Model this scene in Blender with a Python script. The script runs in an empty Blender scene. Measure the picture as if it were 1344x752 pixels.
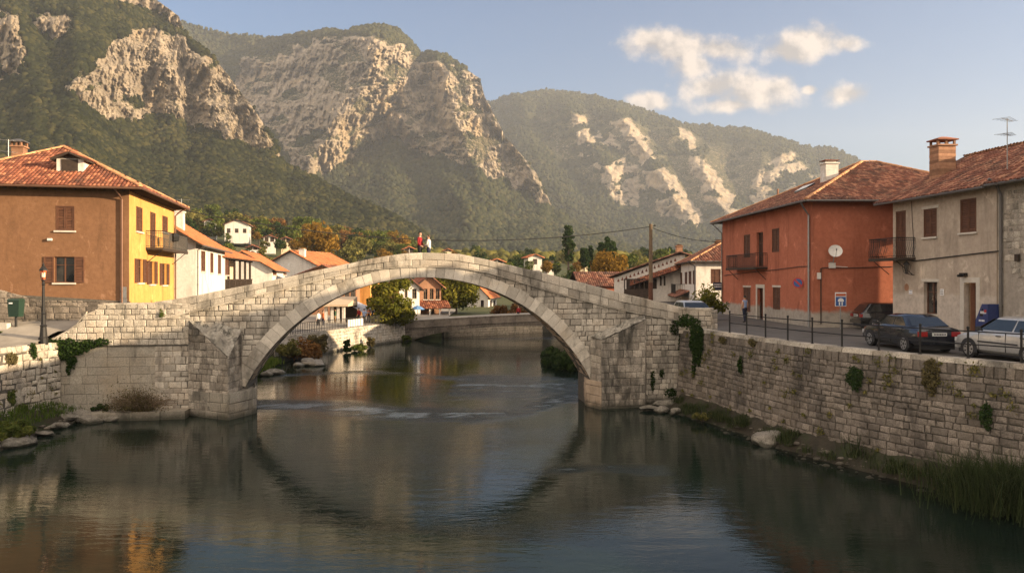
import bpy, math, random
import numpy as np
from mathutils import Vector, Matrix
R = math.radians
rnd = random.Random(7)
S = bpy.context.scene
COL = S.collection

# ------------------------------------------------------------------ camera, sky, sun, exposure
HC = 6.9                       # eye height above the river
cam_d = bpy.data.cameras.new('camera'); cam = bpy.data.objects.new('camera', cam_d); COL.objects.link(cam)
cam.location = (0, 0, HC); cam.rotation_euler = (R(90), 0, 0)
cam_d.sensor_width = 36.0; cam_d.lens = 36.0*1000/1344; cam_d.shift_y = -11/1344
cam_d.clip_start = 0.1; cam_d.clip_end = 12000
S.camera = cam
SUN_EL, SUN_AZ = R(12.8), math.atan2(0.98, -0.23)     # azimuth clockwise from +Y
SUN_DIR = Vector((math.sin(SUN_AZ)*math.cos(SUN_EL), math.cos(SUN_AZ)*math.cos(SUN_EL), math.sin(SUN_EL)))
sl = bpy.data.lights.new('sun', 'SUN'); sl.energy = 5.0; sl.angle = R(0.5); sl.color = (1.0, 0.76, 0.49)
so = bpy.data.objects.new('sun', sl); COL.objects.link(so); so.location = (200, -30, 60)
so.rotation_euler = SUN_DIR.to_track_quat('Z', 'Y').to_euler()
S.view_settings.view_transform = 'Standard'; S.view_settings.look = 'None'
S.view_settings.exposure = 1.26; S.view_settings.gamma = 1.0; S.view_settings.use_curve_mapping = False
HAZE_DENSITY = 1.25e-4
S.render.engine = 'CYCLES'
S.cycles.use_denoising = True; S.cycles.denoising_prefilter = 'NONE'; S.cycles.use_adaptive_sampling = False
try: S.cycles.denoiser = 'OPENIMAGEDENOISE'
except Exception: pass
S.cycles.max_bounces = 6; S.cycles.diffuse_bounces = 3; S.cycles.glossy_bounces = 3
S.cycles.transmission_bounces = 4; S.cycles.volume_bounces = 1; S.cycles.transparent_max_bounces = 6
S.cycles.caustics_reflective = False; S.cycles.caustics_refractive = False
S.cycles.sample_clamp_indirect = 6.0

# ------------------------------------------------------------------ node helper
class NB:
    def __init__(s, tree): s.t = tree; s.N = tree.nodes; s.L = tree.links
    def n(s, typ, **kw):
        nd = s.N.new(typ)
        for k, v in kw.items():
            if k.startswith('i_'):
                key = k[2:]; key = int(key) if key.isdigit() else key
                s.put(nd.inputs[key], v)
            else: setattr(nd, k, v)
        return nd
    def put(s, sock, v):
        if isinstance(v, bpy.types.NodeSocket): s.L.new(v, sock)
        elif isinstance(v, (tuple, list)) and len(v) == 3 and len(sock.default_value) == 4: sock.default_value = (*v, 1)
        else: sock.default_value = v
    def math(s, op, a, b=0.0, c=None, clamp=False):
        nd = s.N.new('ShaderNodeMath'); nd.operation = op; nd.use_clamp = clamp
        s.put(nd.inputs[0], a); s.put(nd.inputs[1], b)
        if c is not None: s.put(nd.inputs[2], c)
        return nd.outputs[0]
    def mix(s, f, a, b, mode='MIX'):
        nd = s.N.new('ShaderNodeMix'); nd.data_type = 'RGBA'; nd.blend_type = mode
        s.put(nd.inputs[0], f); s.put(nd.inputs[6], a); s.put(nd.inputs[7], b)
        return nd.outputs[2]
    def rng(s, v, a, b, c=0.0, d=1.0, smooth=False):
        nd = s.N.new('ShaderNodeMapRange')
        if smooth: nd.interpolation_type = 'SMOOTHSTEP'
        for i, x in enumerate((v, a, b, c, d)): s.put(nd.inputs[i], x)
        return nd.outputs[0]
    def noise(s, co, scale, detail=4, rough=.6, dist=0.0, sc3=None):
        if sc3:
            m = s.N.new('ShaderNodeMapping'); m.inputs[3].default_value = sc3; s.L.new(co, m.inputs[0]); co = m.outputs[0]
        nd = s.N.new('ShaderNodeTexNoise'); s.L.new(co, nd.inputs['Vector'])
        nd.inputs['Scale'].default_value = scale; nd.inputs['Detail'].default_value = detail
        nd.inputs['Roughness'].default_value = rough; nd.inputs['Distortion'].default_value = dist
        return nd.outputs[0]
    def attr(s, name, out=2):
        nd = s.N.new('ShaderNodeAttribute'); nd.attribute_name = name; return nd.outputs[out]

def new_mat(name):
    m = bpy.data.materials.new(name); m.use_nodes = True
    b = NB(m.node_tree); b.P = b.N['Principled BSDF']; b.out = b.N['Material Output']
    b.obj = b.N.new('ShaderNodeTexCoord').outputs['Object']
    return m, b

# ------------------------------------------------------------------ sky with a few small clouds
W = bpy.data.worlds.new('World'); S.world = W; W.use_nodes = True
nb = NB(W.node_tree); bg = nb.N['Background']
sky = nb.n('ShaderNodeTexSky', sky_type='NISHITA', sun_disc=False, sun_elevation=SUN_EL, sun_rotation=SUN_AZ,
           altitude=100, air_density=1.0, dust_density=2.2, ozone_density=4.0)
dirv = nb.N.new('ShaderNodeTexCoord').outputs['Generated']
sep = nb.n('ShaderNodeSeparateXYZ', i_0=dirv)
yy = nb.math('MAXIMUM', sep.outputs[1], 0.05)
cu = nb.math('DIVIDE', sep.outputs[0], yy); cv = nb.math('DIVIDE', sep.outputs[2], yy)
cuv = nb.n('ShaderNodeCombineXYZ', i_0=cu, i_1=cv).outputs[0]
n1 = nb.n('ShaderNodeTexNoise', i_Vector=cuv, i_Scale=24.0, i_Detail=7.0, i_Roughness=0.57)
n2 = nb.n('ShaderNodeTexNoise', i_Vector=cuv, i_Scale=9.0, i_Detail=3.0, i_Roughness=0.5)
# each cloud: azimuth / elevation tangents of its lumps and their half-sizes
LUMPS = [(885,62,62,26),(945,66,48,20),(858,54,30,16),(915,88,40,22),(935,112,52,26),(985,122,58,28),(1018,116,28,22),(960,138,52,12),
         (1040,64,50,24),(1072,58,48,24),(1112,58,30,14),(1112,124,30,17),(850,134,28,14),(1062,118,12,6)]
fld = 0.0
for (px, py, rx, ry) in LUMPS:
    a = nb.math('MULTIPLY', nb.math('SUBTRACT', cu, (px-672)/1000), 1000/rx)
    b = nb.math('MULTIPLY', nb.math('SUBTRACT', cv, (365-py)/1000), 1000/ry)
    d = nb.math('ADD', nb.math('MULTIPLY', a, a), nb.math('MULTIPLY', b, b))
    g = nb.math('SUBTRACT', 1.0, nb.math('SQRT', d))
    fld = g if isinstance(fld, float) else nb.math('SMOOTH_MAX', fld, g, 0.25)
nz = nb.math('ADD', nb.math('MULTIPLY', nb.math('SUBTRACT', n1.outputs[0], .5), 2.1), nb.math('MULTIPLY', nb.math('SUBTRACT', n2.outputs[0], .5), 1.5))
dens = nb.rng(nb.math('ADD', fld, nz), -0.24, 0.66, 0, 1, True)
up = nb.n('ShaderNodeVectorMath', operation='ADD', i_0=cuv, i_1=(0.02, 0.016, 0))
n3 = nb.n('ShaderNodeTexNoise', i_Vector=up.outputs[0], i_Scale=24.0, i_Detail=7.0, i_Roughness=0.57)
lit = nb.rng(nb.math('SUBTRACT', n1.outputs[0], n3.outputs[0]), -0.13, 0.12)
ccol = nb.mix(lit, (2.5, 2.25, 2.1), (5.4, 4.5, 3.7))
skyc = nb.mix(nb.math('MULTIPLY', dens, 0.9), sky.outputs[0], ccol)
# broad bright cloud bank, added unseen behind the viewer to lighten the shaded walls
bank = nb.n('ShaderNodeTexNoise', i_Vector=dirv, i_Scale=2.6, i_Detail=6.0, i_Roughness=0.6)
fill_mask = nb.math('MULTIPLY', nb.rng(nb.math('ADD', sep.outputs[1], nb.math('MULTIPLY', nb.math('MINIMUM', sep.outputs[0], 0.0), .5)), .12, -.22, 0, 1, True), nb.rng(sep.outputs[2], .0, .10, 0, 1, True))
fill_mask = nb.math('MULTIPLY', fill_mask, nb.rng(bank.outputs[0], .26, .50, .35, 1, True))
skyc = nb.mix(fill_mask, skyc, (8.6, 7.3, 6.1))
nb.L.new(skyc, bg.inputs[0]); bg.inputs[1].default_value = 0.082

# ------------------------------------------------------------------ numpy noise
def _h(ix, iy, s):
    n = (ix.astype(np.int64)*374761393 + iy.astype(np.int64)*668265263 + s*974711) & 0x7fffffff
    n = ((n ^ (n >> 13))*1274126177) & 0x7fffffff
    n = n ^ (n >> 16)
    return (n & 0xffff)/65535.0
def vnoise(x, y, s=0):
    x = np.asarray(x, float); y = np.asarray(y, float)
    ix = np.floor(x); iy = np.floor(y); fx = x-ix; fy = y-iy
    ux = fx*fx*(3-2*fx); uy = fy*fy*(3-2*fy); ix = ix.astype(int); iy = iy.astype(int)
    a = _h(ix, iy, s); b = _h(ix+1, iy, s); c = _h(ix, iy+1, s); d = _h(ix+1, iy+1, s)
    return (a*(1-ux)+b*ux)*(1-uy)+(c*(1-ux)+d*ux)*uy
def fbm(x, y, s=0, o=5, g=.5):
    t = 0; a = 1; n = 0
    for i in range(o):
        t = t+a*vnoise(x, y, s+i*17); n += a; a *= g; x = np.asarray(x)*2.03+11.3; y = np.asarray(y)*2.03+5.7
    return t/n
def ridged(x, y, s=0, o=5, g=.5):
    t = 0; a = 1; n = 0
    for i in range(o):
        t = t+a*(1-np.abs(2*vnoise(x, y, s+i*17)-1)); n += a; a *= g; x = np.asarray(x)*2.1+3.1; y = np.asarray(y)*2.1+8.2
    return t/n
def sstep(a, b, x):
    t = np.clip((x-a)/(b-a), 0, 1); return t*t*(3-2*t)
def poly_sd(poly, x, y):
    """signed distance to a polygon, negative inside (numpy arrays)"""
    P = np.array(poly, float); d = np.full(np.shape(x), 1e9); ins = np.zeros(np.shape(x), bool)
    for i in range(len(P)):
        a = P[i]; b = P[(i+1) % len(P)]; e = b-a
        wx = x-a[0]; wy = y-a[1]
        t = np.clip((wx*e[0]+wy*e[1])/max(1e-9, e@e), 0, 1)
        d = np.minimum(d, (wx-e[0]*t)**2+(wy-e[1]*t)**2)
        if a[1] != b[1]:
            c = ((a[1] > y) != (b[1] > y)) & (x < (b[0]-a[0])*(y-a[1])/(b[1]-a[1])+a[0])
            ins ^= c
    d = np.sqrt(d); return np.where(ins, -d, d)
def lin(pts):
    X = [p[0] for p in pts]; Y = [p[1] for p in pts]
    return lambda x: np.interp(x, X, Y)

# ------------------------------------------------------------------ objects
ROOTM = {}
def tag(o, label=None, cat=None, group=None, kind=None):
    if label: o['label'] = label
    if cat: o['category'] = cat
    if group: o['group'] = group
    if kind: o['kind'] = kind
    return o
def thing(name, label, cat, loc=(0, 0, 0), rz=0.0, group=None):
    o = bpy.data.objects.new(name, None); COL.objects.link(o); o.empty_display_size = .3
    o.location = loc; o.rotation_euler = (0, 0, rz)
    ROOTM[o] = Matrix.Translation(Vector(loc)) @ Matrix.Rotation(rz, 4, 'Z')
    return tag(o, label, cat, group)
def copy_tree(o, parent=None):
    c = o.copy(); COL.objects.link(c)
    if parent is not None: c.parent = parent
    for ch in o.children: copy_tree(ch, c)
    return c
def link(name, me, mats, parent=None, local=False):
    o = bpy.data.objects.new(name, me); COL.objects.link(o)
    for m in (mats if isinstance(mats, (list, tuple)) else [mats]): me.materials.append(m)
    if parent is not None:
        o.parent = parent
        if parent in ROOTM and not local: o.matrix_parent_inverse = ROOTM[parent].inverted()
    return o
def mesh_np(name, V, F, mats, tint=None, parent=None, smooth=False, attrs=None, mi=None, local=False):
    me = bpy.data.meshes.new(name); V = np.asarray(V, np.float32); F = np.asarray(F, np.int32)
    k = F.shape[1]; me.vertices.add(len(V)); me.vertices.foreach_set('co', V.ravel())
    me.loops.add(F.size); me.loops.foreach_set('vertex_index', F.ravel())
    me.polygons.add(len(F)); me.polygons.foreach_set('loop_start', np.arange(0, F.size, k, dtype=np.int32))
    if smooth: me.polygons.foreach_set('use_smooth', np.ones(len(F), bool))
    if mi is not None: me.polygons.foreach_set('material_index', np.asarray(mi, np.int32))
    me.update(calc_edges=True)
    A = dict(attrs or {})
    if tint is not None: A['tint'] = tint
    for nme, arr in A.items():
        at = me.attributes.new(nme, 'FLOAT', 'POINT' if len(arr) == len(V) else 'FACE')
        at.data.foreach_set('value', np.asarray(arr, np.float32))
    return link(name, me, mats, parent, local)

class MB:
    def __init__(s): s.v = []; s.f = []; s.t = []; s.m = []
    def add(s, vs, fs, tint=.5, mi=0):
        o = len(s.v); s.v.extend([tuple(p) for p in vs])
        for f in fs: s.f.append([i+o for i in f]); s.t.append(tint); s.m.append(mi)
    def poly(s, vs, tint=.5, mi=0): s.add(vs, [list(range(len(vs)))], tint, mi)
    def hexa(s, b, t, tint=.5, mi=0):
        """b, t: four bottom and four top corners, counter-clockwise seen from above"""
        s.add(list(b)+list(t), [(3,2,1,0),(4,5,6,7),(0,1,5,4),(1,2,6,5),(2,3,7,6),(3,0,4,7)], tint, mi)
    def box(s, x0, x1, y0, y1, z0, z1, tint=.5, mi=0):
        s.hexa([(x0,y0,z0),(x1,y0,z0),(x1,y1,z0),(x0,y1,z0)], [(x0,y0,z1),(x1,y0,z1),(x1,y1,z1),(x0,y1,z1)], tint, mi)
    def fbox(s, F, a0, a1, z0, z1, d0, d1, tint=.5, mi=0):
        s.hexa([F.pt(a0,z0,d1),F.pt(a1,z0,d1),F.pt(a1,z0,d0),F.pt(a0,z0,d0)],
               [F.pt(a0,z1,d1),F.pt(a1,z1,d1),F.pt(a1,z1,d0),F.pt(a0,z1,d0)], tint, mi)
    def tube(s, pts, r, n=6, tint=.5, mi=0, cap=True):
        pts = [Vector(p) for p in pts]; rs = r if isinstance(r, (list, tuple)) else [r]*len(pts)
        rings = []; up = Vector((0, 0, 1)); prev = None
        for i, p in enumerate(pts):
            d = (pts[min(i+1, len(pts)-1)]-pts[max(i-1, 0)])
            if d.length < 1e-9: d = Vector((0, 0, 1))
            d.normalize()
            a = prev if prev is not None and abs(prev.dot(d)) < .95 else (Vector((1, 0, 0)) if abs(d.z) > .9 else up)
            a = (a-d*a.dot(d)).normalized(); prev = a; b = d.cross(a)
            rings.append([p+(a*math.cos(2*math.pi*k/n)+b*math.sin(2*math.pi*k/n))*rs[i] for k in range(n)])
        vs = [q for ring in rings for q in ring]; fs = []
        for i in range(len(pts)-1):
            for k in range(n):
                fs.append((i*n+k, i*n+(k+1) % n, (i+1)*n+(k+1) % n, (i+1)*n+k))
        if cap: fs.append(tuple(range(n-1, -1, -1))); fs.append(tuple((len(pts)-1)*n+k for k in range(n)))
        s.add(vs, fs, tint, mi)
    def lathe(s, cx, cy, prof, n=10, tint=.5, mi=0):
        vs = []; fs = []
        for (r, z) in prof:
            for k in range(n): vs.append((cx+r*math.cos(2*math.pi*k/n), cy+r*math.sin(2*math.pi*k/n), z))
        for i in range(len(prof)-1):
            for k in range(n): fs.append((i*n+k, i*n+(k+1) % n, (i+1)*n+(k+1) % n, (i+1)*n+k))
        s.add(vs, fs, tint, mi)
    def build(s, name, mats, parent=None, smooth=False, local=False):
        me = bpy.data.meshes.new(name); me.from_pydata(s.v, [], s.f)
        if smooth: me.polygons.foreach_set('use_smooth', [True]*len(s.f))
        me.polygons.foreach_set('material_index', s.m)
        at = me.attributes.new('tint', 'FLOAT', 'FACE'); at.data.foreach_set('value', s.t)
        me.update(); return link(name, me, mats, parent, local)

def W3(px, py, Y): return Vector(((px-672)/1000*Y, Y, HC+(365-py)/1000*Y))      # a photograph pixel at a chosen distance
class Fr:
    """a vertical facade plane from p0 (left, seen from outside) to p1 (right)"""
    def __init__(s, p0, p1):
        s.p = Vector((p0[0], p0[1], 0)); d = Vector((p1[0]-p0[0], p1[1]-p0[1], 0)); s.L = d.length; s.u = d.normalized()
        s.n = Vector((s.u.y, -s.u.x, 0))
    def pt(s, a, z, d=0.0): q = s.p+s.u*a+s.n*d; return Vector((q.x, q.y, z))
    def px(s, px, py):
        r = Vector(((px-672)/1000, 1, 0)); t = s.p.dot(s.n)/r.dot(s.n); q = r*t
        return ((q-s.p).dot(s.u), HC+(365-py)/1000*t)
    def rect(s, x0, x1, y0, y1):
        m = (x0+x1)/2; a0 = s.px(x0, y0)[0]; a1 = s.px(x1, y0)[0]
        return (a0, a1, s.px(m, y1)[1], s.px(m, y0)[1])

# ------------------------------------------------------------------ materials
MAT = {}
def surf(name, c1, c2, scale=3, c3=None, tint=.0, rough=.85, bump=.25, bscale=25, bdist=.02, stain=None, stain_scale=1.2, stain_t=(.55,.7),
         stain_stretch=(1,1,.25), spec=.3, tcol=None, metal=0.0, coat=0.0, grain=None, wet=None):
    m, b = new_mat(name); MAT[name] = m
    nz = b.noise(b.obj, scale, 6, .65)
    c = b.mix(b.rng(nz, .3, .7), c1, c2)
    if c3: c = b.mix(b.rng(b.noise(b.obj, scale*.37, 3, .6), .5, .72), c, c3)
    if tint or tcol:
        t = b.attr('tint')
        if tcol: c = b.mix(b.rng(t, .55, 1.0, 0, .9), c, tcol)
        v = b.rng(t, 0, 1, 1-tint, 1+tint)
        g = b.n('ShaderNodeCombineColor', i_0=v, i_1=v, i_2=v).outputs[0]
        c = b.mix(1.0, c, g, 'MULTIPLY')
    if grain:
        c = b.mix(b.rng(b.noise(b.obj, grain[0], 3, .7), .42, .62, 0, grain[2]), c, grain[1])
    if stain:
        for (col, sc, t0, t1, st, amt) in stain:
            f = b.math('MULTIPLY', b.rng(b.noise(b.obj, sc, 6, .68, .4, st), t0, t1), amt)
            c = b.mix(f, c, col)
    if wet:                                              # algae and water line at the foot of river walls
        z = b.n('ShaderNodeSeparateXYZ', i_0=b.obj).outputs[2]; e = b.math('ADD', z, b.math('MULTIPLY', b.math('SUBTRACT', b.noise(b.obj, 1.6, 5, .7), .5), .55))
        c = b.mix(b.rng(e, .08, wet, .85, 0), c, (.035,.034,.022))
    b.put(b.P.inputs['Base Color'], c); b.P.inputs['Roughness'].default_value = rough
    b.P.inputs['Specular IOR Level'].default_value = spec; b.P.inputs['Metallic'].default_value = metal
    if coat: b.P.inputs['Coat Weight'].default_value = coat; b.P.inputs['Coat Roughness'].default_value = .05
    if bump:
        h = b.noise(b.obj, bscale, 6, .7)
        bp = b.n('ShaderNodeBump', i_Strength=bump, i_Distance=bdist, i_Height=h); b.L.new(bp.outputs[0], b.P.inputs['Normal'])
    return m
def leafmat(name, c1, c2, c3, trans=.3):
    m, b = new_mat(name); MAT[name] = m
    t = b.attr('tint'); rp = b.n('ShaderNodeValToRGB', i_0=t); e = rp.color_ramp.elements
    e[0].color = (*c1, 1); e[1].color = (*c3, 1); k = e.new(.5); k.color = (*c2, 1)
    b.N.remove(b.P)
    df = b.n('ShaderNodeBsdfDiffuse', i_0=rp.outputs[0]); tr = b.n('ShaderNodeBsdfTranslucent', i_0=rp.outputs[0])
    mx = b.n('ShaderNodeMixShader', i_0=trans, i_1=df.outputs[0], i_2=tr.outputs[0]); b.L.new(mx.outputs[0], b.out.inputs[0])
    return m
def flat(name, c, rough=.5, metal=0.0, spec=.5, emit=None, coat=0.0):
    m, b = new_mat(name); MAT[name] = m
    b.put(b.P.inputs['Base Color'], c); b.P.inputs['Roughness'].default_value = rough; b.P.inputs['Metallic'].default_value = metal
    b.P.inputs['Specular IOR Level'].default_value = spec; b.P.inputs['Coat Weight'].default_value = coat
    b.P.inputs['Coat Roughness'].default_value = .04
    nzv = b.noise(b.obj, 9, 3); v = b.rng(nzv, .3, .7, .88, 1.08)
    g = b.n('ShaderNodeCombineColor', i_0=v, i_1=v, i_2=v).outputs[0]
    b.put(b.P.inputs['Base Color'], b.mix(1.0, c, g, 'MULTIPLY'))
    if emit: b.put(b.P.inputs['Emission Color'], emit[0]); b.P.inputs['Emission Strength'].default_value = emit[1]
    return m
# ================================================================== LARGE STRUCTURE: haze, terrain, mountains, water
mh, hb = new_mat('haze'); hb.N.remove(hb.P)
pv = hb.n('ShaderNodeVolumePrincipled'); pv.inputs['Color'].default_value = (.84, .90, 1.0, 1); pv.inputs['Density'].default_value = HAZE_DENSITY
pv.inputs['Anisotropy'].default_value = .2
hb.L.new(pv.outputs[0], hb.out.inputs['Volume'])
hz = MB(); hz.box(-2200, 3600, -120, 4200, -6, 800); tag(hz.build('haze', mh), 'thin warm evening haze filling the valley', kind='stuff')

RIVER = [(-40,-60),(-23.3,-60),(-23.2,20),(-22.5,33),(-22.1,37.4),(-16.5,38.6),(-16.5,47),(-19,52),(-18.6,66),(-15.5,75),(-12.3,83),(-11.5,86),(-6,90),(4,97),(40,104),(60,96),
         (30,90),(9,84),(5.2,66),(4.6,52),(6.5,46),(9.3,40.6),(10.06,39),(12.15,29.8),(15.8,23.5),(19.5,17),(27,4),(30,-60)]
def land_z(x, y):
    yo = y; y = np.minimum(y, 330)
    left = 4.3-2.3*sstep(45, 62, y)*sstep(-60, -25, x)
    back = np.maximum(0, y-105)*.03+np.maximum(0, y-170)*.035
    side = np.maximum(0, -x-28)*.11*sstep(55, 130, y)
    zl = left+back+side
    zr = 4.08-1.6*sstep(58, 85, y)*(1-sstep(6, 22, x))+np.maximum(0, y-125)*.03+np.maximum(0, y-200)*.02
    k = sstep(-2, 14, x-np.maximum(0, y-90)*.25); y = yo
    return zl*(1-k)+zr*k+(fbm(x*.03, y*.03, 3)-.5)*1.4*sstep(95, 160, y)
xs = np.concatenate([np.linspace(-900, -130, 24), np.linspace(-126, -34, 32), np.arange(-32, 40, 1.0), np.linspace(42, 130, 30), np.linspace(140, 1900, 34)])
ys = np.concatenate([np.linspace(-100, 0, 16), np.arange(2, 112, 1.0), np.linspace(114, 330, 74), np.linspace(340, 2200, 60)])
GX, GY = np.meshgrid(xs, ys); sd = poly_sd(RIVER, GX, GY)
GZ = np.where(sd < 2.2, -1.6, land_z(GX, GY))
def grid_faces(nr, nc):
    i = np.arange(nr*nc).reshape(nr, nc)
    return np.stack([i[:-1,:-1], i[:-1,1:], i[1:,1:], i[1:,:-1]], -1).reshape(-1, 4)
surf('meadow', (.055,.07,.022), (.10,.10,.035), .25, c3=(.13,.11,.05), bump=.6, bscale=3, bdist=.15, grain=(6,(.05,.06,.02),.6))
tag(mesh_np('ground', np.stack([GX, GY, GZ], -1).reshape(-1, 3), grid_faces(len(ys), len(xs)), MAT['meadow'], smooth=True), 'grassy valley floor under the town', kind='structure')

# ---- water
wx = np.arange(-46, 62, .5); wy = np.concatenate([np.arange(-60, 10, 2.), np.arange(10, 112, .5)])
WX, WY = np.meshgrid(wx, wy)
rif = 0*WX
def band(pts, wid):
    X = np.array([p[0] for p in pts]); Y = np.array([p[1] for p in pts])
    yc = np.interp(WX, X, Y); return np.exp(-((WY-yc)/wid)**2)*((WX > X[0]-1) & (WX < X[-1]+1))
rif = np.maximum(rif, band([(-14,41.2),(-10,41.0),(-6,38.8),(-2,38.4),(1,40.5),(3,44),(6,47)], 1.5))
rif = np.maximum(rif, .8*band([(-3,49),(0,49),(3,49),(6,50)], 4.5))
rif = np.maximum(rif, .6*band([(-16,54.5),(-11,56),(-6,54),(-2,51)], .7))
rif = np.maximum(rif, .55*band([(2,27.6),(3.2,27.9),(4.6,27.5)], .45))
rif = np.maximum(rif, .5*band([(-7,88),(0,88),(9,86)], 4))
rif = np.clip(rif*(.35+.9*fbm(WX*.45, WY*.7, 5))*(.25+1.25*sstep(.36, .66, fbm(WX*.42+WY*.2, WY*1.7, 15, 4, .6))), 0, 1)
mw, b = new_mat('river_water')
nzd = b.noise(b.obj, .16, 5, .6)
bed = b.mix(b.rng(nzd, .35, .68), (.005,.011,.008), (.013,.023,.015))
cobb = b.n('ShaderNodeTexVoronoi', i_Vector=b.obj, i_Scale=1.1); near = b.rng(cobb.outputs[0], .2, .6)
bed = b.mix(b.math('MULTIPLY', near, b.rng(b.noise(b.obj, .12, 2), .5, .62, 0, .6)), bed, (.004,.006,.004))
rf = b.attr('riffle')
w1 = b.noise(b.obj, 1.3, 4, .6, .4, (.7, 2.0, 1)); w2 = b.noise(b.obj, 4.6, 3, .6, .2, (.7, 1.7, 1)); w3 = b.noise(b.obj, .28, 2, .5, 0, (1, 1.6, 1))
w4 = b.noise(b.obj, 2.6, 5, .68, .8, (.7, 2.6, 1))
sky_sheen = b.rng(b.math('ADD', b.math('MULTIPLY', w4, .9), b.math('MULTIPLY', rf, .42)),   .70, .92); sky_sheen = b.math('MULTIPLY', sky_sheen, b.rng(rf, .12, .5))
b.put(b.P.inputs['Base Color'], b.mix(sky_sheen, bed, (.26,.31,.34)))  # riffle's pale blue sky reflection put into the base colour, in foam-like streaks
h = b.math('ADD', b.math('MULTIPLY', w1, .0075), b.math('MULTIPLY', b.math('MULTIPLY', w2, b.rng(b.noise(b.obj, .09, 3, .6, 0, (1, 2.5, 1)), .42, .62, .25, 1.5)), .0034))
h = b.math('ADD', h, b.math('MULTIPLY', w3, .012))
h = b.math('ADD', h, b.math('MULTIPLY', b.math('MULTIPLY', w4, rf), .11))
bp = b.n('ShaderNodeBump', i_Strength=1.0, i_Distance=1.0, i_Height=h); b.L.new(bp.outputs[0], b.P.inputs['Normal'])
b.put(b.P.inputs['Roughness'], b.rng(rf, 0, 1, .035, .16)); b.P.inputs['IOR'].default_value = 1.333; b.P.inputs['Specular IOR Level'].default_value = .37
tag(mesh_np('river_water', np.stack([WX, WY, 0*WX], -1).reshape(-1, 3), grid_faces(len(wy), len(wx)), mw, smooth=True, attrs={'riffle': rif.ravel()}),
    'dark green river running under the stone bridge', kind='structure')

# ---- mountains: (px, py) profiles read off the photograph, each given its own distance and depth
m, b = new_mat('mountain_ground'); MAT['mountain_ground'] = m
rk = b.attr('rock'); n1 = b.noise(b.obj, .035, 7, .68); n2 = b.noise(b.obj, .16, 6, .7); n3 = b.noise(b.obj, .012, 4, .6)
n4 = b.noise(b.obj, .07, 6, .7, .6, (1, 1, .28))
rc = b.mix(b.rng(n1, .35, .68), (.24,.195,.145), (.58,.475,.345)); rc = b.mix(b.rng(n3, .52, .66, 0, .55), rc, (.46,.335,.18))
rc = b.mix(b.rng(n4, .56, .70, 0, .6), rc, (.11,.098,.075)); rc = b.mix(b.rng(b.noise(b.obj, .33, 5, .75, .3, (1, 1, .4)), .52, .66, 0, .6), rc, (.09,.08,.06)); rc = b.mix(b.rng(n2, .60, .72, 0, .6), rc, (.08,.08,.045))
fc = b.mix(b.rng(n2, .35, .65), (.026,.032,.012), (.075,.072,.028)); fc = b.mix(b.rng(n1, .5, .68, 0, .8), fc, (.115,.095,.045))
edge = b.math('ADD', rk, b.math('MULTIPLY', b.math('SUBTRACT', n2, .5), 1.0))
b.put(b.P.inputs['Base Color'], b.mix(b.rng(edge, .38, .55), fc, rc)); b.P.inputs['Roughness'].default_value = .95; b.P.inputs['Specular IOR Level'].default_value = .1
hh = b.math('ADD', b.noise(b.obj, .12, 8, .75), b.math('MULTIPLY', b.noise(b.obj, .06, 4, .6, 1.0, (1, 1, .3)), 1.2))
bp = b.n('ShaderNodeBump', i_Strength=.9, i_Distance=6.0, i_Height=hh); b.L.new(bp.outputs[0], b.P.inputs['Normal'])

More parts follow.
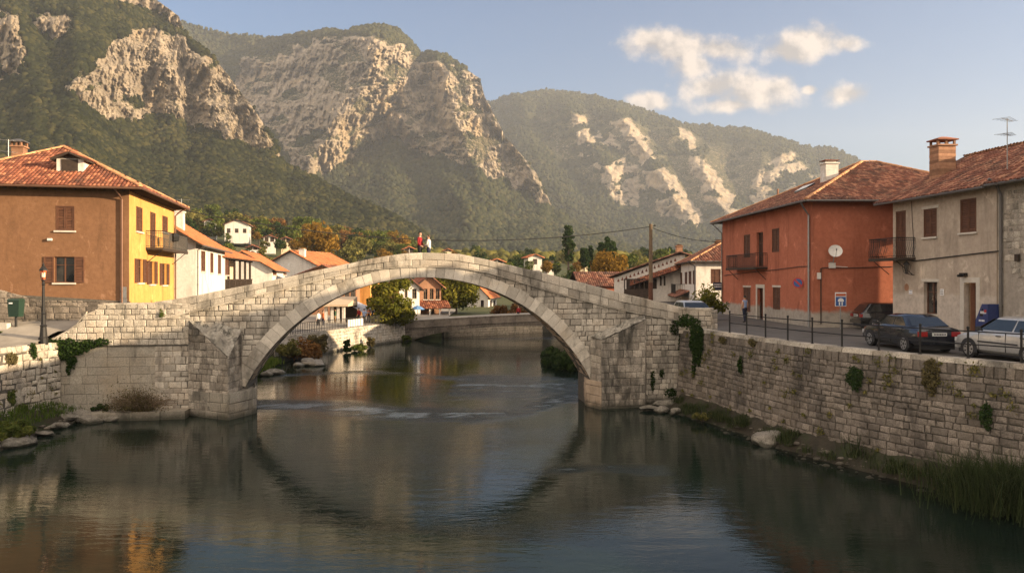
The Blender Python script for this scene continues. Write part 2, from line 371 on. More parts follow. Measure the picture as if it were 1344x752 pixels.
def mountain(name, label, x0, x1, step, nrow, ridge, dr, db, zb, cliffs, spurs, seed, rough_amp, cliff_amp, patch, wcliff=.15, ledge=.6, cmul=1.0):
    PX = np.arange(x0, x1+step, step); nc = len(PX)
    D0 = db(PX); D1 = dr(PX); yb = 365-(zb(PX)-HC)/D0*1000; yr = ridge(PX)+(fbm(PX*.06, PX*0, seed)-.5)*5+(fbm(PX*.3, PX*0, seed+3)-.5)*2
    T = np.linspace(0, 1, nrow)[:, None]; PY = yb[None, :]*(1-T)+yr[None, :]*T; XX = np.repeat(PX[None, :], nrow, 0)
    wx_ = XX+(fbm(XX*.05, PY*.05, seed+31, 5, .6)-.5)*30; wy_ = PY+(fbm(XX*.05, PY*.05, seed+47, 5, .6)-.5)*30
    C = np.zeros_like(XX)
    for cl_ in cliffs: C = np.maximum(C, (cl_[2] if len(cl_) > 2 else 1.0)*(1-sstep(-cl_[1], cl_[1], poly_sd(cl_[0], wx_, wy_))))
    C = C*(1-ledge*sstep(.60, .70, fbm(XX*.045+PY*.03, PY*.09, seed+5, 5)))*(1-ledge*sstep(.55, .63, fbm(XX*.025-PY*.02, PY*.05+XX*.012, seed+61, 5, .6)))   # wooded ledges
    C = np.maximum(C, patch*sstep(.62, .72, fbm(XX*.05, PY*.035, seed+77, 5)))
    wgt = 1-(1-wcliff)*C; C = C*cmul
    wgt = wgt*(1+.0*T); cs = np.cumsum(wgt, 0); cs = cs/cs[-1:, :]
    # smooth the columns a little so neighbouring columns stay together
    D = D0[None, :]+(D1-D0)[None, :]*cs
    for _ in range(2):
        kw = 9; pad = np.pad(D, ((0, 0), (kw, kw)), mode='edge'); c_ = np.cumsum(np.pad(pad, ((0, 0), (1, 0))), 1)
        D = (c_[:, 2*kw+1:]-c_[:, :-2*kw-1])/(2*kw+1)
    off = np.zeros_like(D)
    for (line, A, wl, wr) in spurs:
        ly = [p[1] for p in line]; lx = [p[0] for p in line]; cx = np.interp(PY, ly, lx)
        cx = cx+(fbm(PY*.05, PY*0+seed, seed+9)-.5)*18
        dx = XX-cx; f = np.where(dx < 0, np.clip(1+dx/wl, 0, 1), np.clip(1-dx/wr, 0, 1))
        f = f*sstep(ly[0]-25, ly[0]+12, PY)*(1-sstep(ly[-1]-10, ly[-1]+45, PY))
        off = np.maximum(off, A*f)
    env = sstep(0, .12, T)*1.0
    off = off+rough_amp*(fbm(XX*.022, PY*.022, seed+1, 5, .55)-.5)*2
    off = off+rough_amp*.5*(ridged(XX*.010-PY*.008, PY*.010, seed+2, 4)-.5)
    off = off+cliff_amp*C*(ridged(XX*.055+PY*.012, PY*.018, seed+3, 6, .6)-.5)*1.5
    off = off+cliff_amp*.5*C*(fbm(XX*.22, PY*.13, seed+4, 6, .7)-.5)*2+cliff_amp*.35*C*(ridged(XX*.16+PY*.05, PY*.06, seed+14, 5, .6)-.5)
    D = D-off*env*D/np.mean(D1)
    V = np.stack([(XX-672)/1000*D, D, HC+(365-PY)/1000*D], -1)
    back = []
    for k, (dd, dz) in enumerate(((.03, .06), (.12, .3), (.3, .7), (.5, 1.02))):
        Db = D[-1]*(1+dd); zz = V[-1, :, 2]*(1-dz); back.append(np.stack([(PX-672)/1000*Db, Db, zz], -1))
    V = np.concatenate([V, np.array(back)], 0); RK = np.concatenate([C, np.zeros((4, nc))], 0)
    F = grid_faces(nrow+4, nc)
    tag(mesh_np(name, V.reshape(-1, 3), F, MAT['mountain_ground'], smooth=True, attrs={'rock': RK.ravel()}), label, kind='structure')
    return dict(PX=XX, PY=PY, V=V[:nrow], C=C, D=D)

ICO = (1+5**.5)/2
def ico_sphere(sub):
    v = [(-1,ICO,0),(1,ICO,0),(-1,-ICO,0),(1,-ICO,0),(0,-1,ICO),(0,1,ICO),(0,-1,-ICO),(0,1,-ICO),(ICO,0,-1),(ICO,0,1),(-ICO,0,-1),(-ICO,0,1)]
    f = [(0,11,5),(0,5,1),(0,1,7),(0,7,10),(0,10,11),(1,5,9),(5,11,4),(11,10,2),(10,7,6),(7,1,8),(3,9,4),(3,4,2),(3,2,6),(3,6,8),(3,8,9),(4,9,5),(2,4,11),(6,2,10),(8,6,7),(9,8,1)]
    v = [np.array(p)/np.linalg.norm(p) for p in v]
    for _ in range(sub):
        nf = []; cache = {}
        def mid(a, b_):
            k = (min(a, b_), max(a, b_))
            if k not in cache: p = v[a]+v[b_]; v.append(p/np.linalg.norm(p)); cache[k] = len(v)-1
            return cache[k]
        for (a, b_, c) in f:
            x, y, z = mid(a, b_), mid(b_, c), mid(c, a); nf += [(a,x,z),(b_,y,x),(c,z,y),(x,y,z)]
        f = nf
    return np.array(v), np.array(f)
def forest(name, label, pos, rad, tint, mat_, sub, seed, jag=.55):
    g = np.random.default_rng(seed); v0, f0 = ico_sphere(sub); N = len(pos); K = 8
    protos = []
    for k in range(K):
        q = v0*(1+(g.random(len(v0))-.5)[:, None]*jag); q = q*np.array([1, 1, 1.05+.3*g.random()]); protos.append(q)
    protos = np.array(protos); kk = g.integers(0, K, N); P = protos[kk]*rad[:, None, None]
    a = g.random(N)*6.283; ca, sa = np.cos(a)[:, None], np.sin(a)[:, None]
    X = P[..., 0]*ca-P[..., 1]*sa; Y = P[..., 0]*sa+P[..., 1]*ca
    P = np.stack([X, Y, P[..., 2]], -1)+pos[:, None, :]; P[..., 2] += rad[:, None]*.55
    F = f0[None]+(np.arange(N)*len(v0))[:, None, None]
    tv = np.repeat(np.clip(tint, 0, 1), len(f0))
    return tag(mesh_np(name, P.reshape(-1, 3), F.reshape(-1, 3), mat_, tint=tv), label, kind='stuff')
def scatter(Mn, n, seed, ymax, rmin, rmax, thin=.5, xr=(-20, 1364)):
    """crown positions spread evenly over the slope's surface, off the rock"""
    g = np.random.default_rng(seed); V = Mn['V']; nr, nc = Mn['PX'].shape
    e1 = V[1:, :-1]-V[:-1, :-1]; e2 = V[:-1, 1:]-V[:-1, :-1]; ar = np.linalg.norm(np.cross(e1, e2), axis=-1)
    ok = (Mn['C'][:-1, :-1] < .22+.12*g.random(ar.shape)) & (Mn['PX'][:-1, :-1] > xr[0]) & (Mn['PX'][:-1, :-1] < xr[1]) & (Mn['PY'][:-1, :-1] > -40) & (Mn['PY'][:-1, :-1] < ymax)
    den = sstep(.30, .52, fbm(V[:-1, :-1, 0]*.012, V[:-1, :-1, 2]*.02+V[:-1, :-1, 1]*.01, seed, 5, .6))*(1-thin)+thin
    p = (ar*ok*den).ravel(); p /= p.sum(); idx = g.choice(len(p), n, p=p); r, c = np.divmod(idx, nc-1)
    u = g.random(n)[:, None]; w = g.random(n)[:, None]
    pos = V[r, c]*(1-u)*(1-w)+V[r+1, c]*u*(1-w)+V[r, c+1]*(1-u)*w+V[r+1, c+1]*u*w
    rad = rmin+(rmax-rmin)*g.random(n)**1.6
    return pos, rad, g
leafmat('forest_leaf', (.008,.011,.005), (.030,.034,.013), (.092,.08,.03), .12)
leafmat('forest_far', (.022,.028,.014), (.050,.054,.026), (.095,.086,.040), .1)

M1 = mountain('mountain_left', 'steep wooded mountain with golden cliffs above the ochre house', -60, 600, 1.2, 290,
    lin([(-330,-230),(100,-110),(160,-45),(203,0),(235,20),(241,40),(247,52),(279,74),(303,104),(331,140),(359,183),(373,217),(399,231),(450,255),(473,267),(514,284),(547,304),(580,322),(600,336)]),
    lin([(-330,1050),(200,950),(373,860),(480,760),(600,680)]), lin([(-330,330),(100,340),(300,380),(420,440),(600,560)]), lin([(-330,12),(600,8)]),
    [([(86,124),(96,92),(136,66),(187,40),(231,44),(259,72),(279,70),(303,100),(331,136),(375,215),(352,206),(319,191),(279,176),(238,172),(223,152),(183,160),(132,156)], 7),
     ([(-20,8),(20,14),(36,60),(32,96),(6,108),(-30,112)], 7), ([(120,-40),(203,-8),(240,22),(247,50),(215,26),(180,14),(140,2)], 5),
     ([(48,20),(90,16),(104,34),(70,50),(50,44)], 6), ([(-300,-120),(-120,-60),(-40,60),(-140,80),(-300,40)], 20)],
    [([(205,60),(228,110),(238,150)], 34, 60, 22), ([(262,70),(282,120),(300,185)], 30, 40, 26), ([(305,105),(335,150),(362,205)], 22, 30, 40), ([(150,90),(170,130),(186,158)], 26, 50, 30), ([(10,20),(24,70),(20,110)], 22, 40, 22)],
    101, 16, 34, .0, .16, .45)
M2 = mountain('mountain_middle', 'high pale cliffed mountain in the middle of the valley', 205, 860, 1.1, 300,
    lin([(205,20),(240,30),(275,42),(300,45),(325,47),(349,51),(399,45),(424,41),(457,43),(477,36),(502,33),(523,39),(543,59),(551,70),(580,71),(605,84),(630,104),(636,127),(650,152),(663,181),(687,205),(708,234),(725,271),(760,296),(800,312),(860,345)]),
    lin([(205,2150),(480,1950),(560,1880),(640,1740),(725,1500),(860,1250)]), lin([(205,900),(500,830),(860,800)]), lin([(205,14),(860,16)]),
    [([(487,104),(496,66),(504,54),(552,68),(566,92),(560,104),(540,118),(520,134),(507,112)], 5),
     ([(498,112),(514,112),(529,144),(503,172),(465,190),(436,222),(399,232),(417,186),(440,160),(468,138)], 6),
     ([(305,120),(326,78),(380,66),(430,52),(486,46),(500,52),(560,72),(640,128),(690,204),(726,274),(690,262),(640,232),(600,215),(545,192),(505,178),(436,226),(398,236),(372,200),(345,168)], 9),
     ([(566,84),(584,88),(590,130),(606,176),(560,120)], 4), ([(592,84),(628,104),(640,128),(655,160),(636,164),(612,130)], 6),
     ([(543,186),(560,160),(590,170),(601,202),(572,200)], 5), ([(598,150),(618,146),(640,160),(660,180),(690,206),(724,272),(700,262),(660,236),(636,226),(600,200)], 7)],
    [([(486,40),(490,80),(480,120),(440,160),(412,200),(398,240)], 300, 150, 70), ([(572,74),(586,120),(610,190),(634,250)], 140, 30, 80), ([(632,104),(650,160),(690,215),(720,270)], 110, 24, 60),
     ([(520,120),(540,170),(575,220),(610,280)], 110, 34, 50)], 202, 50, 74, .0, .2, .6)
M3 = mountain('mountain_right', 'long hazy ridge with slanting rock ribs at the end of the valley', 600, 1560, 1.5, 210,
    lin([(600,150),(644,133),(674,124),(717,119),(759,122),(810,133),(853,146),(895,163),(938,166),(981,169),(1023,182),(1066,194),(1095,195),(1123,209),(1200,246),(1344,300),(1560,338)]),
    lin([(600,3000),(800,2900),(1100,2700),(1560,2300)]), lin([(600,1300),(900,1250),(1560,1150)]), lin([(600,20),(1560,16)]),
    [([(690,150),(760,140),(860,160),(900,172),(985,182),(1060,205),(1110,225),(1130,300),(900,306),(850,288),(790,262),(720,210)], 14, .55),([(742,146),(760,150),(800,170),(850,240),(842,282),(800,262),(770,214)], 7), ([(800,150),(830,160),(880,220),(934,290),(900,304),(860,270),(840,210)], 7),
     ([(885,170),(905,172),(950,240),(975,285),(950,292),(915,240)], 7), ([(990,230),(1022,190),(1040,196),(1080,240),(1080,300),(1000,300),(975,270)], 9), ([(1090,220),(1140,230),(1160,290),(1100,300)], 9)],
    [([(745,135),(775,190),(836,290)], 210, 70, 36), ([(805,140),(850,205),(915,300)], 210, 60, 34), ([(880,165),(925,230),(965,300)], 190, 50, 32), ([(1020,182),(1040,240),(1060,310)], 160, 60, 42), ([(690,130),(700,200),(760,290)], 130, 60, 60)],
    303, 66, 66, .0, .25, .7, .68)
def mk_forest(nm, lab, Mn, n, seed, ymax, r0, r1, thin, mat_, sub, xr, bright=0.0):
    pos, rad, g = scatter(Mn, n, seed, ymax, r0, r1, thin, xr)
    t = .62*g.random(n)**1.3-.12+.55*fbm(pos[:, 0]*.02, pos[:, 2]*.03+pos[:, 1]*.015, seed+5, 4)+bright
    forest(nm, lab, pos, rad, t, mat_, sub, seed)
mk_forest('hillside_forest', 'dense green forest covering the steep slope of the left mountain', M1, 42000, 11, 350, 1.9, 3.6, .25, MAT['forest_leaf'], 1, (-30, 600))
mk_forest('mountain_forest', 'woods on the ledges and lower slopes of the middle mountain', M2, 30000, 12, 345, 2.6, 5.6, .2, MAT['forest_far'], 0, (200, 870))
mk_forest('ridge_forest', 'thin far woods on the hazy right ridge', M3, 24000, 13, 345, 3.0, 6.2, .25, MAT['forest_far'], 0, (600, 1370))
# ================================================================== STONE: bridge and river walls
STAIN = [((.07,.064,.053), .9, .52, .68, (1,1,.35), .75), ((.10,.09,.055), 2.4, .60, .74, (1,1,.6), .5)]
surf('bridge_stone', (.44,.395,.33), (.60,.545,.46), 2.2, c3=(.50,.42,.33), tint=.34, wet=.42, bump=.55, bscale=14, bdist=.03, grain=(30,(.16,.14,.11),.55), stain=STAIN)
surf('ring_stone', (.50,.455,.385), (.64,.585,.50), 2.6, c3=(.54,.46,.36), tint=.26, bump=.4, bscale=16, bdist=.02, grain=(34,(.2,.175,.14),.4), stain=[((.09,.08,.065), 1.1, .52, .68, (1,1,.5), .7)])
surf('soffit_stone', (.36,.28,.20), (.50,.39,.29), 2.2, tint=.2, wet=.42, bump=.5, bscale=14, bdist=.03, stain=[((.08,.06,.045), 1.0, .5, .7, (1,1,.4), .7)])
surf('wall_stone', (.40,.355,.29), (.60,.54,.45), 2.0, c3=(.48,.395,.30), tint=.3, wet=.42, bump=.65, bscale=12, bdist=.04, grain=(24,(.13,.115,.09),.6),
     stain=[((.06,.056,.048), .6, .52, .68, (1,1,.45), .75), ((.05,.05,.03), 2.0, .56, .7, (1,1,.5), .6)])
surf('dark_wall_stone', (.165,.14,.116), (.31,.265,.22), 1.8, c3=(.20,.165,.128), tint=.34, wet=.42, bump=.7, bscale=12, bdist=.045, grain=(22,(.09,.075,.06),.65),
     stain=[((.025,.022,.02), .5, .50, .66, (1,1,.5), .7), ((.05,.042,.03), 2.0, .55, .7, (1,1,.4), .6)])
surf('old_ashlar', (.31,.28,.23), (.45,.41,.335), 1.3, c3=(.36,.30,.22), tint=.12, wet=.42, bump=.4, bscale=10, bdist=.03, grain=(16,(.15,.135,.11),.5),
     stain=[((.05,.048,.04), .55, .50, .68, (1,1,.4), .7), ((.40,.35,.27), .9, .62, .72, (1,1,.8), .5)])
surf('mortar', (.055,.050,.042), (.12,.108,.088), 6, bump=.4, bscale=20)
surf('ruin_stone', (.22,.20,.17), (.56,.52,.44), 1.6, c3=(.05,.047,.038), tint=.3, bump=1.0, bscale=7, bdist=.09, stain=[((.035,.034,.028), 1.6, .48, .62, (1,1,1), .85)])
surf('cutwater_stone', (.33,.29,.24), (.54,.485,.405), 2.0, c3=(.36,.30,.235), tint=.36, wet=.42, bump=.8, bscale=11, bdist=.05, grain=(22,(.12,.105,.085),.6), stain=[((.035,.033,.028), .8, .44, .60, (1,1,.4), .85), ((.06,.05,.035), 2.2, .56, .7, (1,1,.5), .6)])
surf('paving', (.25,.225,.19), (.36,.325,.275), 1.2, bump=.15, bscale=30, tint=.12, stain=[((.16,.14,.12), .5, .5, .7, (1,1,1), .6)])
surf('asphalt', (.085,.08,.075), (.13,.122,.112), .8, bump=.25, bscale=60, bdist=.01, stain=[((.05,.048,.045), .5, .52, .7, (1,1,1), .6)])
surf('kerb', (.24,.22,.19), (.36,.33,.28), 2, bump=.2, bscale=30)

def clip_half(poly, p0, n):
    out = []
    for i in range(len(poly)):
        a = poly[i]; c = poly[(i+1) % len(poly)]
        da = (a[0]-p0[0])*n[0]+(a[1]-p0[1])*n[1]; dc = (c[0]-p0[0])*n[0]+(c[1]-p0[1])*n[1]
        if da >= 0: out.append(a)
        if (da >= 0) != (dc >= 0):
            t = da/(da-dc); out.append((a[0]+(c[0]-a[0])*t, a[1]+(c[1]-a[1])*t))
    return out
def stone(mb, map3, poly, gap, ch, dep, bulge, tint, mi=0, back=-.05):
    cx = sum(p[0] for p in poly)/len(poly); cz = sum(p[1] for p in poly)/len(poly)
    w = max(p[0] for p in poly)-min(p[0] for p in poly); h = max(p[1] for p in poly)-min(p[1] for p in poly)
    if w < gap*2.5 or h < gap*2.5: return
    def shrink(g):
        fx = max(.1, 1-2*g/w); fz = max(.1, 1-2*g/h); return [(cx+(p[0]-cx)*fx, cz+(p[1]-cz)*fz) for p in poly]
    A = shrink(gap); B = shrink(gap+ch); n = len(poly)
    vs = [map3(p[0], p[1], back) for p in A]+[map3(p[0], p[1], dep-ch*.7) for p in A]+[map3(p[0], p[1], dep+rnd.uniform(-.3, .3)*bulge) for p in B]+[map3(cx, cz, dep+bulge*rnd.uniform(.2, 1))]
    fs = []
    for i in range(n):
        j = (i+1) % n
        fs += [(i, j, n+j, n+i), (n+i, n+j, 2*n+j, 2*n+i), (2*n+i, 2*n+j, 3*n)]
    mb.add(vs, fs, tint, mi)
def masonry(mb, map3, s0, s1, z0, z1, ch, ln, zt=None, zb=None, halves=None, gap=.012, jit=.012, dep=.03, chm=.018, bulge=.01, dv=.012, mi=0, tr=(0, 1), skip=None):
    z = z0; row = 0
    while z < z1-.03:
        h = rnd.uniform(*ch); h = h if z+h < z1-ch[0]*.6 else z1-z
        s = s0-rnd.random()*ln[1]*.8; row += 1
        js = {}
        while s < s1:
            w = rnd.uniform(*ln)*(1.0 if h > (ch[0]+ch[1])/2 else .9); e = s+w
            J = lambda: rnd.uniform(-jit, jit)
            poly = [(s+J(), z+J()), (e+J(), z+J()), (e+J(), z+h+J()), (s+J(), z+h+J())]; c = (s+w/2, z+h/2); s = e
            poly = clip_half(clip_half(poly, (s0, 0), (1, 0)), (s1, 0), (-1, 0))
            if zt and poly:
                sl = (zt(c[0]+.1)-zt(c[0]-.1))/.2; k = math.hypot(1, sl); poly = clip_half(poly, (c[0], zt(c[0])), (sl/k, -1/k))
            if zb and poly:
                sl = (zb(c[0]+.1)-zb(c[0]-.1))/.2; k = math.hypot(1, sl); poly = clip_half(poly, (c[0], zb(c[0])), (-sl/k, 1/k))
            for hf in (halves or []):
                r = hf(*c)
                if r and poly: poly = clip_half(poly, (r[0], r[1]), (r[2], r[3]))
            if len(poly) < 3 or (skip and skip(*c)): continue
            stone(mb, map3, poly, gap, chm, dep+rnd.uniform(-dv, dv), bulge, rnd.uniform(*tr), mi)
        z += h
def strip(mb, map3, ss, zbf, ztf, d0, d1, mi=1, tint=.5):
    """a slab between two depths, from a bottom profile to a top profile"""
    for a, c in zip(ss[:-1], ss[1:]):
        q = [(a, zbf(a)), (c, zbf(c)), (c, ztf(c)), (a, ztf(a))]
        F0 = [map3(p[0], p[1], d1) for p in q]; B0 = [map3(p[0], p[1], d0) for p in q]
        mb.add(F0+B0, [(0,1,2,3), (7,6,5,4), (0,4,5,1), (3,2,6,7)], tint, mi)
    for s in (ss[0], ss[-1]):
        mb.poly([map3(s, zbf(s), d0), map3(s, zbf(s), d1), map3(s, ztf(s), d1), map3(s, ztf(s), d0)], tint, mi)

# ---- the bridge: front face along BE, river passage behind it
BS = .14; BK = math.hypot(1, BS); BE = Vector((1/BK, BS/BK, 0)); BN = Vector((BS/BK, -1/BK, 0)); BY = 40.6; BWID = 2.7
def bs(px, py):
    k = (px-672)/1000; X = k*BY/(1-BS*k); Y = BY+BS*X; return (X*BK, HC+(365-py)/1000*Y)
def bmap(s, z, d): p = Vector((0, BY, 0))+BE*s+BN*d; return Vector((p.x, p.y, z))
top_f = lin([bs(*p) for p in [(212,396),(220,394.6),(257,387.6),(306,378),(348,370),(411,355.7),(443,349.3),(480,341),(520,334),(545,331.5),(600,333),(640,341),(700,355.5),(760,370),(820,386),(895,403),(912,407)]])
str_f0 = lin([bs(*p) for p in [(212,418),(220,416),(270,404),(330,389),(399,372),(440,361.5),(480,354),(520,350.5),(556,349.8),(600,351),(640,357),(690,372),(740,387),(821,407.6),(876,417),(912,424)]])
ip = np.array([bs(*p) for p in [(323,509.6),(331.5,491.5),(343,473),(361,449),(387,423.4),(414.5,405),(443,391),(487,374),(540,366.3),(573,366.5),(621,374),(640,378),(679,397),(714,419),(738,441),(758,466),(768,483),(774,505)]])
_A = np.c_[2*ip, np.ones(len(ip))]; _s = np.linalg.lstsq(_A, (ip**2).sum(1), rcond=None)[0]
CS, CZ = float(_s[0]), float(_s[1]); CR = float(math.sqrt(_s[2]+CS*CS+CZ*CZ))
ZSP = 1.55; TH0 = math.asin(min(1, (ZSP-CZ)/CR)); 
print('arch', CS, CZ, CR, TH0)
def ring_t(s): return .57+.13*min(1, abs(s-CS)/CR)
SL, SR = bs(203, 400)[0], bs(915, 400)[0]
str_f = lambda s: max(float(str_f0(s)), CZ+math.sqrt(max(0, (CR+ring_t(s)+.03)**2-(s-CS)**2)) if abs(s-CS) < 4.2 else -9)
bridge = thing('stone_bridge', 'old humpback stone arch bridge spanning the river', 'bridge', (CS, BY, 0))
XL, XR = CS-CR*math.cos(TH0), CS+CR*math.cos(TH0)
def intr(s):
    if s <= XL or s >= XR: return -1.4
    return CZ+math.sqrt(max(0, CR*CR-(s-CS)**2))
mb = MB()
ss = sorted(set(list(np.linspace(SL, XL, 10))+[XL+.001]+[CS-CR*math.cos(t) for t in np.linspace(TH0, math.pi-TH0, 60)]+[XR-.001]+list(np.linspace(XR, SR, 10))))
strip(mb, bmap, ss, intr, lambda s: str_f(s)-.02, -BWID+.03, -.035, 1)
def outside(s, z):
    r = math.hypot(s-CS, z-CZ)
    if z < CZ or r > CR+2.5: return None
    n = ((s-CS)/r, (z-CZ)/r); q = CR+ring_t(s)-.02; return (CS+n[0]*q, CZ+n[1]*q, n[0], n[1])
def inpier(s, z): return XL < s < XR and z < ZSP+.4
masonry(mb, bmap, SL, SR, -.4, 8.6, (.2,.36), (.22,.62), zt=lambda s: str_f(s), halves=[outside], gap=.014, jit=.018, dep=.0, chm=.018, bulge=.016, dv=.016, skip=inpier)
bkmap = lambda s, z, d: bmap(s, z, -BWID-d)
masonry(mb, bkmap, SL, SR, -.4, 8.6, (.3,.45), (.4,.8), zt=lambda s: str_f(s), halves=[outside], dep=0, skip=inpier)
mb.build('spandrel_wall', [MAT['bridge_stone'], MAT['mortar']], bridge)
# arch ring of voussoirs, front and back
mb = MB()
def ring(map_, dep):
    th = TH0-.02
    while th < math.pi-TH0+.02:
        dt = rnd.uniform(.36, .56)/CR; e = min(th+dt, math.pi-TH0+.02)
        def P(t, r): return (CS-math.cos(t)*r, CZ+math.sin(t)*r)
        tk = ring_t(P((th+e)/2, CR)[0])+rnd.uniform(-.02, .05)
        if e-th > .01:
            poly = [P(th, CR), P(e, CR), P(e, CR+tk), P(th, CR+tk)]
            stone(mb, map_, poly, .007, .012, dep+rnd.uniform(-.008, .012), .008, rnd.random(), 0, back=-.12)
        th = e
ring(bmap, .035); mb.build('arch_ring', [MAT['ring_stone']], bridge)
mb = MB(); ring(bkmap, .035); mb.build('arch_ring', [MAT['ring_stone']], bridge)
mb = MB()
smap = lambda a, w, d: bmap(CS-math.cos(a/CR)*(CR-d), CZ+math.sin(a/CR)*(CR-d), -w)
masonry(mb, smap, TH0*CR, (math.pi-TH0)*CR, .05, BWID-.05, (.45,.6), (.3,.6), gap=.008, jit=.008, dep=.0, chm=.01, dv=.008, bulge=.006)
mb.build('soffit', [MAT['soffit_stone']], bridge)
# parapets in two sloping courses over a projecting string course
def parapet(map_, sgn):
    mb = MB(); N = 90; ss = np.linspace(SL, SR-.35, N)
    strip(mb, map_, ss, lambda s: str_f(s)+.0, lambda s: top_f(s)-.03, -.36, -.05, 1)
    def two(z0f, z1f, ln, dep, tr):
        s = SL
        while s < SR-.35:
            e = min(s+rnd.uniform(*ln), SR-.35)
            if SR-.35-e < .25: e = SR-.35
            poly = [(s, z0f(s)), (e, z0f(e)), (e, z1f(e)+rnd.uniform(-.02, .015)), (s, z1f(s)+rnd.uniform(-.02, .015))]
            stone(mb, map_, poly, .008, .02, dep+rnd.uniform(-.012, .012), .012, rnd.uniform(*tr), 0, back=-.2); s = e
    mid = lambda s: str_f(s)+(top_f(s)-str_f(s))*.47
    two(lambda s: str_f(s)+.015, mid, (.35,.95), .035, (0,.9)); two(mid, top_f, (.7,1.25), .05, (.15,1))
    s = SL                                             # coping tops
    while s < SR-.35:
        e = min(s+rnd.uniform(.7, 1.2), SR-.35); g = .008
        z = rnd.uniform(-.01, .012)
        mb.hexa([map_(s+g, top_f(s)-.10, .045), map_(e-g, top_f(e)-.10, .045), map_(e-g, top_f(e)-.10, -.41), map_(s+g, top_f(s)-.10, -.41)],
                [map_(s+g, top_f(s)+z, .03), map_(e-g, top_f(e)+z, .03), map_(e-g, top_f(e)+z, -.40), map_(s+g, top_f(s)+z, -.40)], rnd.random(), 0); s = e
    mb.build('parapet', [MAT['bridge_stone'], MAT['mortar']], bridge)
    mb = MB(); s = SL
    while s < SR-.4:
        e = min(s+.8, SR-.4)
        mb.hexa([map_(s, str_f(s)-.055, .10), map_(e, str_f(e)-.055, .10), map_(e, str_f(e)-.055, -.05), map_(s, str_f(s)-.055, -.05)],
                [map_(s, str_f(s)+.012, .105), map_(e, str_f(e)+.012, .105), map_(e, str_f(e)+.012, -.05), map_(s, str_f(s)+.012, -.05)], rnd.random(), 0); s = e
    mb.build('string_course', [MAT['bridge_stone']], bridge)
parapet(bmap, 1); parapet(bkmap, -1)
deck_f = lambda s: str_f(s)+.12
mb = MB(); strip(mb, bmap, np.linspace(SL, SR, 70), lambda s: deck_f(s)-.3, deck_f, -BWID+.36, -.36, 0)
mb.build('deck', [MAT['paving']], bridge)
# piers' feet and the ruined cutwaters
def quad_wall(mb, A, B, zt0, zt1, zb, ch, ln, **kw):
    F = Fr(A, B); zt = lambda a: zt0+(zt1-zt0)*a/F.L
    masonry(mb, lambda s, z, d: F.pt(s, z, d), 0, F.L, zb, max(zt0, zt1), ch, ln, zt=zt, **kw)
    mb.poly([F.pt(0, zb, -.03), F.pt(F.L, zb, -.03), F.pt(F.L, zt1-.01, -.03), F.pt(0, zt0-.01, -.03)], .5, 1)
def rough_top(mb, pts, n, amp, seed, mi=2):
    """a ruined, weathered top over a triangle or quad of 3-D corners"""
    a, b_, c, d = [Vector(p) for p in pts]; vs = []; fs = []
    for i in range(n+1):
        for j in range(n+1):
            u, v = i/n, j/n; p = (a*(1-u)+b_*u)*(1-v)+(d*(1-u)+c*u)*v
            e = min(1, 6*min(u, 1-u, v, 1-v)+.25); p.z += (float(ridged(p.x*1.7+seed, p.y*1.7+p.z, seed, 5, .6))-.45)*amp*e
            p.x += (float(vnoise(p.x*5, p.z*5+p.y*3, seed+4))-.5)*.07*e; vs.append(p)
    for i in range(n):
        for j in range(n): k = i*(n+1)+j; fs.append((k, k+n+1, k+n+2, k+1))
    mb.add(vs, fs, .5, mi)
def bxy(px, n):
    lo_, hi_ = -30.0, 20.0                               # the point n metres out from the face that is seen at px
    for _ in range(50):
        s = (lo_+hi_)/2; p = bmap(s, 0, n)
        if 672+p.x/p.y*1000 < px: lo_ = s
        else: hi_ = s
    return (p.x, p.y)
CM = [MAT['cutwater_stone'], MAT['mortar'], MAT['ruin_stone']]
# left cutwater
mb = MB(); A, B_, C_ = bxy(247, .02), bxy(299.5, 1.55), bxy(318, .0)
zA, zB, zC = 4.78, 3.0, 4.32
quad_wall(mb, A, B_, zA, zB, -.3, (.26,.38), (.3,.6), gap=.012, jit=.018, dep=.02, bulge=.02, dv=.02)
quad_wall(mb, B_, C_, zB, zC-.1, -.3, (.3,.42), (.35,.6), gap=.008, jit=.01, dep=.02)
P3 = lambda q, z: Vector((q[0], q[1], z))
rough_top(mb, [P3(A, zA), P3(B_, zB+.02), P3(C_, zC-.05), P3(((A[0]+C_[0])/2, (A[1]+C_[1])/2+.1), 4.55)], 30, .62, 3)
mb.build('cutwater', CM, bridge)
E_ = bxy(336, -.35); Fp = bxy(334, -BWID)
mb = MB(); B2 = bxy(299.6, 1.62); A2 = bxy(250, .1)
quad_wall(mb, A2, B2, 1.28, 1.28, -.6, (.4,.5), (.6,1.3), dep=.03, jit=.008, tr=(.1,.5))
quad_wall(mb, B2, bxy(331, .06), 1.28, 1.28, -.6, (.4,.5), (.7,1.4), dep=.03, jit=.006, tr=(.3,.8))
quad_wall(mb, bxy(331, .06), E_, 1.3, 1.3, -.6, (.4,.5), (.5,.8), dep=.03, jit=.006, tr=(.3,.8))
quad_wall(mb, E_, Fp, 1.35, 1.35, -.6, (.4,.5), (.6,1.2), dep=.03, jit=.006, tr=(.3,.8))
mb.poly([P3(q, 1.27) for q in (A2, B2, bxy(331, .06), E_, Fp)], .5, 0)
mb.build('pier_foot', [MAT['old_ashlar'], MAT['mortar']], bridge)
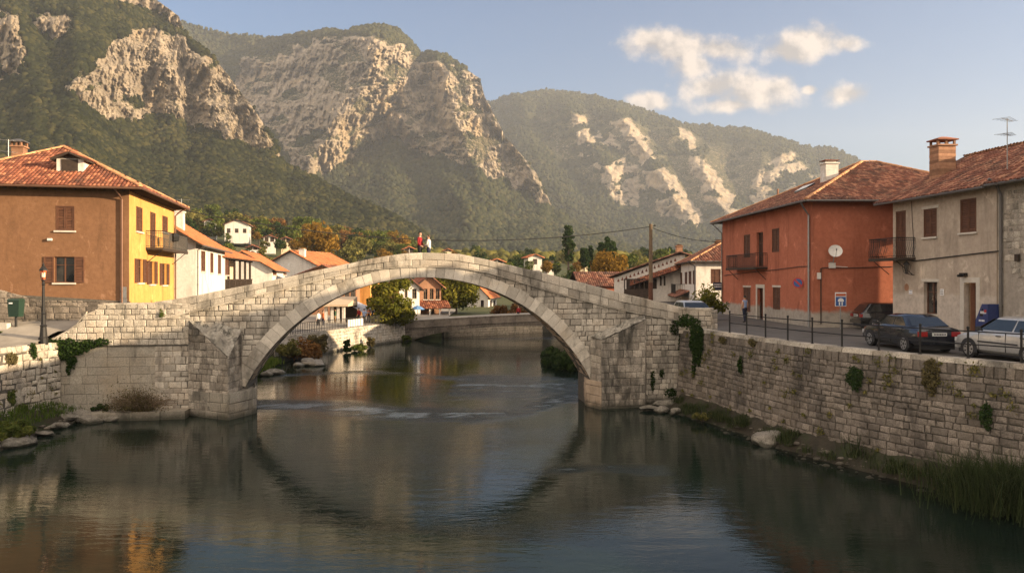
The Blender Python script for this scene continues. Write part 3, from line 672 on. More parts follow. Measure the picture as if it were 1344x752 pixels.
# right cutwater
mb = MB(); A, B_, C_ = bxy(775, .05), bxy(789, 1.1), bxy(847, .85)
quad_wall(mb, A, B_, 3.55, 3.65, -.3, (.3,.4), (.35,.6), gap=.008, jit=.01, dep=.02)
quad_wall(mb, B_, C_, 3.6, 4.65, -.3, (.3,.42), (.35,.75), gap=.010, jit=.012, dep=.02, dv=.015)
quad_wall(mb, C_, bxy(848, 0), 4.65, 4.7, -.3, (.3,.4), (.4,.6), dep=.02)
rough_top(mb, [P3(A, 3.75), P3(B_, 3.62), P3(C_, 4.68), P3(bxy(846, 0), 4.85)], 30, .5, 8)
mb.build('cutwater', CM, bridge)
mb = MB(); B2 = bxy(789, 1.16); E_ = bxy(769, -.1); Fp = bxy(765, -BWID)
quad_wall(mb, Fp, E_, 1.45, 1.45, -.6, (.4,.5), (.6,1.1), dep=.03, jit=.006, tr=(.2,.7))
quad_wall(mb, E_, B2, 1.45, 1.45, -.6, (.4,.5), (.5,1.0), dep=.03, jit=.006, tr=(.2,.7))
mb.poly([P3(q, 1.43) for q in (Fp, E_, B2, bxy(800, .5))], .5, 0)
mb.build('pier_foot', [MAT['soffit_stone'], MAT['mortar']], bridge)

# ---- river walls
class Path:
    def __init__(s, pts, batter=0., ztop=4.0):
        s.p = [Vector((p[0], p[1], 0)) for p in pts]; s.c = [0]
        for a, b_ in zip(s.p[:-1], s.p[1:]): s.c.append(s.c[-1]+(b_-a).length)
        s.L = s.c[-1]; s.b = batter; s.zt = ztop
        dirs = [(b_-a).normalized() for a, b_ in zip(s.p[:-1], s.p[1:])]
        s.nv = []
        for i in range(len(s.p)):
            d = (dirs[max(0, i-1)]+dirs[min(i, len(dirs)-1)]).normalized(); s.nv.append(Vector((d.y, -d.x, 0)))
    def __call__(s, a, z, d):
        i = 0
        while i < len(s.p)-2 and a > s.c[i+1]: i += 1
        t = (a-s.c[i])/(s.c[i+1]-s.c[i]); p = s.p[i].lerp(s.p[i+1], t); n = s.nv[i].lerp(s.nv[i+1], t).normalized()
        q = p+n*(d+s.b*(s.zt-z)); return Vector((q.x, q.y, z))
RW_TOP = 4.25
RWP = Path([(9.15,41.3),(9.5,40.2),(10.06,38.6),(11.0,34.2),(12.2,29.9),(13.8,26.8),(15.8,23.5),(19.5,17),(27,4)], .075, RW_TOP)
rw = thing('embankment_wall', 'long grey stone river wall below the railing and parked cars', 'wall', (12, 30, 0))
mb = MB(); strip(mb, RWP, list(np.linspace(0, RWP.L, 40)), lambda s: -1.4, lambda s: RW_TOP-.16, -.8, -.03, 1)
masonry(mb, RWP, 0, 32, -.3, RW_TOP-.15, (.20,.30), (.22,.58), gap=.014, jit=.022, dep=.02, chm=.022, bulge=.025, dv=.02)
masonry(mb, RWP, 32, RWP.L, -.3, RW_TOP-.15, (.3,.4), (.5,.9), gap=.014, jit=.02, dep=.02)
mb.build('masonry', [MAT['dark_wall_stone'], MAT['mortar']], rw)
mb = MB(); s = .2
while s < RWP.L-.1:
    e = min(RWP.L, s+rnd.uniform(.55, 1.0)); g = .012; z1 = RW_TOP+rnd.uniform(-.015, .015); k = rnd.uniform(.02, .05)
    b0 = [RWP(s+g, RW_TOP-.17, k), RWP(e-g, RW_TOP-.17, k), RWP(e-g, RW_TOP-.17, -.5), RWP(s+g, RW_TOP-.17, -.5)]
    t0 = [RWP(s+g, z1, k-.03), RWP(e-g, z1, k-.03), RWP(e-g, z1, -.5), RWP(s+g, z1, -.5)]
    mb.hexa(b0, t0, rnd.random(), 0); s = e
mb.build('coping', [MAT['wall_stone']], rw)
# bridge-end pillar and abutment turn
mb = MB(); F = Fr((9.0, 41.15), (10.55, 40.35))
masonry(mb, lambda s, z, d: F.pt(s, z, d), 0, F.L, 3.9, 5.22, (.22,.3), (.25,.5), gap=.012, jit=.015, dep=.02, bulge=.02)
mb.fbox(F, 0, F.L, 3.9, 5.2, -.55, -.02, .5, 1)
for k in range(4): mb.fbox(F, k*F.L/4+.01, (k+1)*F.L/4-.01, 5.2, 5.30+rnd.uniform(-.02,.02), -.58, .05, rnd.random(), 0)
F2 = Fr((10.55, 40.35), (11.0, 40.8)); masonry(mb, lambda s, z, d: F2.pt(s, z, d), 0, F2.L, 3.9, 5.2, (.22,.3), (.25,.5), dep=.02)
tag(mb.build('stone_pillar', [MAT['wall_stone'], MAT['mortar']]), 'short stone pillar ending the right parapet of the bridge', 'pillar')

# left: near wall, recessed old ashlar wall and the paler upper wall
LWP = Path([(-23.6,-20),(-23.3,15),(-22.85,33.9),(-22.2,37.4)], .03, 3.75)
lw = thing('quay_wall', 'rubble stone quay wall at the lower left edge under the plaza', 'wall', (-22.8, 34, 0))
mb = MB(); strip(mb, LWP, list(np.linspace(0, LWP.L, 30)), lambda s: -1.4, lambda s: 3.55, -.6, -.03, 1)
masonry(mb, LWP, LWP.L-14, LWP.L, -.2, 3.56, (.2,.42), (.25,.62), gap=.018, jit=.05, dep=.03, chm=.03, bulge=.04, dv=.03)
masonry(mb, LWP, 10, LWP.L-14, -.2, 3.56, (.4,.6), (.6,.9), gap=.018, jit=.05, dep=.03)
mb.build('masonry', [MAT['wall_stone'], MAT['mortar']], lw)
mb = MB(); s = 20
while s < LWP.L-.02:
    e = min(LWP.L, s+rnd.uniform(.18, .4)); g = .01; z1 = 3.77+rnd.uniform(-.02, .02)
    mb.hexa([LWP(s+g, 3.54, .05), LWP(e-g, 3.54, .05), LWP(e-g, 3.54, -.42), LWP(s+g, 3.54, -.42)], [LWP(s+g, z1, .02), LWP(e-g, z1, .02), LWP(e-g, z1, -.42), LWP(s+g, z1, -.42)], rnd.random(), 0); s = e
mb.build('coping', [MAT['wall_stone']], lw)
F = Fr((-22.2, 37.4), (-16.2, 38.36)); UW = Fr((-23.75, 37.15), (-16.2, 38.36))
rc = thing('abutment_wall', 'two-tone stone wall with a pale upper course left of the bridge', 'wall', (-19, 37.9, 0))
mb = MB(); mb.fbox(F, 0, F.L, -1.4, 3.58, -.7, -.045, .5, 1)
masonry(mb, lambda s, z, d: F.pt(s, z, d), 0, F.L, .2, 3.55, (.36,.52), (.6,1.3), gap=.006, jit=.008, dep=-.02, chm=.01, bulge=.006, dv=.006)
mb.build('old_masonry', [MAT['old_ashlar'], MAT['mortar']], rc)
mb = MB(); pr = [UW.px(*p) for p in [(60,449),(64,447),(85,437),(108,421),(110,414),(126,408),(128,399),(215,398),(236,399)]]; up_f = lin(pr)
strip(mb, UW.pt, [0]+[p[0] for p in pr if p[0] > 0]+[UW.L], lambda s: 3.5, lambda s: float(up_f(s))-.03, -.5, .03, 1)
masonry(mb, UW.pt, 0, UW.L, 3.56, 5.75, (.24,.36), (.28,.6), zt=lambda s: float(up_f(s)), gap=.012, jit=.016, dep=.07, chm=.02, bulge=.02, dv=.012, tr=(.35,1))
s = .5
while s < UW.L:
    e = min(UW.L, s+rnd.uniform(.35, .6)); z0, z1 = float(up_f(s)), float(up_f(e))
    mb.hexa([UW.pt(s+.01,z0-.05,.08),UW.pt(e-.01,z1-.05,.08),UW.pt(e-.01,z1-.05,-.5),UW.pt(s+.01,z0-.05,-.5)], [UW.pt(s+.01,z0+.03,.06),UW.pt(e-.01,z1+.03,.06),UW.pt(e-.01,z1+.03,-.5),UW.pt(s+.01,z0+.03,-.5)], rnd.uniform(.4,1), 0); s = e
mb.build('upper_masonry', [MAT['wall_stone'], MAT['mortar']], rc)
# low ledge at the foot
mb = MB(); s = .4
while s < F.L-.9:
    e = s+rnd.uniform(.7, 1.5); mb.fbox(F, s+.01, e-.01, -.8, .40+rnd.uniform(-.03, .03), .0, 1.05+rnd.uniform(-.06, .06), rnd.random(), 0); s = e
tag(mb.build('stone_ledge', [MAT['old_ashlar']]), 'low stone ledge along the foot of the abutment wall', 'ledge')

# ---- plaza on the left, road on the right
def plaza_z(x, y): return 3.76+.95*float(sstep(35.4, 39.2, np.array(y-.22*(x+24)*0)))
mb = MB(); ys_ = [10, 20, 28, 33, 34.5]+[35,35.5,36,36.5,37,37.2,37.45,37.7,37.95,38.3,38.6,39,39.5,40]+[44, 50, 56]
for y0, y1 in zip(ys_[:-1], ys_[1:]):
    def xe(y): return float(np.interp(y, [10,15,33.9,37.2,37.45,37.95,38.6,44,56], [-23.5,-23.4,-22.85,-22.42,-22.3,-19.3,-17.2,-17,-20]))
    cx = 12
    for k in range(cx):
        f = lambda y, q: xe(y)+(-60-xe(y))*q
        a, c = k/cx, (k+1)/cx
        mb.poly([(f(y0,c),y0,plaza_z(0,y0)),(f(y0,a),y0,plaza_z(0,y0)),(f(y1,a),y1,plaza_z(0,y1)),(f(y1,c),y1,plaza_z(0,y1))])
tag(mb.build('plaza_pavement', MAT['paving'], smooth=True), 'pale paved slope in front of the ochre house', kind='structure')
mb = MB(); RP = [(9.2,41.6),(9.9,40.4),(10.3,38.6),(11.3,34.3),(12.5,30.0),(14.1,27.0),(16.1,23.7),(19.8,17.2),(27.3,4.2)]
for (a, c) in zip(RP[:-1], RP[1:]): mb.poly([(a[0],a[1],4.10),(c[0],c[1],4.10),(c[0]+30,c[1],4.10),(a[0]+30,a[1],4.10)])
mb.poly([(9.2,41.6,4.10),(39.2,41.6,4.10),(39,60,4.10),(7.4,60,4.10)]); mb.poly([(7.4,60,4.10),(39,60,4.10),(40,120,4.6),(8,120,4.6)])
tag(mb.build('road', MAT['asphalt']), 'grey asphalt street behind the railing', kind='structure')
# ================================================================== BUILDINGS
def plaster(name, c1, c2, c3, zb=None, zc=None, **kw):
    m = surf(name, c1, c2, .7, c3=c3, rough=.93, bump=.35, bscale=9, bdist=.03, grain=(5, tuple(x*.8 for x in c1), .45),
             stain=[(tuple(x*.45 for x in c1), .9, .52, .70, (1,1,.16), .62), (tuple(min(.8, x*1.35+.03) for x in c2), 1.3, .60, .68, (1,1,.7), .6)], **kw)
    if zb:                                               # old lower render of another colour, with a ragged edge
        b = NB(m.node_tree); P = b.N['Principled BSDF']; src = P.inputs['Base Color'].links[0].from_socket
        co = b.N.new('ShaderNodeTexCoord').outputs['Object']; z = b.n('ShaderNodeSeparateXYZ', i_0=co).outputs[2]
        e = b.math('ADD', z, b.math('MULTIPLY', b.math('SUBTRACT', b.noise(co, 1.3, 6, .7), .5), zb[2]))
        low = b.mix(b.rng(b.noise(co, 3.2, 5, .7), .4, .65), zc, tuple(x*.72 for x in zc))
        b.put(P.inputs['Base Color'], b.mix(b.rng(e, zb[0], zb[1], 1, 0), src, low))
    return m
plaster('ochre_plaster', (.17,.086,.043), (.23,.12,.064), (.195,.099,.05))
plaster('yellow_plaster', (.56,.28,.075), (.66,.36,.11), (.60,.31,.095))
plaster('orange_plaster', (.36,.115,.064), (.48,.17,.10), (.41,.135,.077), zb=(4.9, 5.1, .5), zc=(.40,.355,.30))
plaster('beige_plaster', (.38,.31,.245), (.50,.42,.335), (.44,.36,.285), zb=(6.0, 6.2, .55), zc=(.52,.45,.38))
plaster('white_plaster', (.60,.56,.50), (.74,.70,.64), (.68,.64,.57))
plaster('cream_plaster', (.60,.48,.32), (.72,.60,.42), (.66,.54,.37))
plaster('rubble_plaster', (.27,.235,.195), (.42,.37,.31), (.33,.28,.23))
surf('roof_tile', (.17,.058,.034), (.28,.096,.052), 1.4, c3=(.14,.058,.038), tint=.38, tcol=(.33,.14,.072), rough=.8, bump=.3, bscale=20, stain=[((.06,.045,.035), 1.0, .52, .7, (1,1,1), .65), ((.30,.24,.15), 2.2, .62, .74, (1,1,1), .5)])
surf('roof_tile_new', (.40,.13,.05), (.50,.175,.07), 1.4, tint=.28, rough=.8, bump=.25, bscale=20, stain=[((.20,.09,.045), 1.0, .55, .72, (1,1,1), .5)])
surf('roof_tile_old', (.15,.06,.04), (.25,.095,.058), 1.4, c3=(.14,.075,.05), tint=.4, tcol=(.29,.15,.09), rough=.85, bump=.3, bscale=20, stain=[((.05,.04,.033), .9, .48, .68, (1,1,1), .7), ((.24,.20,.14), 2.6, .60, .72, (1,1,1), .5)])
surf('ridge_tile', (.42,.20,.09), (.55,.30,.15), 2, tint=.25, bump=.3, bscale=20)
surf('shutter_wood', (.085,.036,.020), (.13,.058,.03), 5, tint=.2, rough=.6, bump=.3, bscale=30)
surf('door_wood', (.075,.03,.018), (.12,.05,.027), 4, tint=.2, rough=.55, bump=.3, bscale=25)
surf('dark_wood', (.03,.022,.017), (.06,.042,.03), 5, tint=.2, rough=.8, bump=.3, bscale=25)
surf('old_wood', (.11,.075,.045), (.19,.135,.085), 4, tint=.25, rough=.8, bump=.3, bscale=25)
surf('lintel_stone', (.46,.42,.36), (.58,.54,.47), 3, bump=.25, bscale=25)
surf('brick', (.24,.12,.07), (.36,.20,.12), 5, tint=.3, bump=.5, bscale=18)
surf('soffit_wood', (.035,.024,.018), (.06,.042,.032), 4, bump=.2)
flat('black_iron', (.018,.017,.016), .55, .4)
flat('zinc', (.15,.14,.13), .5, .5); flat('copper_pipe', (.16,.085,.055), .5, .4); flat('grey_metal', (.28,.28,.27), .45, .7)
flat('cable_black', (.015,.015,.015), .7); flat('white_plastic', (.62,.60,.56), .5)
m, b = new_mat('window_glass'); MAT['window_glass'] = m
b.put(b.P.inputs['Base Color'], b.mix(b.rng(b.noise(b.obj, 1.5, 2), .4, .6), (.012,.013,.014), (.05,.045,.04))); b.P.inputs['Roughness'].default_value = .06; b.P.inputs['Specular IOR Level'].default_value = .7

def wall(mb, F, a0, a1, zb, zt, ops=(), rev=.16, mi=0, thick=.3):
    A = sorted({a0, a1, *[min(max(o[i], a0), a1) for o in ops for i in (0, 1)]}); Z = sorted({zb, zt, *[min(max(o[i], zb), zt) for o in ops for i in (2, 3)]})
    for i in range(len(A)-1):
        for j in range(len(Z)-1):
            ca, cz = (A[i]+A[i+1])/2, (Z[j]+Z[j+1])/2
            if any(o[0] < ca < o[1] and o[2] < cz < o[3] for o in ops): continue
            mb.poly([F.pt(A[i], Z[j]), F.pt(A[i+1], Z[j]), F.pt(A[i+1], Z[j+1]), F.pt(A[i], Z[j+1])], .5, mi)
    for (x0, x1, z0, z1) in ops:
        c = [(x0,z0),(x1,z0),(x1,z1),(x0,z1)]
        for k in range(4):
            p, q = c[k], c[(k+1) % 4]; mb.poly([F.pt(*p, 0), F.pt(*q, 0), F.pt(*q, -rev), F.pt(*p, -rev)], .5, mi)
        mb.poly([F.pt(x0, z0, -rev-.12), F.pt(x1, z0, -rev-.12), F.pt(x1, z1, -rev-.12), F.pt(x0, z1, -rev-.12)], .5, mi)
def shutter_panel(F, a0, a1, z0, z1, d, mat_, parent, slats=True):
    mb = MB(); t = min(.06, (a1-a0)*.16)
    mb.fbox(F, a0, a0+t, z0, z1, d, d+.045, .5); mb.fbox(F, a1-t, a1, z0, z1, d, d+.045, .55)
    for zz in (z0, (z0+z1)/2-t/2, z1-t): mb.fbox(F, a0+t, a1-t, zz, zz+t, d+.002, d+.043, .45)
    mb.fbox(F, a0+t, a1-t, z0+t, z1-t, d+.001, d+.012, .1)
    n = max(4, int((z1-z0)/.085))
    for k in range(n):
        z = z0+t+(z1-z0-2*t)*(k+.5)/n; h = (z1-z0-2*t)/n*.62
        mb.add([F.pt(a0+t, z-h/2, d+.040), F.pt(a1-t, z-h/2, d+.040), F.pt(a1-t, z+h/2, d+.014), F.pt(a0+t, z+h/2, d+.014), F.pt(a0+t, z-h/2, d+.030), F.pt(a1-t, z-h/2, d+.030)], [(0,1,2,3),(4,5,1,0)], rnd.random())
    return mb.build('shutter', MAT[mat_], parent)
def window(th, F, r, kind='shut', wood='shutter_wood', rev=.16, surround=None, sill=True, sw=None, panes=2, label=None):
    a0, a1, z0, z1 = r; mb = MB(); t = .05
    d0, d1 = -rev-.02, -rev+.04
    if kind in ('open', 'plain', 'door'):
        mb.fbox(F, a0, a0+t, z0, z1, d0, d1); mb.fbox(F, a1-t, a1, z0, z1, d0, d1); mb.fbox(F, a0+t, a1-t, z0, z0+t, d0, d1); mb.fbox(F, a0+t, a1-t, z1-t, z1, d0, d1)
        for k in range(1, panes): c = a0+(a1-a0)*k/panes; mb.fbox(F, c-.03, c+.03, z0+t, z1-t, d0, d1-.005)
        if z1-z0 > .9: zz = z0+(z1-z0)*.68; mb.fbox(F, a0+t, a1-t, zz-.015, zz+.015, d0, d1-.01)
    else:
        mb.fbox(F, a0, a1, z1-.045, z1, -rev, .015); mb.fbox(F, a0, a1, z0, z0+.04, -rev, .015); mb.fbox(F, a0, a0+.04, z0+.04, z1-.045, -rev, .01); mb.fbox(F, a1-.04, a1, z0+.04, z1-.045, -rev, .01)
    w = mb.build('window', MAT[wood], th)
    if label: w['label'] = label
    if kind in ('open', 'plain', 'door'):
        mb = MB(); mb.poly([F.pt(a0+t, z0+t, d0+.02), F.pt(a1-t, z0+t, d0+.02), F.pt(a1-t, z1-t, d0+.02), F.pt(a0+t, z1-t, d0+.02)]); mb.build('pane', MAT['window_glass'], w)
    m_ = (a0+a1)/2
    if kind == 'shut':
        shutter_panel(F, a0+.045, m_-.006, z0+.045, z1-.05, -.055, wood, w); shutter_panel(F, m_+.006, a1-.045, z0+.045, z1-.05, -.055, wood, w)
    if kind == 'open':
        s_ = sw or (a1-a0)*.5
        shutter_panel(F, a0-s_-.01, a0-.01, z0, z1, .012, wood, w); shutter_panel(F, a1+.01, a1+s_+.01, z0, z1, .012, wood, w)
    if sill:
        mb = MB(); mb.fbox(F, a0-.08, a1+.08, z0-.09, z0-.005, -.1, .09); mb.build('sill', MAT['lintel_stone'], w)
    if surround:
        mb = MB(); q = surround
        mb.fbox(F, a0-q, a1+q, z1+.002, z1+q, -.05, .022)
        if surround > .15 or kind == 'door': mb.fbox(F, a0-q, a0-.002, z0, z1+.002, -.05, .02); mb.fbox(F, a1+.002, a1+q, z0, z1+.002, -.05, .02)
        mb.build('surround', MAT['lintel_stone'], w)
    return w
def door(th, F, r, wood='door_wood', rev=.3, surround=.2):
    a0, a1, z0, z1 = r; mb = MB(); d = -rev
    mb.fbox(F, a0, a1, z0, z1, d-.03, d)
    n = 2
    for i in range(n):
        for (u, v) in ((.06, .42), (.47, .93)):
            x0 = a0+(a1-a0)*(i/n)+.06; x1 = a0+(a1-a0)*((i+1)/n)-.06; mb.fbox(F, x0, x1, z0+(z1-z0)*u, z0+(z1-z0)*v, d-.01, d+.025, .8)
    w = mb.build('door', MAT[wood], th)
    mb = MB(); mb.tube([F.pt(a1-.12, z0+1.0, d), F.pt(a1-.12, z0+1.0, d+.07), F.pt(a1-.22, z0+1.0, d+.07)], .015, 6); mb.build('handle', MAT['black_iron'], w)
    if surround:
        mb = MB(); q = surround; mb.fbox(F, a0-q, a1+q, z1+.002, z1+q, -.05, .03); mb.fbox(F, a0-q, a0-.002, z0-.1, z1+.002, -.05, .028); mb.fbox(F, a1+.002, a1+q, z0-.1, z1+.002, -.05, .028)
        mb.fbox(F, a0-q, a1+q, z0-.16, z0-.005, -.2, .25); mb.build('surround', MAT['lintel_stone'], w)
    return w
def balcony(th, F, a0, a1, z, dep, rail=.95, step=.11, braces=True, bulge=.0):
    mb = MB(); mb.fbox(F, a0, a1, z-.12, z, .0, dep); mb.fbox(F, a0, a1, z-.17, z-.121, dep-.08, dep-.01)
    if braces:
        for a in (a0+.25, a1-.25): mb.tube([F.pt(a, z-.12, dep-.1), F.pt(a, z-.85, .02)], .022, 6, mi=1)
    bal = mb.build('balcony', [MAT['dark_wood'], MAT['black_iron']], th)
    mb = MB(); pth = [F.pt(a0+.03, 0, .02), F.pt(a0+.03, 0, dep-.04), F.pt(a1-.03, 0, dep-.04), F.pt(a1-.03, 0, .02)]
    for zz, rr in ((z+rail, .024), (z+.08, .014), (z+rail-.12, .012)): mb.tube([Vector((p.x, p.y, zz)) for p in pth], rr, 5)
    for p, q in zip(pth[:-1], pth[1:]):
        n = max(2, int((q-p).length/step))
        for k in range(n+1):
            c = p.lerp(q, k/n); o = F.n*bulge
            mb.tube([Vector((c.x, c.y, z)), Vector((c.x, c.y, z+.25))+o, Vector((c.x, c.y, z+rail*.6))-o*.4, Vector((c.x, c.y, z+rail))], .011, 4, cap=False)
    mb.build('railing', MAT['black_iron'], bal)
    return bal
def tiles(mb, poly, pitch=.21, course=.34, mi=0, slab=.10, mslab=1):
    """barrel tiles in overlapping courses on a sloping polygon whose first edge is the eave, left to right seen from outside"""
    P = [Vector(p) for p in poly]; e = (P[1]-P[0]).normalized(); n = None
    for k in range(2, len(P)):
        c = e.cross(P[k]-P[0])
        if c.length > .5: n = c.normalized(); break
    if n.z < 0: n = -n
    g = n.cross(e)
    if (P[2]-P[0]).dot(g) < 0: g = -g
    Q = [((p-P[0]).dot(e), (p-P[0]).dot(g)) for p in P]
    U0, U1 = min(q[0] for q in Q), max(q[0] for q in Q); V1 = max(q[1] for q in Q)
    low = [p-n*slab for p in P]; k = len(P); up = [p-n*.012 for p in P]
    mb.add(up+low, [list(range(k)), list(range(2*k-1, k-1, -1))]+[(i, k+i, k+(i+1) % k, (i+1) % k) for i in range(k)], .2, mslab)
    xs_ = np.arange(U0+pitch/2, U1, pitch); vs_ = np.arange(-.02, V1-.02, course)
    if not len(xs_) or not len(vs_): return
    XX, VV = np.meshgrid(xs_, vs_); sd_ = poly_sd(Q, XX, VV+course*.5)
    sec = [(-.5, 0.0), (-.3, .62), (0, .9), (.3, .62), (.5, 0.0)]; hgt = pitch*.36
    for x, v, s_ in zip(XX.ravel(), VV.ravel(), sd_.ravel()):
        if s_ > .03: continue
        jx, jv = rnd.uniform(-.012, .012), rnd.uniform(-.025, .025); t = rnd.random(); lift = rnd.uniform(.012, .03); a = []; c = []
        for (sx, sz) in sec:
            a.append(P[0]+e*(x+jx+sx*pitch*1.02)+g*(v+jv-.03)+n*(sz*hgt+lift)); c.append(P[0]+e*(x+jx+sx*pitch*.86)+g*(v+jv+course*1.08)+n*(sz*hgt*.85))
        mb.add(a+c, [(i, i+1, 6+i, 5+i) for i in range(4)]+[(0, 4, 3, 2, 1)], t, mi)
def ridge(mb, a, c, r=.12, step=.36, mi=0):
    a, c = Vector(a), Vector(c); L = (c-a).length; n = max(1, int(L/step)); d = (c-a).normalized(); sd_ = d.cross(Vector((0, 0, 1))).normalized(); up = sd_.cross(d)
    for k in range(n):
        p, q = a.lerp(c, k/n), a.lerp(c, (k+1.12)/n); rr = r*rnd.uniform(.92, 1.08); vs = []
        for (o, f) in ((p, 1.0), (q, .86)):
            for i in range(6): th = math.pi*i/5; vs.append(o+sd_*math.cos(th)*rr*f+up*(math.sin(th)*rr*f*.8-.02))
        mb.add(vs, [(i, i+1, 7+i, 6+i) for i in range(5)]+[(5,4,3,2,1,0)], rnd.random(), mi)
def eave_rect(F0, F1, w, l, over):
    """four eave corners NL, NR, FR, FL around a plan rectangle given by near-right corner frames"""
def hip_roof(th, NL, NR, FR, FL, z, rise, inset_n, inset_f, axis, over, mats, pitch=.19, course=.31, name='roof'):
    """hip roof; axis 'v': ridge runs near to far, 'u': left to right; insets are the ridge's distance from each end"""
    c = [Vector((p[0], p[1], z)) for p in (NL, NR, FR, FL)]; u = (c[1]-c[0]).normalized(); v = (c[2]-c[1]).normalized()
    c = [c[0]-u*over-v*over, c[1]+u*over-v*over, c[2]+u*over+v*over, c[3]-u*over+v*over]
    for p in c: p.z = z-.02
    up = Vector((0, 0, rise))
    if axis == 'v':
        r0 = (c[0]+c[1])/2+v*(inset_n+over)+up; r1 = (c[3]+c[2])/2-v*(inset_f+over)+up
        planes = [[c[0], c[1], r0], [c[1], c[2], r1, r0], [c[2], c[3], r1], [c[3], c[0], r0, r1]]; hips = [(c[0], r0), (c[1], r0), (c[2], r1), (c[3], r1)]
    else:
        r0 = (c[0]+c[3])/2+u*(inset_n+over)+up; r1 = (c[1]+c[2])/2-u*(inset_f+over)+up
        planes = [[c[0], c[1], r1, r0], [c[1], c[2], r1], [c[2], c[3], r0, r1], [c[3], c[0], r0]]; hips = [(c[0], r0), (c[3], r0), (c[1], r1), (c[2], r1)]
    mb = MB()
    for p in planes: tiles(mb, p, pitch, course)
    for a, b_ in hips+[(r0, r1)]:
        if (a-b_).length > .2: ridge(mb, a+Vector((0,0,.06)), b_+Vector((0,0,.06)), mi=2)
    rf_ = mb.build(name, mats, th); return rf_, c, (r0, r1)
def gutter(th, a, c, mat_='zinc'):
    mb = MB(); a, c = Vector(a), Vector(c); mb.tube([a, c], .065, 8); return mb.build('gutter', MAT[mat_], th)
def pipe(th, pts, mat_='zinc', r=.05):
    mb = MB(); mb.tube(pts, r, 8); p0, p1 = Vector(pts[-2]), Vector(pts[-1])
    for k in range(1, 4): q = p0.lerp(p1, k/4); mb.tube([q-Vector((0,0,.03)), q+Vector((0,0,.03))], r*1.35, 8)
    return mb.build('downpipe', MAT[mat_], th)
def chimney(parent, x, y, z0, z1, w, d, mats, cap='slab', rz=0.0):
    mb = MB(); cr, sr = math.cos(rz), math.sin(rz)
    def bx(hw, hd, a, c, t=.5, mi=0):
        q = [(-hw,-hd),(hw,-hd),(hw,hd),(-hw,hd)]; q = [(x+p[0]*cr-p[1]*sr, y+p[0]*sr+p[1]*cr) for p in q]
        mb.hexa([(*p, a) for p in q], [(*p, c) for p in q], t, mi)
    z = z0
    while z < z1-.01:
        h = min(.16, z1-z); bx(w/2+rnd.uniform(-.006,.006), d/2+rnd.uniform(-.006,.006), z, z+h-.008, rnd.random()); z += h
    bx(w/2-.012, d/2-.012, z0, z1, .2)
    bx(w/2+.07, d/2+.07, z1, z1+.08, .5)
    if cap == 'roof':
        for (sx, sy) in ((-1,-1),(1,-1),(1,1),(-1,1),(0,-1),(0,1)):
            px_, py_ = sx*(w/2-.05), sy*(d/2-.05); mb.box(x+px_-.05, x+px_+.05, y+py_-.05, y+py_+.05, z1+.08, z1+.30, .3)
        bx(w/2+.10, d/2+.10, z1+.30, z1+.36, .6, 1)
        q = [(-w/2-.1,-d/2-.1),(w/2+.1,-d/2-.1),(w/2+.1,d/2+.1),(-w/2-.1,d/2+.1)]; q = [(x+p[0]*cr-p[1]*sr, y+p[0]*sr+p[1]*cr) for p in q]
        mb.hexa([(*p, z1+.361) for p in q], [(x+(p[0]-x)*.25, y+(p[1]-y)*.25, z1+.50) for p in q], .8, 1)
    else:
        bx(w/2-.1, d/2-.1, z1+.08, z1+.2, .3); bx(w/2+.05, d/2+.05, z1+.2, z1+.25, .5, 1)
    return mb.build('chimney', mats, parent)
def antenna(name_label, x, y, z0, h, n=5, rz=.4, group=None):
    mb = MB(); mb.tube([(x, y, z0), (x, y, z0+h)], .02, 6)
    c, s = math.cos(rz), math.sin(rz)
    for zz, L in ((z0+h-.06, 1.1), (z0+h*.68, .8)):
        mb.tube([(x-c*L/2, y-s*L/2, zz), (x+c*L/2, y+s*L/2, zz)], .012, 4)
        for k in range(n):
            t = (k/(n-1)-.5)*L*.95; w = .34-.04*k; mb.tube([(x+c*t+s*w, y+s*t-c*w, zz), (x+c*t-s*w, y+s*t+c*w, zz)], .007, 4)
    return tag(mb.build('aerial', MAT['grey_metal']), name_label, 'aerial', group)
def sag(a, c, drop, n=14):
    a, c = Vector(a), Vector(c); return [a.lerp(c, k/n)-Vector((0, 0, drop*4*(k/n)*(1-k/n))) for k in range(n+1)]

def on_plane(A, B, C, px, py):
    A, B, C = Vector(A), Vector(B), Vector(C); n = (B-A).cross(C-A); o = Vector((0, 0, HC)); d = Vector(((px-672)/1000, 1, (365-py)/1000)); return o+d*((A-o).dot(n)/d.dot(n))
# ---------------- ochre and yellow house, left
K = Vector((-20.1, 40, 0)); YU = Vector((-.217, .976, 0)).normalized(); OU = Vector((YU.y, -YU.x, 0))
OW, OL, OZ = 9.2, 11.0, 11.62
NLo = K-OU*OW; FRo = K+YU*OL; FLo = NLo+YU*OL
FO = Fr(NLo, K); FY = Fr(K, FRo); FB = Fr(FRo, FLo); FW = Fr(FLo, NLo)
oh = thing('ochre_house', 'large ochre house with a sunlit yellow side and hipped red tile roof', 'house', (K.x-4, K.y+4, 4.6))
w1 = FO.rect(73.4, 97.7, 270.4, 302.7); w2 = FO.rect(71.2, 97.7, 337, 371)
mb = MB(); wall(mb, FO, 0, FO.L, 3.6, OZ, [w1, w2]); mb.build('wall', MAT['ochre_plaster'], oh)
yo = [FY.rect(178.6,186.8,272,304), FY.rect(197,204,279,326), FY.rect(213,220,284,305), FY.rect(180.5,187.5,340,371), FY.rect(196,202.5,343,373), FY.rect(212.5,218.5,346,374)]
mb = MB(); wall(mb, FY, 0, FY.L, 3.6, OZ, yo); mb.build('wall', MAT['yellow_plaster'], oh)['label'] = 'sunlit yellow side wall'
mb = MB(); wall(mb, FB, 0, FB.L, 3.6, OZ); wall(mb, FW, 0, FW.L, 3.6, OZ); mb.build('wall', MAT['ochre_plaster'], oh)
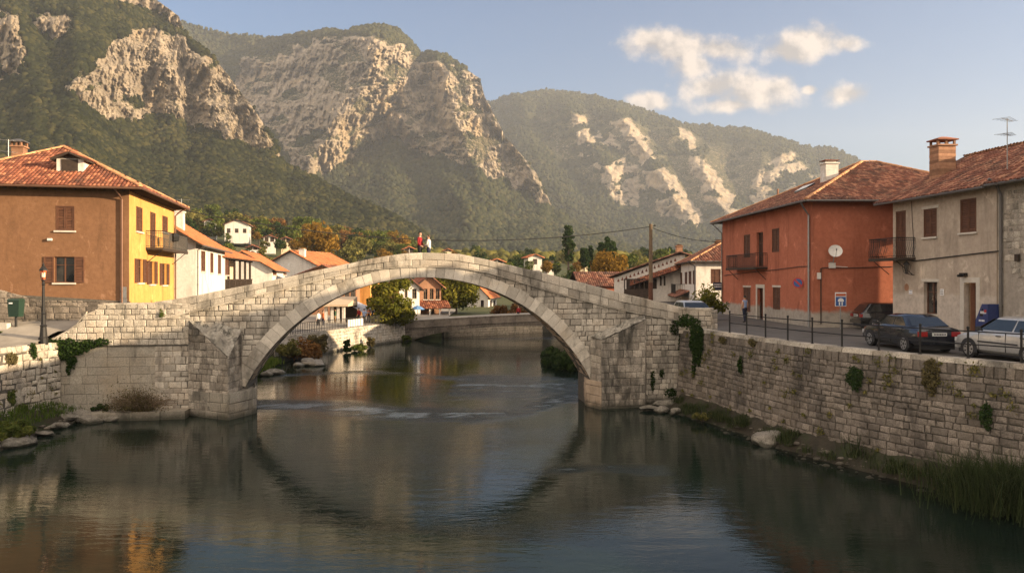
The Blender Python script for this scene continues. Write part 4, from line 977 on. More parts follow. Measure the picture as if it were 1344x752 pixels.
window(oh, FO, w1, 'shut'); window(oh, FO, w2, 'open', panes=2, sw=.46, label='open window with dark brown shutters')
for r in (yo[0], yo[2]): window(oh, FY, r, 'shut', 'shutter_wood')
window(oh, FY, yo[1], 'shut', sill=False)
for r in yo[3:]: window(oh, FY, r, 'open', sw=.62)
ba = FY.px(191, 330)[0]; bb = FY.L-.5; bz = FY.px(205, 327)[1]
balc = balcony(oh, FY, ba, bb, bz, .95, .95)
mb = MB(); F = FY; c = F.pt((ba+bb)/2-.9, bz+.75, 1.0); mb.lathe(c.x, c.y, [(.02, bz+.45), (.25, bz+.5), (.3, bz+.75), (.2, bz+.95), (.02, bz+1.0)], 10)
tag(mb.build('flower_pot', MAT['black_iron']), 'dark round pot hanging on the balcony rail of the yellow wall', 'pot')
rf_o, ec, rr = hip_roof(oh, NLo, K, FRo, FLo, OZ, 2.75, OW/2, OW/2, 'v', .75, [MAT['roof_tile'], MAT['soffit_wood'], MAT['ridge_tile']])
mb = MB()
for k in range(20): a = FO.L*(k+.3)/20; mb.fbox(FO, a, a+.1, OZ-.16, OZ-.03, -.05, .68)
for k in range(24): a = FY.L*(k+.3)/24; mb.fbox(FY, a, a+.1, OZ-.16, OZ-.03, -.05, .68)
mb.build('rafter_ends', MAT['soffit_wood'], oh)
gutter(oh, ec[0]+Vector((0,0,-.06)), ec[1]+Vector((0,0,-.06)), 'copper_pipe'); gutter(oh, ec[1]+Vector((.05,0,-.06)), ec[2]+Vector((.05,0,-.06)), 'copper_pipe')
a = FO.px(160.5, 300)[0]; pipe(oh, [FO.pt(a-.2, OZ-.1, .7), FO.pt(a-.1, OZ-.3, .4), FO.pt(a, OZ-.6, .1), FO.pt(a, 4.6, .1)], 'copper_pipe')
a = FY.L-.15; pipe(oh, [FY.pt(a, OZ-.1, .75), FY.pt(a, OZ-.3, .4), FY.pt(a, OZ-.6, .1), FY.pt(a, 4.6, .1)], 'copper_pipe')
# stone plinth
mb = MB(); pz = lin([FO.px(*p) for p in [(-80,368),(0,380),(52,394),(170,395)]])
masonry(mb, FO.pt, -3, FO.L+.04, 3.4, 6.4, (.2,.36), (.25,.6), zt=lambda s: float(pz(s)), gap=.012, jit=.03, dep=.06, bulge=.03, dv=.015)
strip(mb, FO.pt, [-3, 0, 1, 2, 3, 4, FO.L], lambda s: 3.0, lambda s: float(pz(s))-.02, -.25, .03, 1)
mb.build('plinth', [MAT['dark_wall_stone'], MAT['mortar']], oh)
mb = MB(); a, zz = FO.px(162.5, 384); mb.fbox(FO, a-.14, a+.14, zz-.3, zz+.3, .0, .1); mb.fbox(FO, a-.16, a+.16, zz-.75, zz-.32, .0, .08); mb.build('meter_box', MAT['grey_metal'], oh)
mb = MB(); a, zz = FO.px(66, 314.5); mb.fbox(FO, a-.1, a+.1, zz-.06, zz+.06, 0, .14); mb.build('wall_lamp', MAT['white_plastic'], oh)
chimney(rf_o, *(W3(25.5, 200, 44.2).xy), 12.4, 14.45, .62, .62, [MAT['brick'], MAT['zinc']], 'roof', .2)
# dormer
dm = MB(); dp = on_plane(ec[0], ec[1], rr[0], 93, 226); dz = dp.z-.05; DF = Fr((dp.x-.62, dp.y-.14), (dp.x+.62, dp.y+.14))
dm.fbox(DF, -.05, 1.25, dz-.3, dz+.78, -2.2, 0); dorm = dm.build('dormer', MAT['white_plaster'], rf_o)
dm = MB(); dm.fbox(DF, .18, .98, dz+.02, dz+.72, -.05, .03, .3); dm.build('dormer_window', MAT['dark_wood'], rf_o)
dm = MB(); tiles(dm, [DF.pt(1.5, dz+.72, .25), DF.pt(1.5, dz+.72, -2.3), DF.pt(.6, dz+1.12, -2.3), DF.pt(.6, dz+1.12, .25)], .2, .3); tiles(dm, [DF.pt(-.3, dz+.72, -2.3), DF.pt(-.3, dz+.72, .25), DF.pt(.6, dz+1.12, .25), DF.pt(.6, dz+1.12, -2.3)], .2, .3)
dm.add([DF.pt(-.2, dz+.74, .0), DF.pt(1.4, dz+.74, .0), DF.pt(.6, dz+1.08, .0)], [(0,1,2)], .5, 1); dm.build('dormer_roof', [MAT['roof_tile'], MAT['soffit_wood']], rf_o)
p = W3(11, 214, 43.5); antenna('tall bare television aerial on the ochre roof beside its chimney', p.x, p.y, 12.6, 2.2, 4, 0.9)
p = W3(238, 268, 52); antenna('small aerial above the far eave of the yellow wall', p.x, p.y, 10.4, 1.9, 4, 0.2)

# ---------------- white house with four brown shuttered windows behind it, and the row beyond
def gable_house(name, label, K_, u_side, width, length, zb, ze, rise, wm, tm, side_ops=(), front_ops=(), over=.5, pitch=.24, course=.38, group=None, kinds=None, front_kind='plain', wood='shutter_wood'):
    """ridge runs along u_side; K_ is the near-right corner, the near gable faces the camera"""
    K_ = Vector((K_[0], K_[1], 0)); us = Vector((*u_side, 0)).normalized(); ac = Vector((us.y, -us.x, 0))
    NL, FR = K_-ac*width, K_+us*length; FL = NL+us*length
    Ff, Fs, Fb, Fl = Fr(NL, K_), Fr(K_, FR), Fr(FR, FL), Fr(FL, NL)
    th = thing(name, label, 'house', (K_.x-width/3, K_.y+length/3, zb), 0, group)
    so = [Fs.rect(*r) for r in side_ops]; fo = [Ff.rect(*r) for r in front_ops]
    mb = MB(); wall(mb, Ff, 0, width, zb-1, ze, fo); wall(mb, Fs, 0, length, zb-1, ze, so); wall(mb, Fb, 0, width, zb-1, ze); wall(mb, Fl, 0, length, zb-1, ze)
    for F in (Ff, Fb): mb.poly([F.pt(0, ze), F.pt(width, ze), F.pt(width/2, ze+rise)])
    mb.build('wall', MAT[wm], th)
    for i, r in enumerate(so): window(th, Fs, r, (kinds or ['shut']*9)[i], wood)
    for r in fo: window(th, Ff, r, front_kind, wood)
    mb = MB(); sl_ = rise/(width/2); zo = ze-over*sl_+.05
    R0, R1 = Ff.pt(width/2, ze+rise+.05, over), Fb.pt(width/2, ze+rise+.05, over)
    tiles(mb, [Fs.pt(-over, zo, over), Fs.pt(length+over, zo, over), R1, R0], pitch, course); tiles(mb, [Fl.pt(-over, zo, over), Fl.pt(length+over, zo, over), R0, R1], pitch, course)
    ridge(mb, R0+Vector((0,0,.08)), R1+Vector((0,0,.08)), mi=2)
    rf_ = mb.build('roof', [MAT[tm], MAT['soffit_wood'], MAT['ridge_tile']], th)
    gutter(th, Fs.pt(-over, zo-.05, over+.05), Fs.pt(length+over, zo-.05, over+.05))
    return th, Ff, Fs, rf_, (NL, K_, FR, FL)
wh, Ff, Fs, rfw, _ = gable_house('white_house', 'white house with four narrow brown windows and bright orange roof', (-22.4, 54), (-3.6, 15), 8.4, 15.5, 3.4, 9.5, 2.6, 'white_plaster', 'roof_tile_new',
    [(264,269.4,329.5,356),(276,280,332,358),(286,290,334.5,359.5),(295.6,300,337,361)])
p = Vector((Fs.pt(3.0, 0, -1.6))); chimney(rfw, p.x, p.y, 10.0, 11.75, .6, .6, [MAT['white_plaster'], MAT['ridge_tile']], 'slab', .2)
a = .15; pipe(wh, [Fs.pt(a, 9.1, .55), Fs.pt(a, 8.9, .1), Fs.pt(a, 4, .1)])
# timber porch house
ph = thing('porch_house', 'low house with dark timber porch posts under an orange roof', 'house', (-28, 76, 3))
Fp_ = Fr((-26.2, 67.5), (-28.6, 84)); Fpb = Fr((-28.0, 67.0), (-30.4, 83.6)); Fpf = Fr((-33, 66), (-26.2, 67.5))
mb = MB(); wall(mb, Fpb, 0, Fpb.L, 2, 9.0, [(3, 4, 6.3, 7.8), (7, 8, 6.3, 7.8), (11, 12, 6.3, 7.8)]); wall(mb, Fr((-35, 65.4), (-28.0, 67.0)), 0, 7.1, 2, 9.2); mb.build('wall', MAT['cream_plaster'], ph)
for o in [(3, 4, 6.3, 7.8), (7, 8, 6.3, 7.8), (11, 12, 6.3, 7.8)]: window(ph, Fpb, o, 'plain', 'dark_wood')
mb = MB()
for k in range(7): mb.fbox(Fp_, k*2.6, k*2.6+.2, 2.0, 8.75, -.2, 0)
mb.fbox(Fp_, 0, Fp_.L, 8.6, 8.85, -.2, .02); mb.fbox(Fp_, 0, Fp_.L, 5.6, 5.8, -1.9, .02)
for k in range(60): mb.fbox(Fp_, k*.28, k*.28+.06, 5.8, 6.7, -.08, -.03)
mb.fbox(Fp_, 0, Fp_.L, 6.7, 6.8, -.12, .0)
mb.build('porch', MAT['dark_wood'], ph)
mb = MB(); tiles(mb, [Fp_.pt(-.5, 8.78, .6), Fp_.pt(Fp_.L+.4, 8.78, .6), Fp_.pt(Fp_.L+.4, 11.0, -5), Fp_.pt(-.5, 11.0, -5)], .26, .4); mb.build('roof', [MAT['roof_tile_new'], MAT['soffit_wood']], ph)
h4 = gable_house('white_cottage', 'small white cottage with sunlit side between porch house and gable house', (-27.7, 88), (-2.6, 14), 6.5, 13, 2.5, 8.0, 1.9, 'white_plaster', 'roof_tile_new', [(358,363,354,361),(372,376,355,361)], pitch=.3, course=.45)
h5 = gable_house('gable_house', 'white gabled house with one small attic opening and orange roof', (-26.6, 108), (2.2, 12), 10, 13, 2.5, 8.2, 2.55, 'white_plaster', 'roof_tile_new', [], [(375.5,378,334,339)], front_kind='plain', wood='dark_wood', pitch=.3, course=.45)
p = W3(397, 330, 109); chimney(h5[3], p.x, p.y, 8.6, 10.9, .8, .8, [MAT['white_plaster'], MAT['ridge_tile']])

# ---------------- right bank: orange house
KO = Vector((17.1, 43.3, 0)); FRl = Vector((16.56, 60, 0)); FL1 = Fr(FRl, KO); OR_ = Fr(KO, KO-FL1.n*13+Vector((0,0,0)))
FR2 = KO-FL1.n*13; OZ2 = 11.3
rh = thing('orange_house', 'two-storey terracotta orange house with hipped tile roof and iron balcony', 'house', (21, 50, 4.1))
lo = [FL1.rect(976.5,984.5,308,338), FL1.rect(993,1001.5,305,350), FL1.rect(1013.4,1022.7,300,331), FL1.rect(976,985,377,409), FL1.rect(994,1002,378,423), FL1.rect(1014.6,1024,377,406)]
mb = MB(); wall(mb, FL1, 0, FL1.L, 3.4, OZ2, lo, .2); wall(mb, OR_, 0, OR_.L, 3.4, OZ2)
B2_ = FRl-FL1.n*13; wall(mb, Fr(FR2, B2_), 0, 16.7, 3.4, OZ2); wall(mb, Fr(B2_, FRl), 0, 13, 3.4, OZ2)
mb.build('wall', MAT['orange_plaster'], rh)
window(rh, FL1, lo[0], 'shut', sill=False); window(rh, FL1, lo[1], 'door', 'door_wood', rev=.2, sill=False); window(rh, FL1, lo[2], 'shut', 'shutter_wood', sill=False)
window(rh, FL1, lo[3], 'shut', surround=.12, sill=False); window(rh, FL1, lo[5], 'shut', surround=.12, sill=False); door(rh, FL1, lo[4], surround=.24)
a0 = FL1.px(967.5, 350)[0]; a1 = FL1.px(1007.5, 350)[0]; balcony(rh, FL1, a0, a1, FL1.px(990, 351)[1], .85, .9, .12)
rf2, ec, rr = hip_roof(rh, KO, FR2, B2_, FRl, OZ2, 3.5, 7.0, 5.0, 'u', .7, [MAT['roof_tile_old'], MAT['soffit_wood'], MAT['ridge_tile']])
gutter(rh, ec[3]+Vector((-.05,0,-.05)), ec[0]+Vector((-.05,0,-.05))); gutter(rh, ec[0]+Vector((0,-.05,-.05)), ec[1]+Vector((0,-.05,-.05)))
a = FL1.L-.35; pipe(rh, [FL1.pt(a+.4, OZ2-.1, .72), FL1.pt(a+.2, OZ2-.35, .5), FL1.pt(a, OZ2-.8, .1), FL1.pt(a, 4.1, .1)], 'grey_metal', .055)
a = .2; pipe(rh, [FL1.pt(a-.5, OZ2-.1, .72), FL1.pt(a-.3, OZ2-.4, .5), FL1.pt(a, OZ2-.9, .1), FL1.pt(a, 4.3, .1)], 'zinc', .045)
p = W3(1088.5, 236, 49); chimney(rf2, p.x, p.y, 12.2, 14.2, .85, .7, [MAT['white_plaster'], MAT['roof_tile_old']], 'slab', .1)
q = [on_plane(ec[3], ec[0], rr[0], *c) for c in ((1043,255),(1059,249),(1070,243),(1054,248))]
q = [p+Vector((-.03,-.02,.16)) for p in q]; mb = MB(); mb.hexa([p-Vector((0,0,.12)) for p in q], q); sk = mb.build('skylight', MAT['window_glass'], rf2)
p = on_plane(ec[3], ec[0], rr[0], 1021, 257); mb = MB(); mb.tube([p-Vector((0,0,.2)), p+Vector((0,0,.5))], .07, 8); mb.build('vent_pipe', MAT['brick'], rf2)
# fittings on its walls
def cable(F, pts, d=.04, r=.022, name='cable', label=None):
    mb = MB(); mb.tube([F.pt(*F.px(*p), d) for p in pts], r, 5); return mb.build(name, MAT['cable_black'])
c = cable(FL1, [(951,361.5),(985,357.5),(1020,354),(1050,350),(1064,349.5)]); tag(c, 'black cable strung across the river side of the orange house', 'cable')
c = cable(OR_, [(1078,352),(1086,351.5),(1110,352),(1140,351),(1172,350)]); tag(c, 'black cable across the street end of the orange house', 'cable')
flat('sign_blue', (.03,.09,.28), .4); flat('sign_red', (.42,.03,.025), .4); flat('sign_white', (.75,.75,.75), .4); flat('sign_navy', (.02,.03,.06), .4)
def disc(F, a, z, d, r, t, mi, mb, n=28, r0=0):
    pts = [(math.cos(2*math.pi*k/n), math.sin(2*math.pi*k/n)) for k in range(n)]
    f = [F.pt(a+x*r, z+y*r, d+t) for x, y in pts]; g = [F.pt(a+x*r, z+y*r, d) for x, y in pts]
    mb.add(f+g, [list(range(n))]+[(k, n+k, n+(k+1) % n, (k+1) % n) for k in range(n)], .5, mi)
a, z = FL1.px(1054.3, 371.3); c_ = FL1.pt(a, z, .32); NS = Fr(c_+Vector((-.47,.17,0)), c_+Vector((.47,-.17,0))); t = thing('no_parking_sign', 'round blue and red no parking sign on the orange wall', 'sign', FL1.pt(a, z, .05))
mb = MB(); disc(NS, .5, z, .0, .30, .015, 0, mb); disc(NS, .5, z, .017, .235, .006, 1, mb); mb.build('disc', [MAT['sign_red'], MAT['sign_blue']], t)
mb = MB(); q = [(-.2,.13),(-.13,.2),(.2,-.13),(.13,-.2)]; mb.tube([FL1.pt(a, z-.1, 0), FL1.pt(a, z-.1, .3)], .02, 5, mi=0); mb.poly([NS.pt(.5+x, z+y, .028) for x, y in ((-.20,.13),(-.13,.20),(.20,-.13),(.13,-.20))]); mb.build('red_bar', MAT['sign_red'], t)
a, z = FL1.px(952, 376); t = thing('street_name_sign', 'small dark sign with two white lines at the far corner of the orange house', 'sign', FL1.pt(a, z, .3))
SF = Fr(FL1.pt(.05, 0, .75), FL1.pt(.05, 0, -.02)); mb = MB(); mb.fbox(SF, 0, .72, z-.32, z+.32, -.02, .02); pl = mb.build('panel', MAT['sign_navy'], t)
def text_obj(body, size, F, a, z, d, mat_, parent=None, name='lettering', ax='CENTER'):
    cu_ = bpy.data.curves.new(name, 'FONT'); cu_.body = body; cu_.size = size; cu_.align_x = ax; cu_.align_y = 'CENTER'; cu_.extrude = .002
    tmp = bpy.data.objects.new(name, cu_); COL.objects.link(tmp); bpy.context.view_layer.update()
    me = bpy.data.meshes.new_from_object(tmp.evaluated_get(bpy.context.evaluated_depsgraph_get())); bpy.data.objects.remove(tmp)
    me.materials.clear(); M_ = Matrix((( F.u.x, 0, F.n.x, 0), (F.u.y, 0, F.n.y, 0), (0, 1, 0, 0), (0, 0, 0, 1))); p_ = F.pt(a, z, d); M_.translation = p_
    me.transform(M_); return link(name, me, MAT[mat_], parent)
mb = MB()
rs_ = random.Random(3)
for row, zz in enumerate((z+.15, z-.03)):                      # the lettering is only a blur of pale strokes in the photograph
    x = .08
    while x < .64: w = rs_.uniform(.03, .09); mb.fbox(SF, x, min(.66, x+w), zz-.05, zz+.05, .021, .024); x += w+.025
mb.build('lettering', MAT['sign_white'], t)
# satellite dish
a, z = OR_.px(1090, 330); t = thing('satellite_dish', 'grey satellite dish on a bracket on the orange wall', 'satellite dish', OR_.pt(a, z, .4))
mb = MB(); n = 20; c0 = OR_.pt(a, z, .62); ax = (OR_.n*.8-OR_.u*.25+Vector((0,0,.35))).normalized(); e1 = ax.cross(Vector((0,0,1))).normalized(); e2 = e1.cross(ax); vs = [c0-ax*.09]; fs = []
for rrr, dd in ((.14,-.075),(.27,-.03),(.37,.02)):
    for k in range(n): th_ = 2*math.pi*k/n; vs.append(c0+e1*math.cos(th_)*rrr+e2*math.sin(th_)*rrr+ax*dd)
for k in range(n): fs.append((0, 1+k, 1+(k+1) % n))
for q_ in range(2):
    for k in range(n): fs.append((1+q_*n+k, 1+(q_+1)*n+k, 1+(q_+1)*n+(k+1) % n, 1+q_*n+(k+1) % n))
mb.add(vs, fs); mb.build('dish', MAT['white_plastic'], t, smooth=True)
mb = MB(); mb.tube([OR_.pt(a, z-.62, 0), OR_.pt(a, z-.62, .35), OR_.pt(a, z, .5)], .03, 6); mb.tube([c0-e2*.36, c0+ax*.42-e2*.1], .014, 5); mb.tube([c0+ax*.38-e2*.12, c0+ax*.48-e2*.08], .04, 8); mb.build('bracket', MAT['grey_metal'], t)
mb = MB(); mb.fbox(OR_, a-.12, a+.2, z-.95, z-.65, .02, .22); mb.tube([OR_.pt(a+.1, z-.85, .2), OR_.pt(a+.75, z-.9, .5)], .018, 5); mb.build('junction_box', MAT['white_plastic'], t)
a, z = OR_.px(1074, 362); mb = MB(); mb.fbox(OR_, a-.08, a+.1, z-.18, z+.18, .0, .12); tag(mb.build('meter_box', MAT['white_plastic']), 'small white meter box low on the orange corner', 'box')
mb = MB(); mb.tube([OR_.pt(*OR_.px(1077, y), .05) for y in (352, 380, 405, 425)], .035, 6); tag(mb.build('conduit', MAT['dark_wood']), 'dark cable conduit down the orange wall corner', 'conduit')

# ---------------- beige house and the stone house at the frame edge
BF = Fr((20.2, 40.4), (21.0, 33)); BZ = 11.15
bh = thing('beige_house', 'weathered beige house with brown shutters and iron balcony', 'house', (23, 37, 4.1))
bo = [BF.rect(1176,1189,277,338), BF.rect(1212.5,1229.5,274,311), BF.rect(1260.5,1281.5,261,305), BF.rect(1212.5,1230,370,412), BF.rect(1265.5,1281.5,371,440)]
bo[4] = (bo[4][0], bo[4][1], 4.2, bo[4][3])
mb = MB(); wall(mb, BF, 0, BF.L, 3.4, BZ, bo, .22); BL = Fr(BF.pt(0, 0, -9.4), BF.pt(0, 0, 0)); wall(mb, BL, 0, 9.4, 3.4, BZ)
bk0, bk1 = BF.pt(BF.L, 0, -9.4), BF.pt(0, 0, -9.4); wall(mb, Fr(bk0, bk1), 0, BF.L, 3.4, BZ); mb.poly([BL.pt(0, BZ), BL.pt(9.4, BZ), BL.pt(4.7, BZ+2.3)])
mb.build('wall', MAT['beige_plaster'], bh)
window(bh, BF, bo[0], 'shut', sill=False); window(bh, BF, bo[1], 'shut', surround=.14); window(bh, BF, bo[2], 'shut'); window(bh, BF, bo[3], 'plain', 'door_wood', rev=.22, surround=.14, panes=2); door(bh, BF, bo[4], surround=.24)
a0, z = BF.px(1150, 340); a0 = max(-.35, BF.px(1158, 340)[0]); a1 = BF.px(1200, 340)[0]; a1 = 1.9; balcony(bh, BF, -.55, a1, BF.px(1178, 339)[1], 1.05, 1.0, .10, True, .07)
def gable_roof2(th, F, a0, a1, dep, z, rise, over, tm):
    mb = MB(); zo = z-over*rise/(dep/2)+.04
    p0, p1 = F.pt(a0, zo, over), F.pt(a1, zo, over); r0, r1 = F.pt(a0, z+rise, -dep/2), F.pt(a1, z+rise, -dep/2); q0, q1 = F.pt(a0, zo, -dep-over), F.pt(a1, zo, -dep-over)
    tiles(mb, [p0, p1, r1, r0]); tiles(mb, [q1, q0, r0, r1]); ridge(mb, r0+Vector((0,0,.07)), r1+Vector((0,0,.07)), mi=2); ridge(mb, p0+Vector((0,0,.03)), r0+Vector((0,0,.03)), .09, mi=0)
    o = mb.build('roof', [MAT[tm], MAT['soffit_wood'], MAT['ridge_tile']], th); gutter(th, p0+Vector((0,0,-.05)), p1+Vector((0,0,-.05))); return o
rf3 = gable_roof2(bh, BF, -.7, BF.L, 9.4, BZ, 2.35, .62, 'roof_tile_old')
p = W3(1237, 225, 39.8); chimney(rf3, p.x, p.y, 11.6, 13.75, .95, .75, [MAT['brick'], MAT['roof_tile']], 'roof', .1)
c = cable(BF, [(1178,339),(1201,342.5),(1240,338),(1290,332),(1314,329.5)], .05, .03); tag(c, 'thick black cable along the beige facade above the door', 'cable')
c = cable(BF, [(1197,264),(1198,290),(1200,320),(1199,342)], .03, .014); tag(c, 'thin wire hanging from eave to balcony on the beige facade', 'cable')
def plaque(F, px, py, w, h, lines, label, cols=('sign_white', 'sign_blue')):
    a, z = F.px(px, py); t = thing('wall_plaque', label, 'sign', F.pt(a, z, .02)); mb = MB(); mb.fbox(F, a-w/2, a+w/2, z-h/2, z+h/2, 0, .02); mb.build('panel', MAT[cols[0]], t)
    mb = MB(); r_ = random.Random(px)
    for k in range(lines):
        zz = z+h*.28-h*.56*k/max(1, lines-1); x = a-w*.38
        while x < a+w*.36: ww = r_.uniform(.02, .05); mb.fbox(F, x, min(a+w*.4, x+ww), zz-h*.07, zz+h*.07, .021, .024); x += ww+.014
    mb.build('lettering', MAT[cols[1]], t)
plaque(BF, 1195.5, 383.5, .26, .20, 2, 'small white plaque with purple lettering below the round niche'); plaque(BF, 1236.5, 383.5, .26, .30, 3, 'white house plaque between the beige window and the door', ('sign_white', 'zinc'))
a, z = BF.px(1190, 377); mb = MB(); disc(BF, a, z, .003, .19, .005, 0, mb); tag(mb.build('wall_niche', MAT['brick']), 'oval dark niche in the beige wall left of the plaque', 'niche')
a, z = BF.px(1268, 360.5); mb = MB(); mb.fbox(BF, a-.2, a+.12, z-.07, z+.08, .02, .2); mb.tube([BF.pt(a-.1, z-.05, .1), BF.pt(a-.1, z-.05, .34)], .06, 8); tag(mb.build('wall_light', MAT['black_iron']), 'small black wall light over the beige house door', 'lamp')
# wall lantern under the balcony
a, z = BF.px(1200, 352); t = thing('wall_lantern', 'four-sided iron lantern on a bracket beside the beige balcony', 'lamp', BF.pt(a, z, .4))
mb = MB(); c = BF.pt(a, z, .42)
for sx in (-1, 1):
    for sy in (-1, 1): mb.tube([c+Vector((sx*.09, sy*.09, -.22)), c+Vector((sx*.15, sy*.15, .16))], .014, 4)
mb.lathe(c.x, c.y, [(.20, z+.16), (.20, z+.19), (.07, z+.32), (.02, z+.38)], 4); mb.lathe(c.x, c.y, [(.02, z-.3), (.11, z-.25), (.11, z-.22)], 4); mb.tube([BF.pt(a, z-.35, 0), BF.pt(a, z-.32, .25), c+Vector((0,0,-.27))], .02, 5); mb.build('frame', MAT['black_iron'], t)
mb = MB(); mb.lathe(c.x, c.y, [(.085, z-.21), (.14, z+.155)], 4); mb.build('glass', MAT['window_glass'], t)
SFr = Fr((21.03, 33), (22.9, 14.6)); sh = thing('stone_house', 'rough stone house cut by the right edge of the frame', 'house', (25, 27, 4.1))
mb = MB(); wall(mb, SFr, 0, SFr.L, 3.4, 11.3, [(6, 7, 8, 9.4)]); wall(mb, Fr(SFr.pt(SFr.L, 0), SFr.pt(SFr.L, 0, -9)), 0, 9, 3.4, 11.3); mb.poly([SFr.pt(SFr.L, 11.3), SFr.pt(SFr.L, 11.3, -9), SFr.pt(SFr.L, 14.2, -4.5)]); mb.build('wall', MAT['rubble_plaster'], sh)
mb = MB(); masonry(mb, SFr.pt, 0.35, 5, 4, 11.2, (.16,.3), (.2,.5), gap=.012, jit=.035, dep=.012, bulge=.02, dv=.02, skip=lambda s, z: ((s-1.9)/1.7)**2+((z-8.9)/2.1)**2 > .75+.5*float(fbm(np.array(s*1.6), np.array(z*1.5), 9))); mb.build('bare_masonry', [MAT['wall_stone']], sh)
window(sh, SFr, (6, 7, 8, 9.4), 'shut')
gable_roof2(sh, SFr, .02, SFr.L+.5, 9.0, 11.3, 2.9, .62, 'roof_tile_old'); pipe(sh, [SFr.pt(.3, 11.15, .65), SFr.pt(.3, 10.9, .3), SFr.pt(.3, 10.5, .1), SFr.pt(.3, 4.1, .1)], 'zinc', .06)
a, z = SFr.px(1336, 350); mb = MB(); mb.fbox(SFr, 1.1, 1.3, 7.6, 7.9, 0, .12); tag(mb.build('wall_bracket', MAT['dark_wood']), 'small dark fixture on the rough stone house wall', 'bracket')
p = W3(1322, 215, 31.5); antenna('aerial on the roof at the right frame edge', p.x, p.y, 11.4, 2.1, 5, .6)
# ================================================================== VEGETATION helpers
leafmat('leaf_green', (0.042,0.067,0.017), (0.105,0.133,0.031), (0.238,0.231,0.056), .35)
leafmat('leaf_lime', (.06,.075,.012), (.15,.15,.024), (.30,.26,.045), .4)
leafmat('leaf_dark', (0.015,0.030,0.012), (0.033,0.057,0.018), (0.068,0.090,0.030), .25)
leafmat('leaf_autumn', (.11,.07,.018), (.23,.135,.028), (.36,.21,.045), .4)
leafmat('leaf_rust', (.10,.055,.022), (.20,.10,.035), (.30,.155,.05), .35)
leafmat('leaf_olive', (0.063,0.070,0.022), (0.147,0.140,0.042), (0.280,0.231,0.070), .3)
leafmat('leaf_dry', (.06,.05,.025), (.12,.10,.045), (.20,.165,.075), .3)
leafmat('grass_blade', (.035,.065,.012), (.075,.125,.02), (.15,.18,.04), .4)
leafmat('reed_blade', (.022,.036,.014), (.05,.068,.026), (.10,.105,.045), .35)
leafmat('leaf_ivy', (.010,.022,.007), (.026,.048,.012), (.055,.08,.02), .25)
surf('bark', (.06,.045,.032), (.12,.09,.065), 6, bump=.6, bscale=14)
NPR = np.random.default_rng(5)
def leaf_quads(C, N_, size, tint, droop=.0):
    """one folded leaf per centre; C (n,3) centres, N_ (n,3) outward normals"""
    n = len(C); r = NPR.normal(size=(n, 3)); a = np.cross(N_, r); a /= np.linalg.norm(a, axis=1)[:, None]+1e-9
    b_ = np.cross(N_, a); b_ /= np.linalg.norm(b_, axis=1)[:, None]+1e-9
    s = size*(.6+.8*NPR.random(n))[:, None]
    V = np.stack([C-a*s, C-b_*s*.5+N_*s*.18, C+a*s, C+b_*s*.5+N_*s*.18], 1).reshape(-1, 3); V[:, 2] -= droop
    F = np.arange(n*4).reshape(n, 4); return V, F, np.asarray(tint)
def crown_pts(clumps, per, rc, fill=.45):
    C = []; N_ = []; T = []
    for (c, r) in clumps:
        d = NPR.normal(size=(per, 3)); d /= np.linalg.norm(d, axis=1)[:, None]; q = (fill+(1-fill)*NPR.random(per)**.5)[:, None]
        C.append(np.array(c)+d*q*r*np.array([1, 1, .8])); nn = d+NPR.normal(size=(per, 3))*.6; N_.append(nn/np.linalg.norm(nn, axis=1)[:, None])
        T.append(np.clip(.45+.28*NPR.normal(size=per)*.6+NPR.uniform(-.16, .16), 0, 1))
    return np.concatenate(C), np.concatenate(N_), np.concatenate(T)
def make_tree(name, label, cat, leaf, h, rx, rz, trunk_h, n_cl=26, per=60, lsize=.28, group=None, seed=1, rcl=.38, cone=0.0):
    t = thing(name, label, cat, (0, 0, 0), 0, group); g = np.random.default_rng(seed); cl = []
    cz = h-rz
    for _ in range(n_cl):
        d = g.normal(size=3); d /= np.linalg.norm(d); q = .45+.5*g.random()**.6
        z = d[2]*q; w = rx*(1-cone*max(0, z))*(1+.0*z); cl.append(((d[0]*q*w, d[1]*q*w, cz+z*rz), rcl*rx*(.7+.6*g.random())))
    C, N_, T = crown_pts(cl, per, 1); T = T+ (g.random(len(T))-.5)*.1
    V, F, T = leaf_quads(C, N_, lsize, T); mesh_np('crown', V, F, MAT[leaf], tint=T, parent=t, local=True)
    mb = MB(); tr = max(.09, h*.022); mb.tube([(0,0,-.6), (.03*h*.1,0,trunk_h*.5), (0,.02*h*.1,trunk_h), (0,0,cz+rz*.2)], [tr*1.3, tr, tr*.85, tr*.3], 8)
    for (c, r) in cl[:9]: mb.tube([(0, 0, trunk_h*.8+g.random()*.6*max(.1, cz-trunk_h)), (c[0]*.5, c[1]*.5, (c[2]+trunk_h)*.52), c], [tr*.5, tr*.32, tr*.1], 5)
    mb.build('trunk', MAT['bark'], t, local=True); return t
def put(o, x, y, z, s=1.0, rz=None, sz=None):
    o.location = (x, y, z); o.scale = (s, s, sz or s); o.rotation_euler = (0, 0, rnd.random()*6.28 if rz is None else rz); return o
def lz(x, y): return float(land_z(np.array(float(x)), np.array(float(y))))

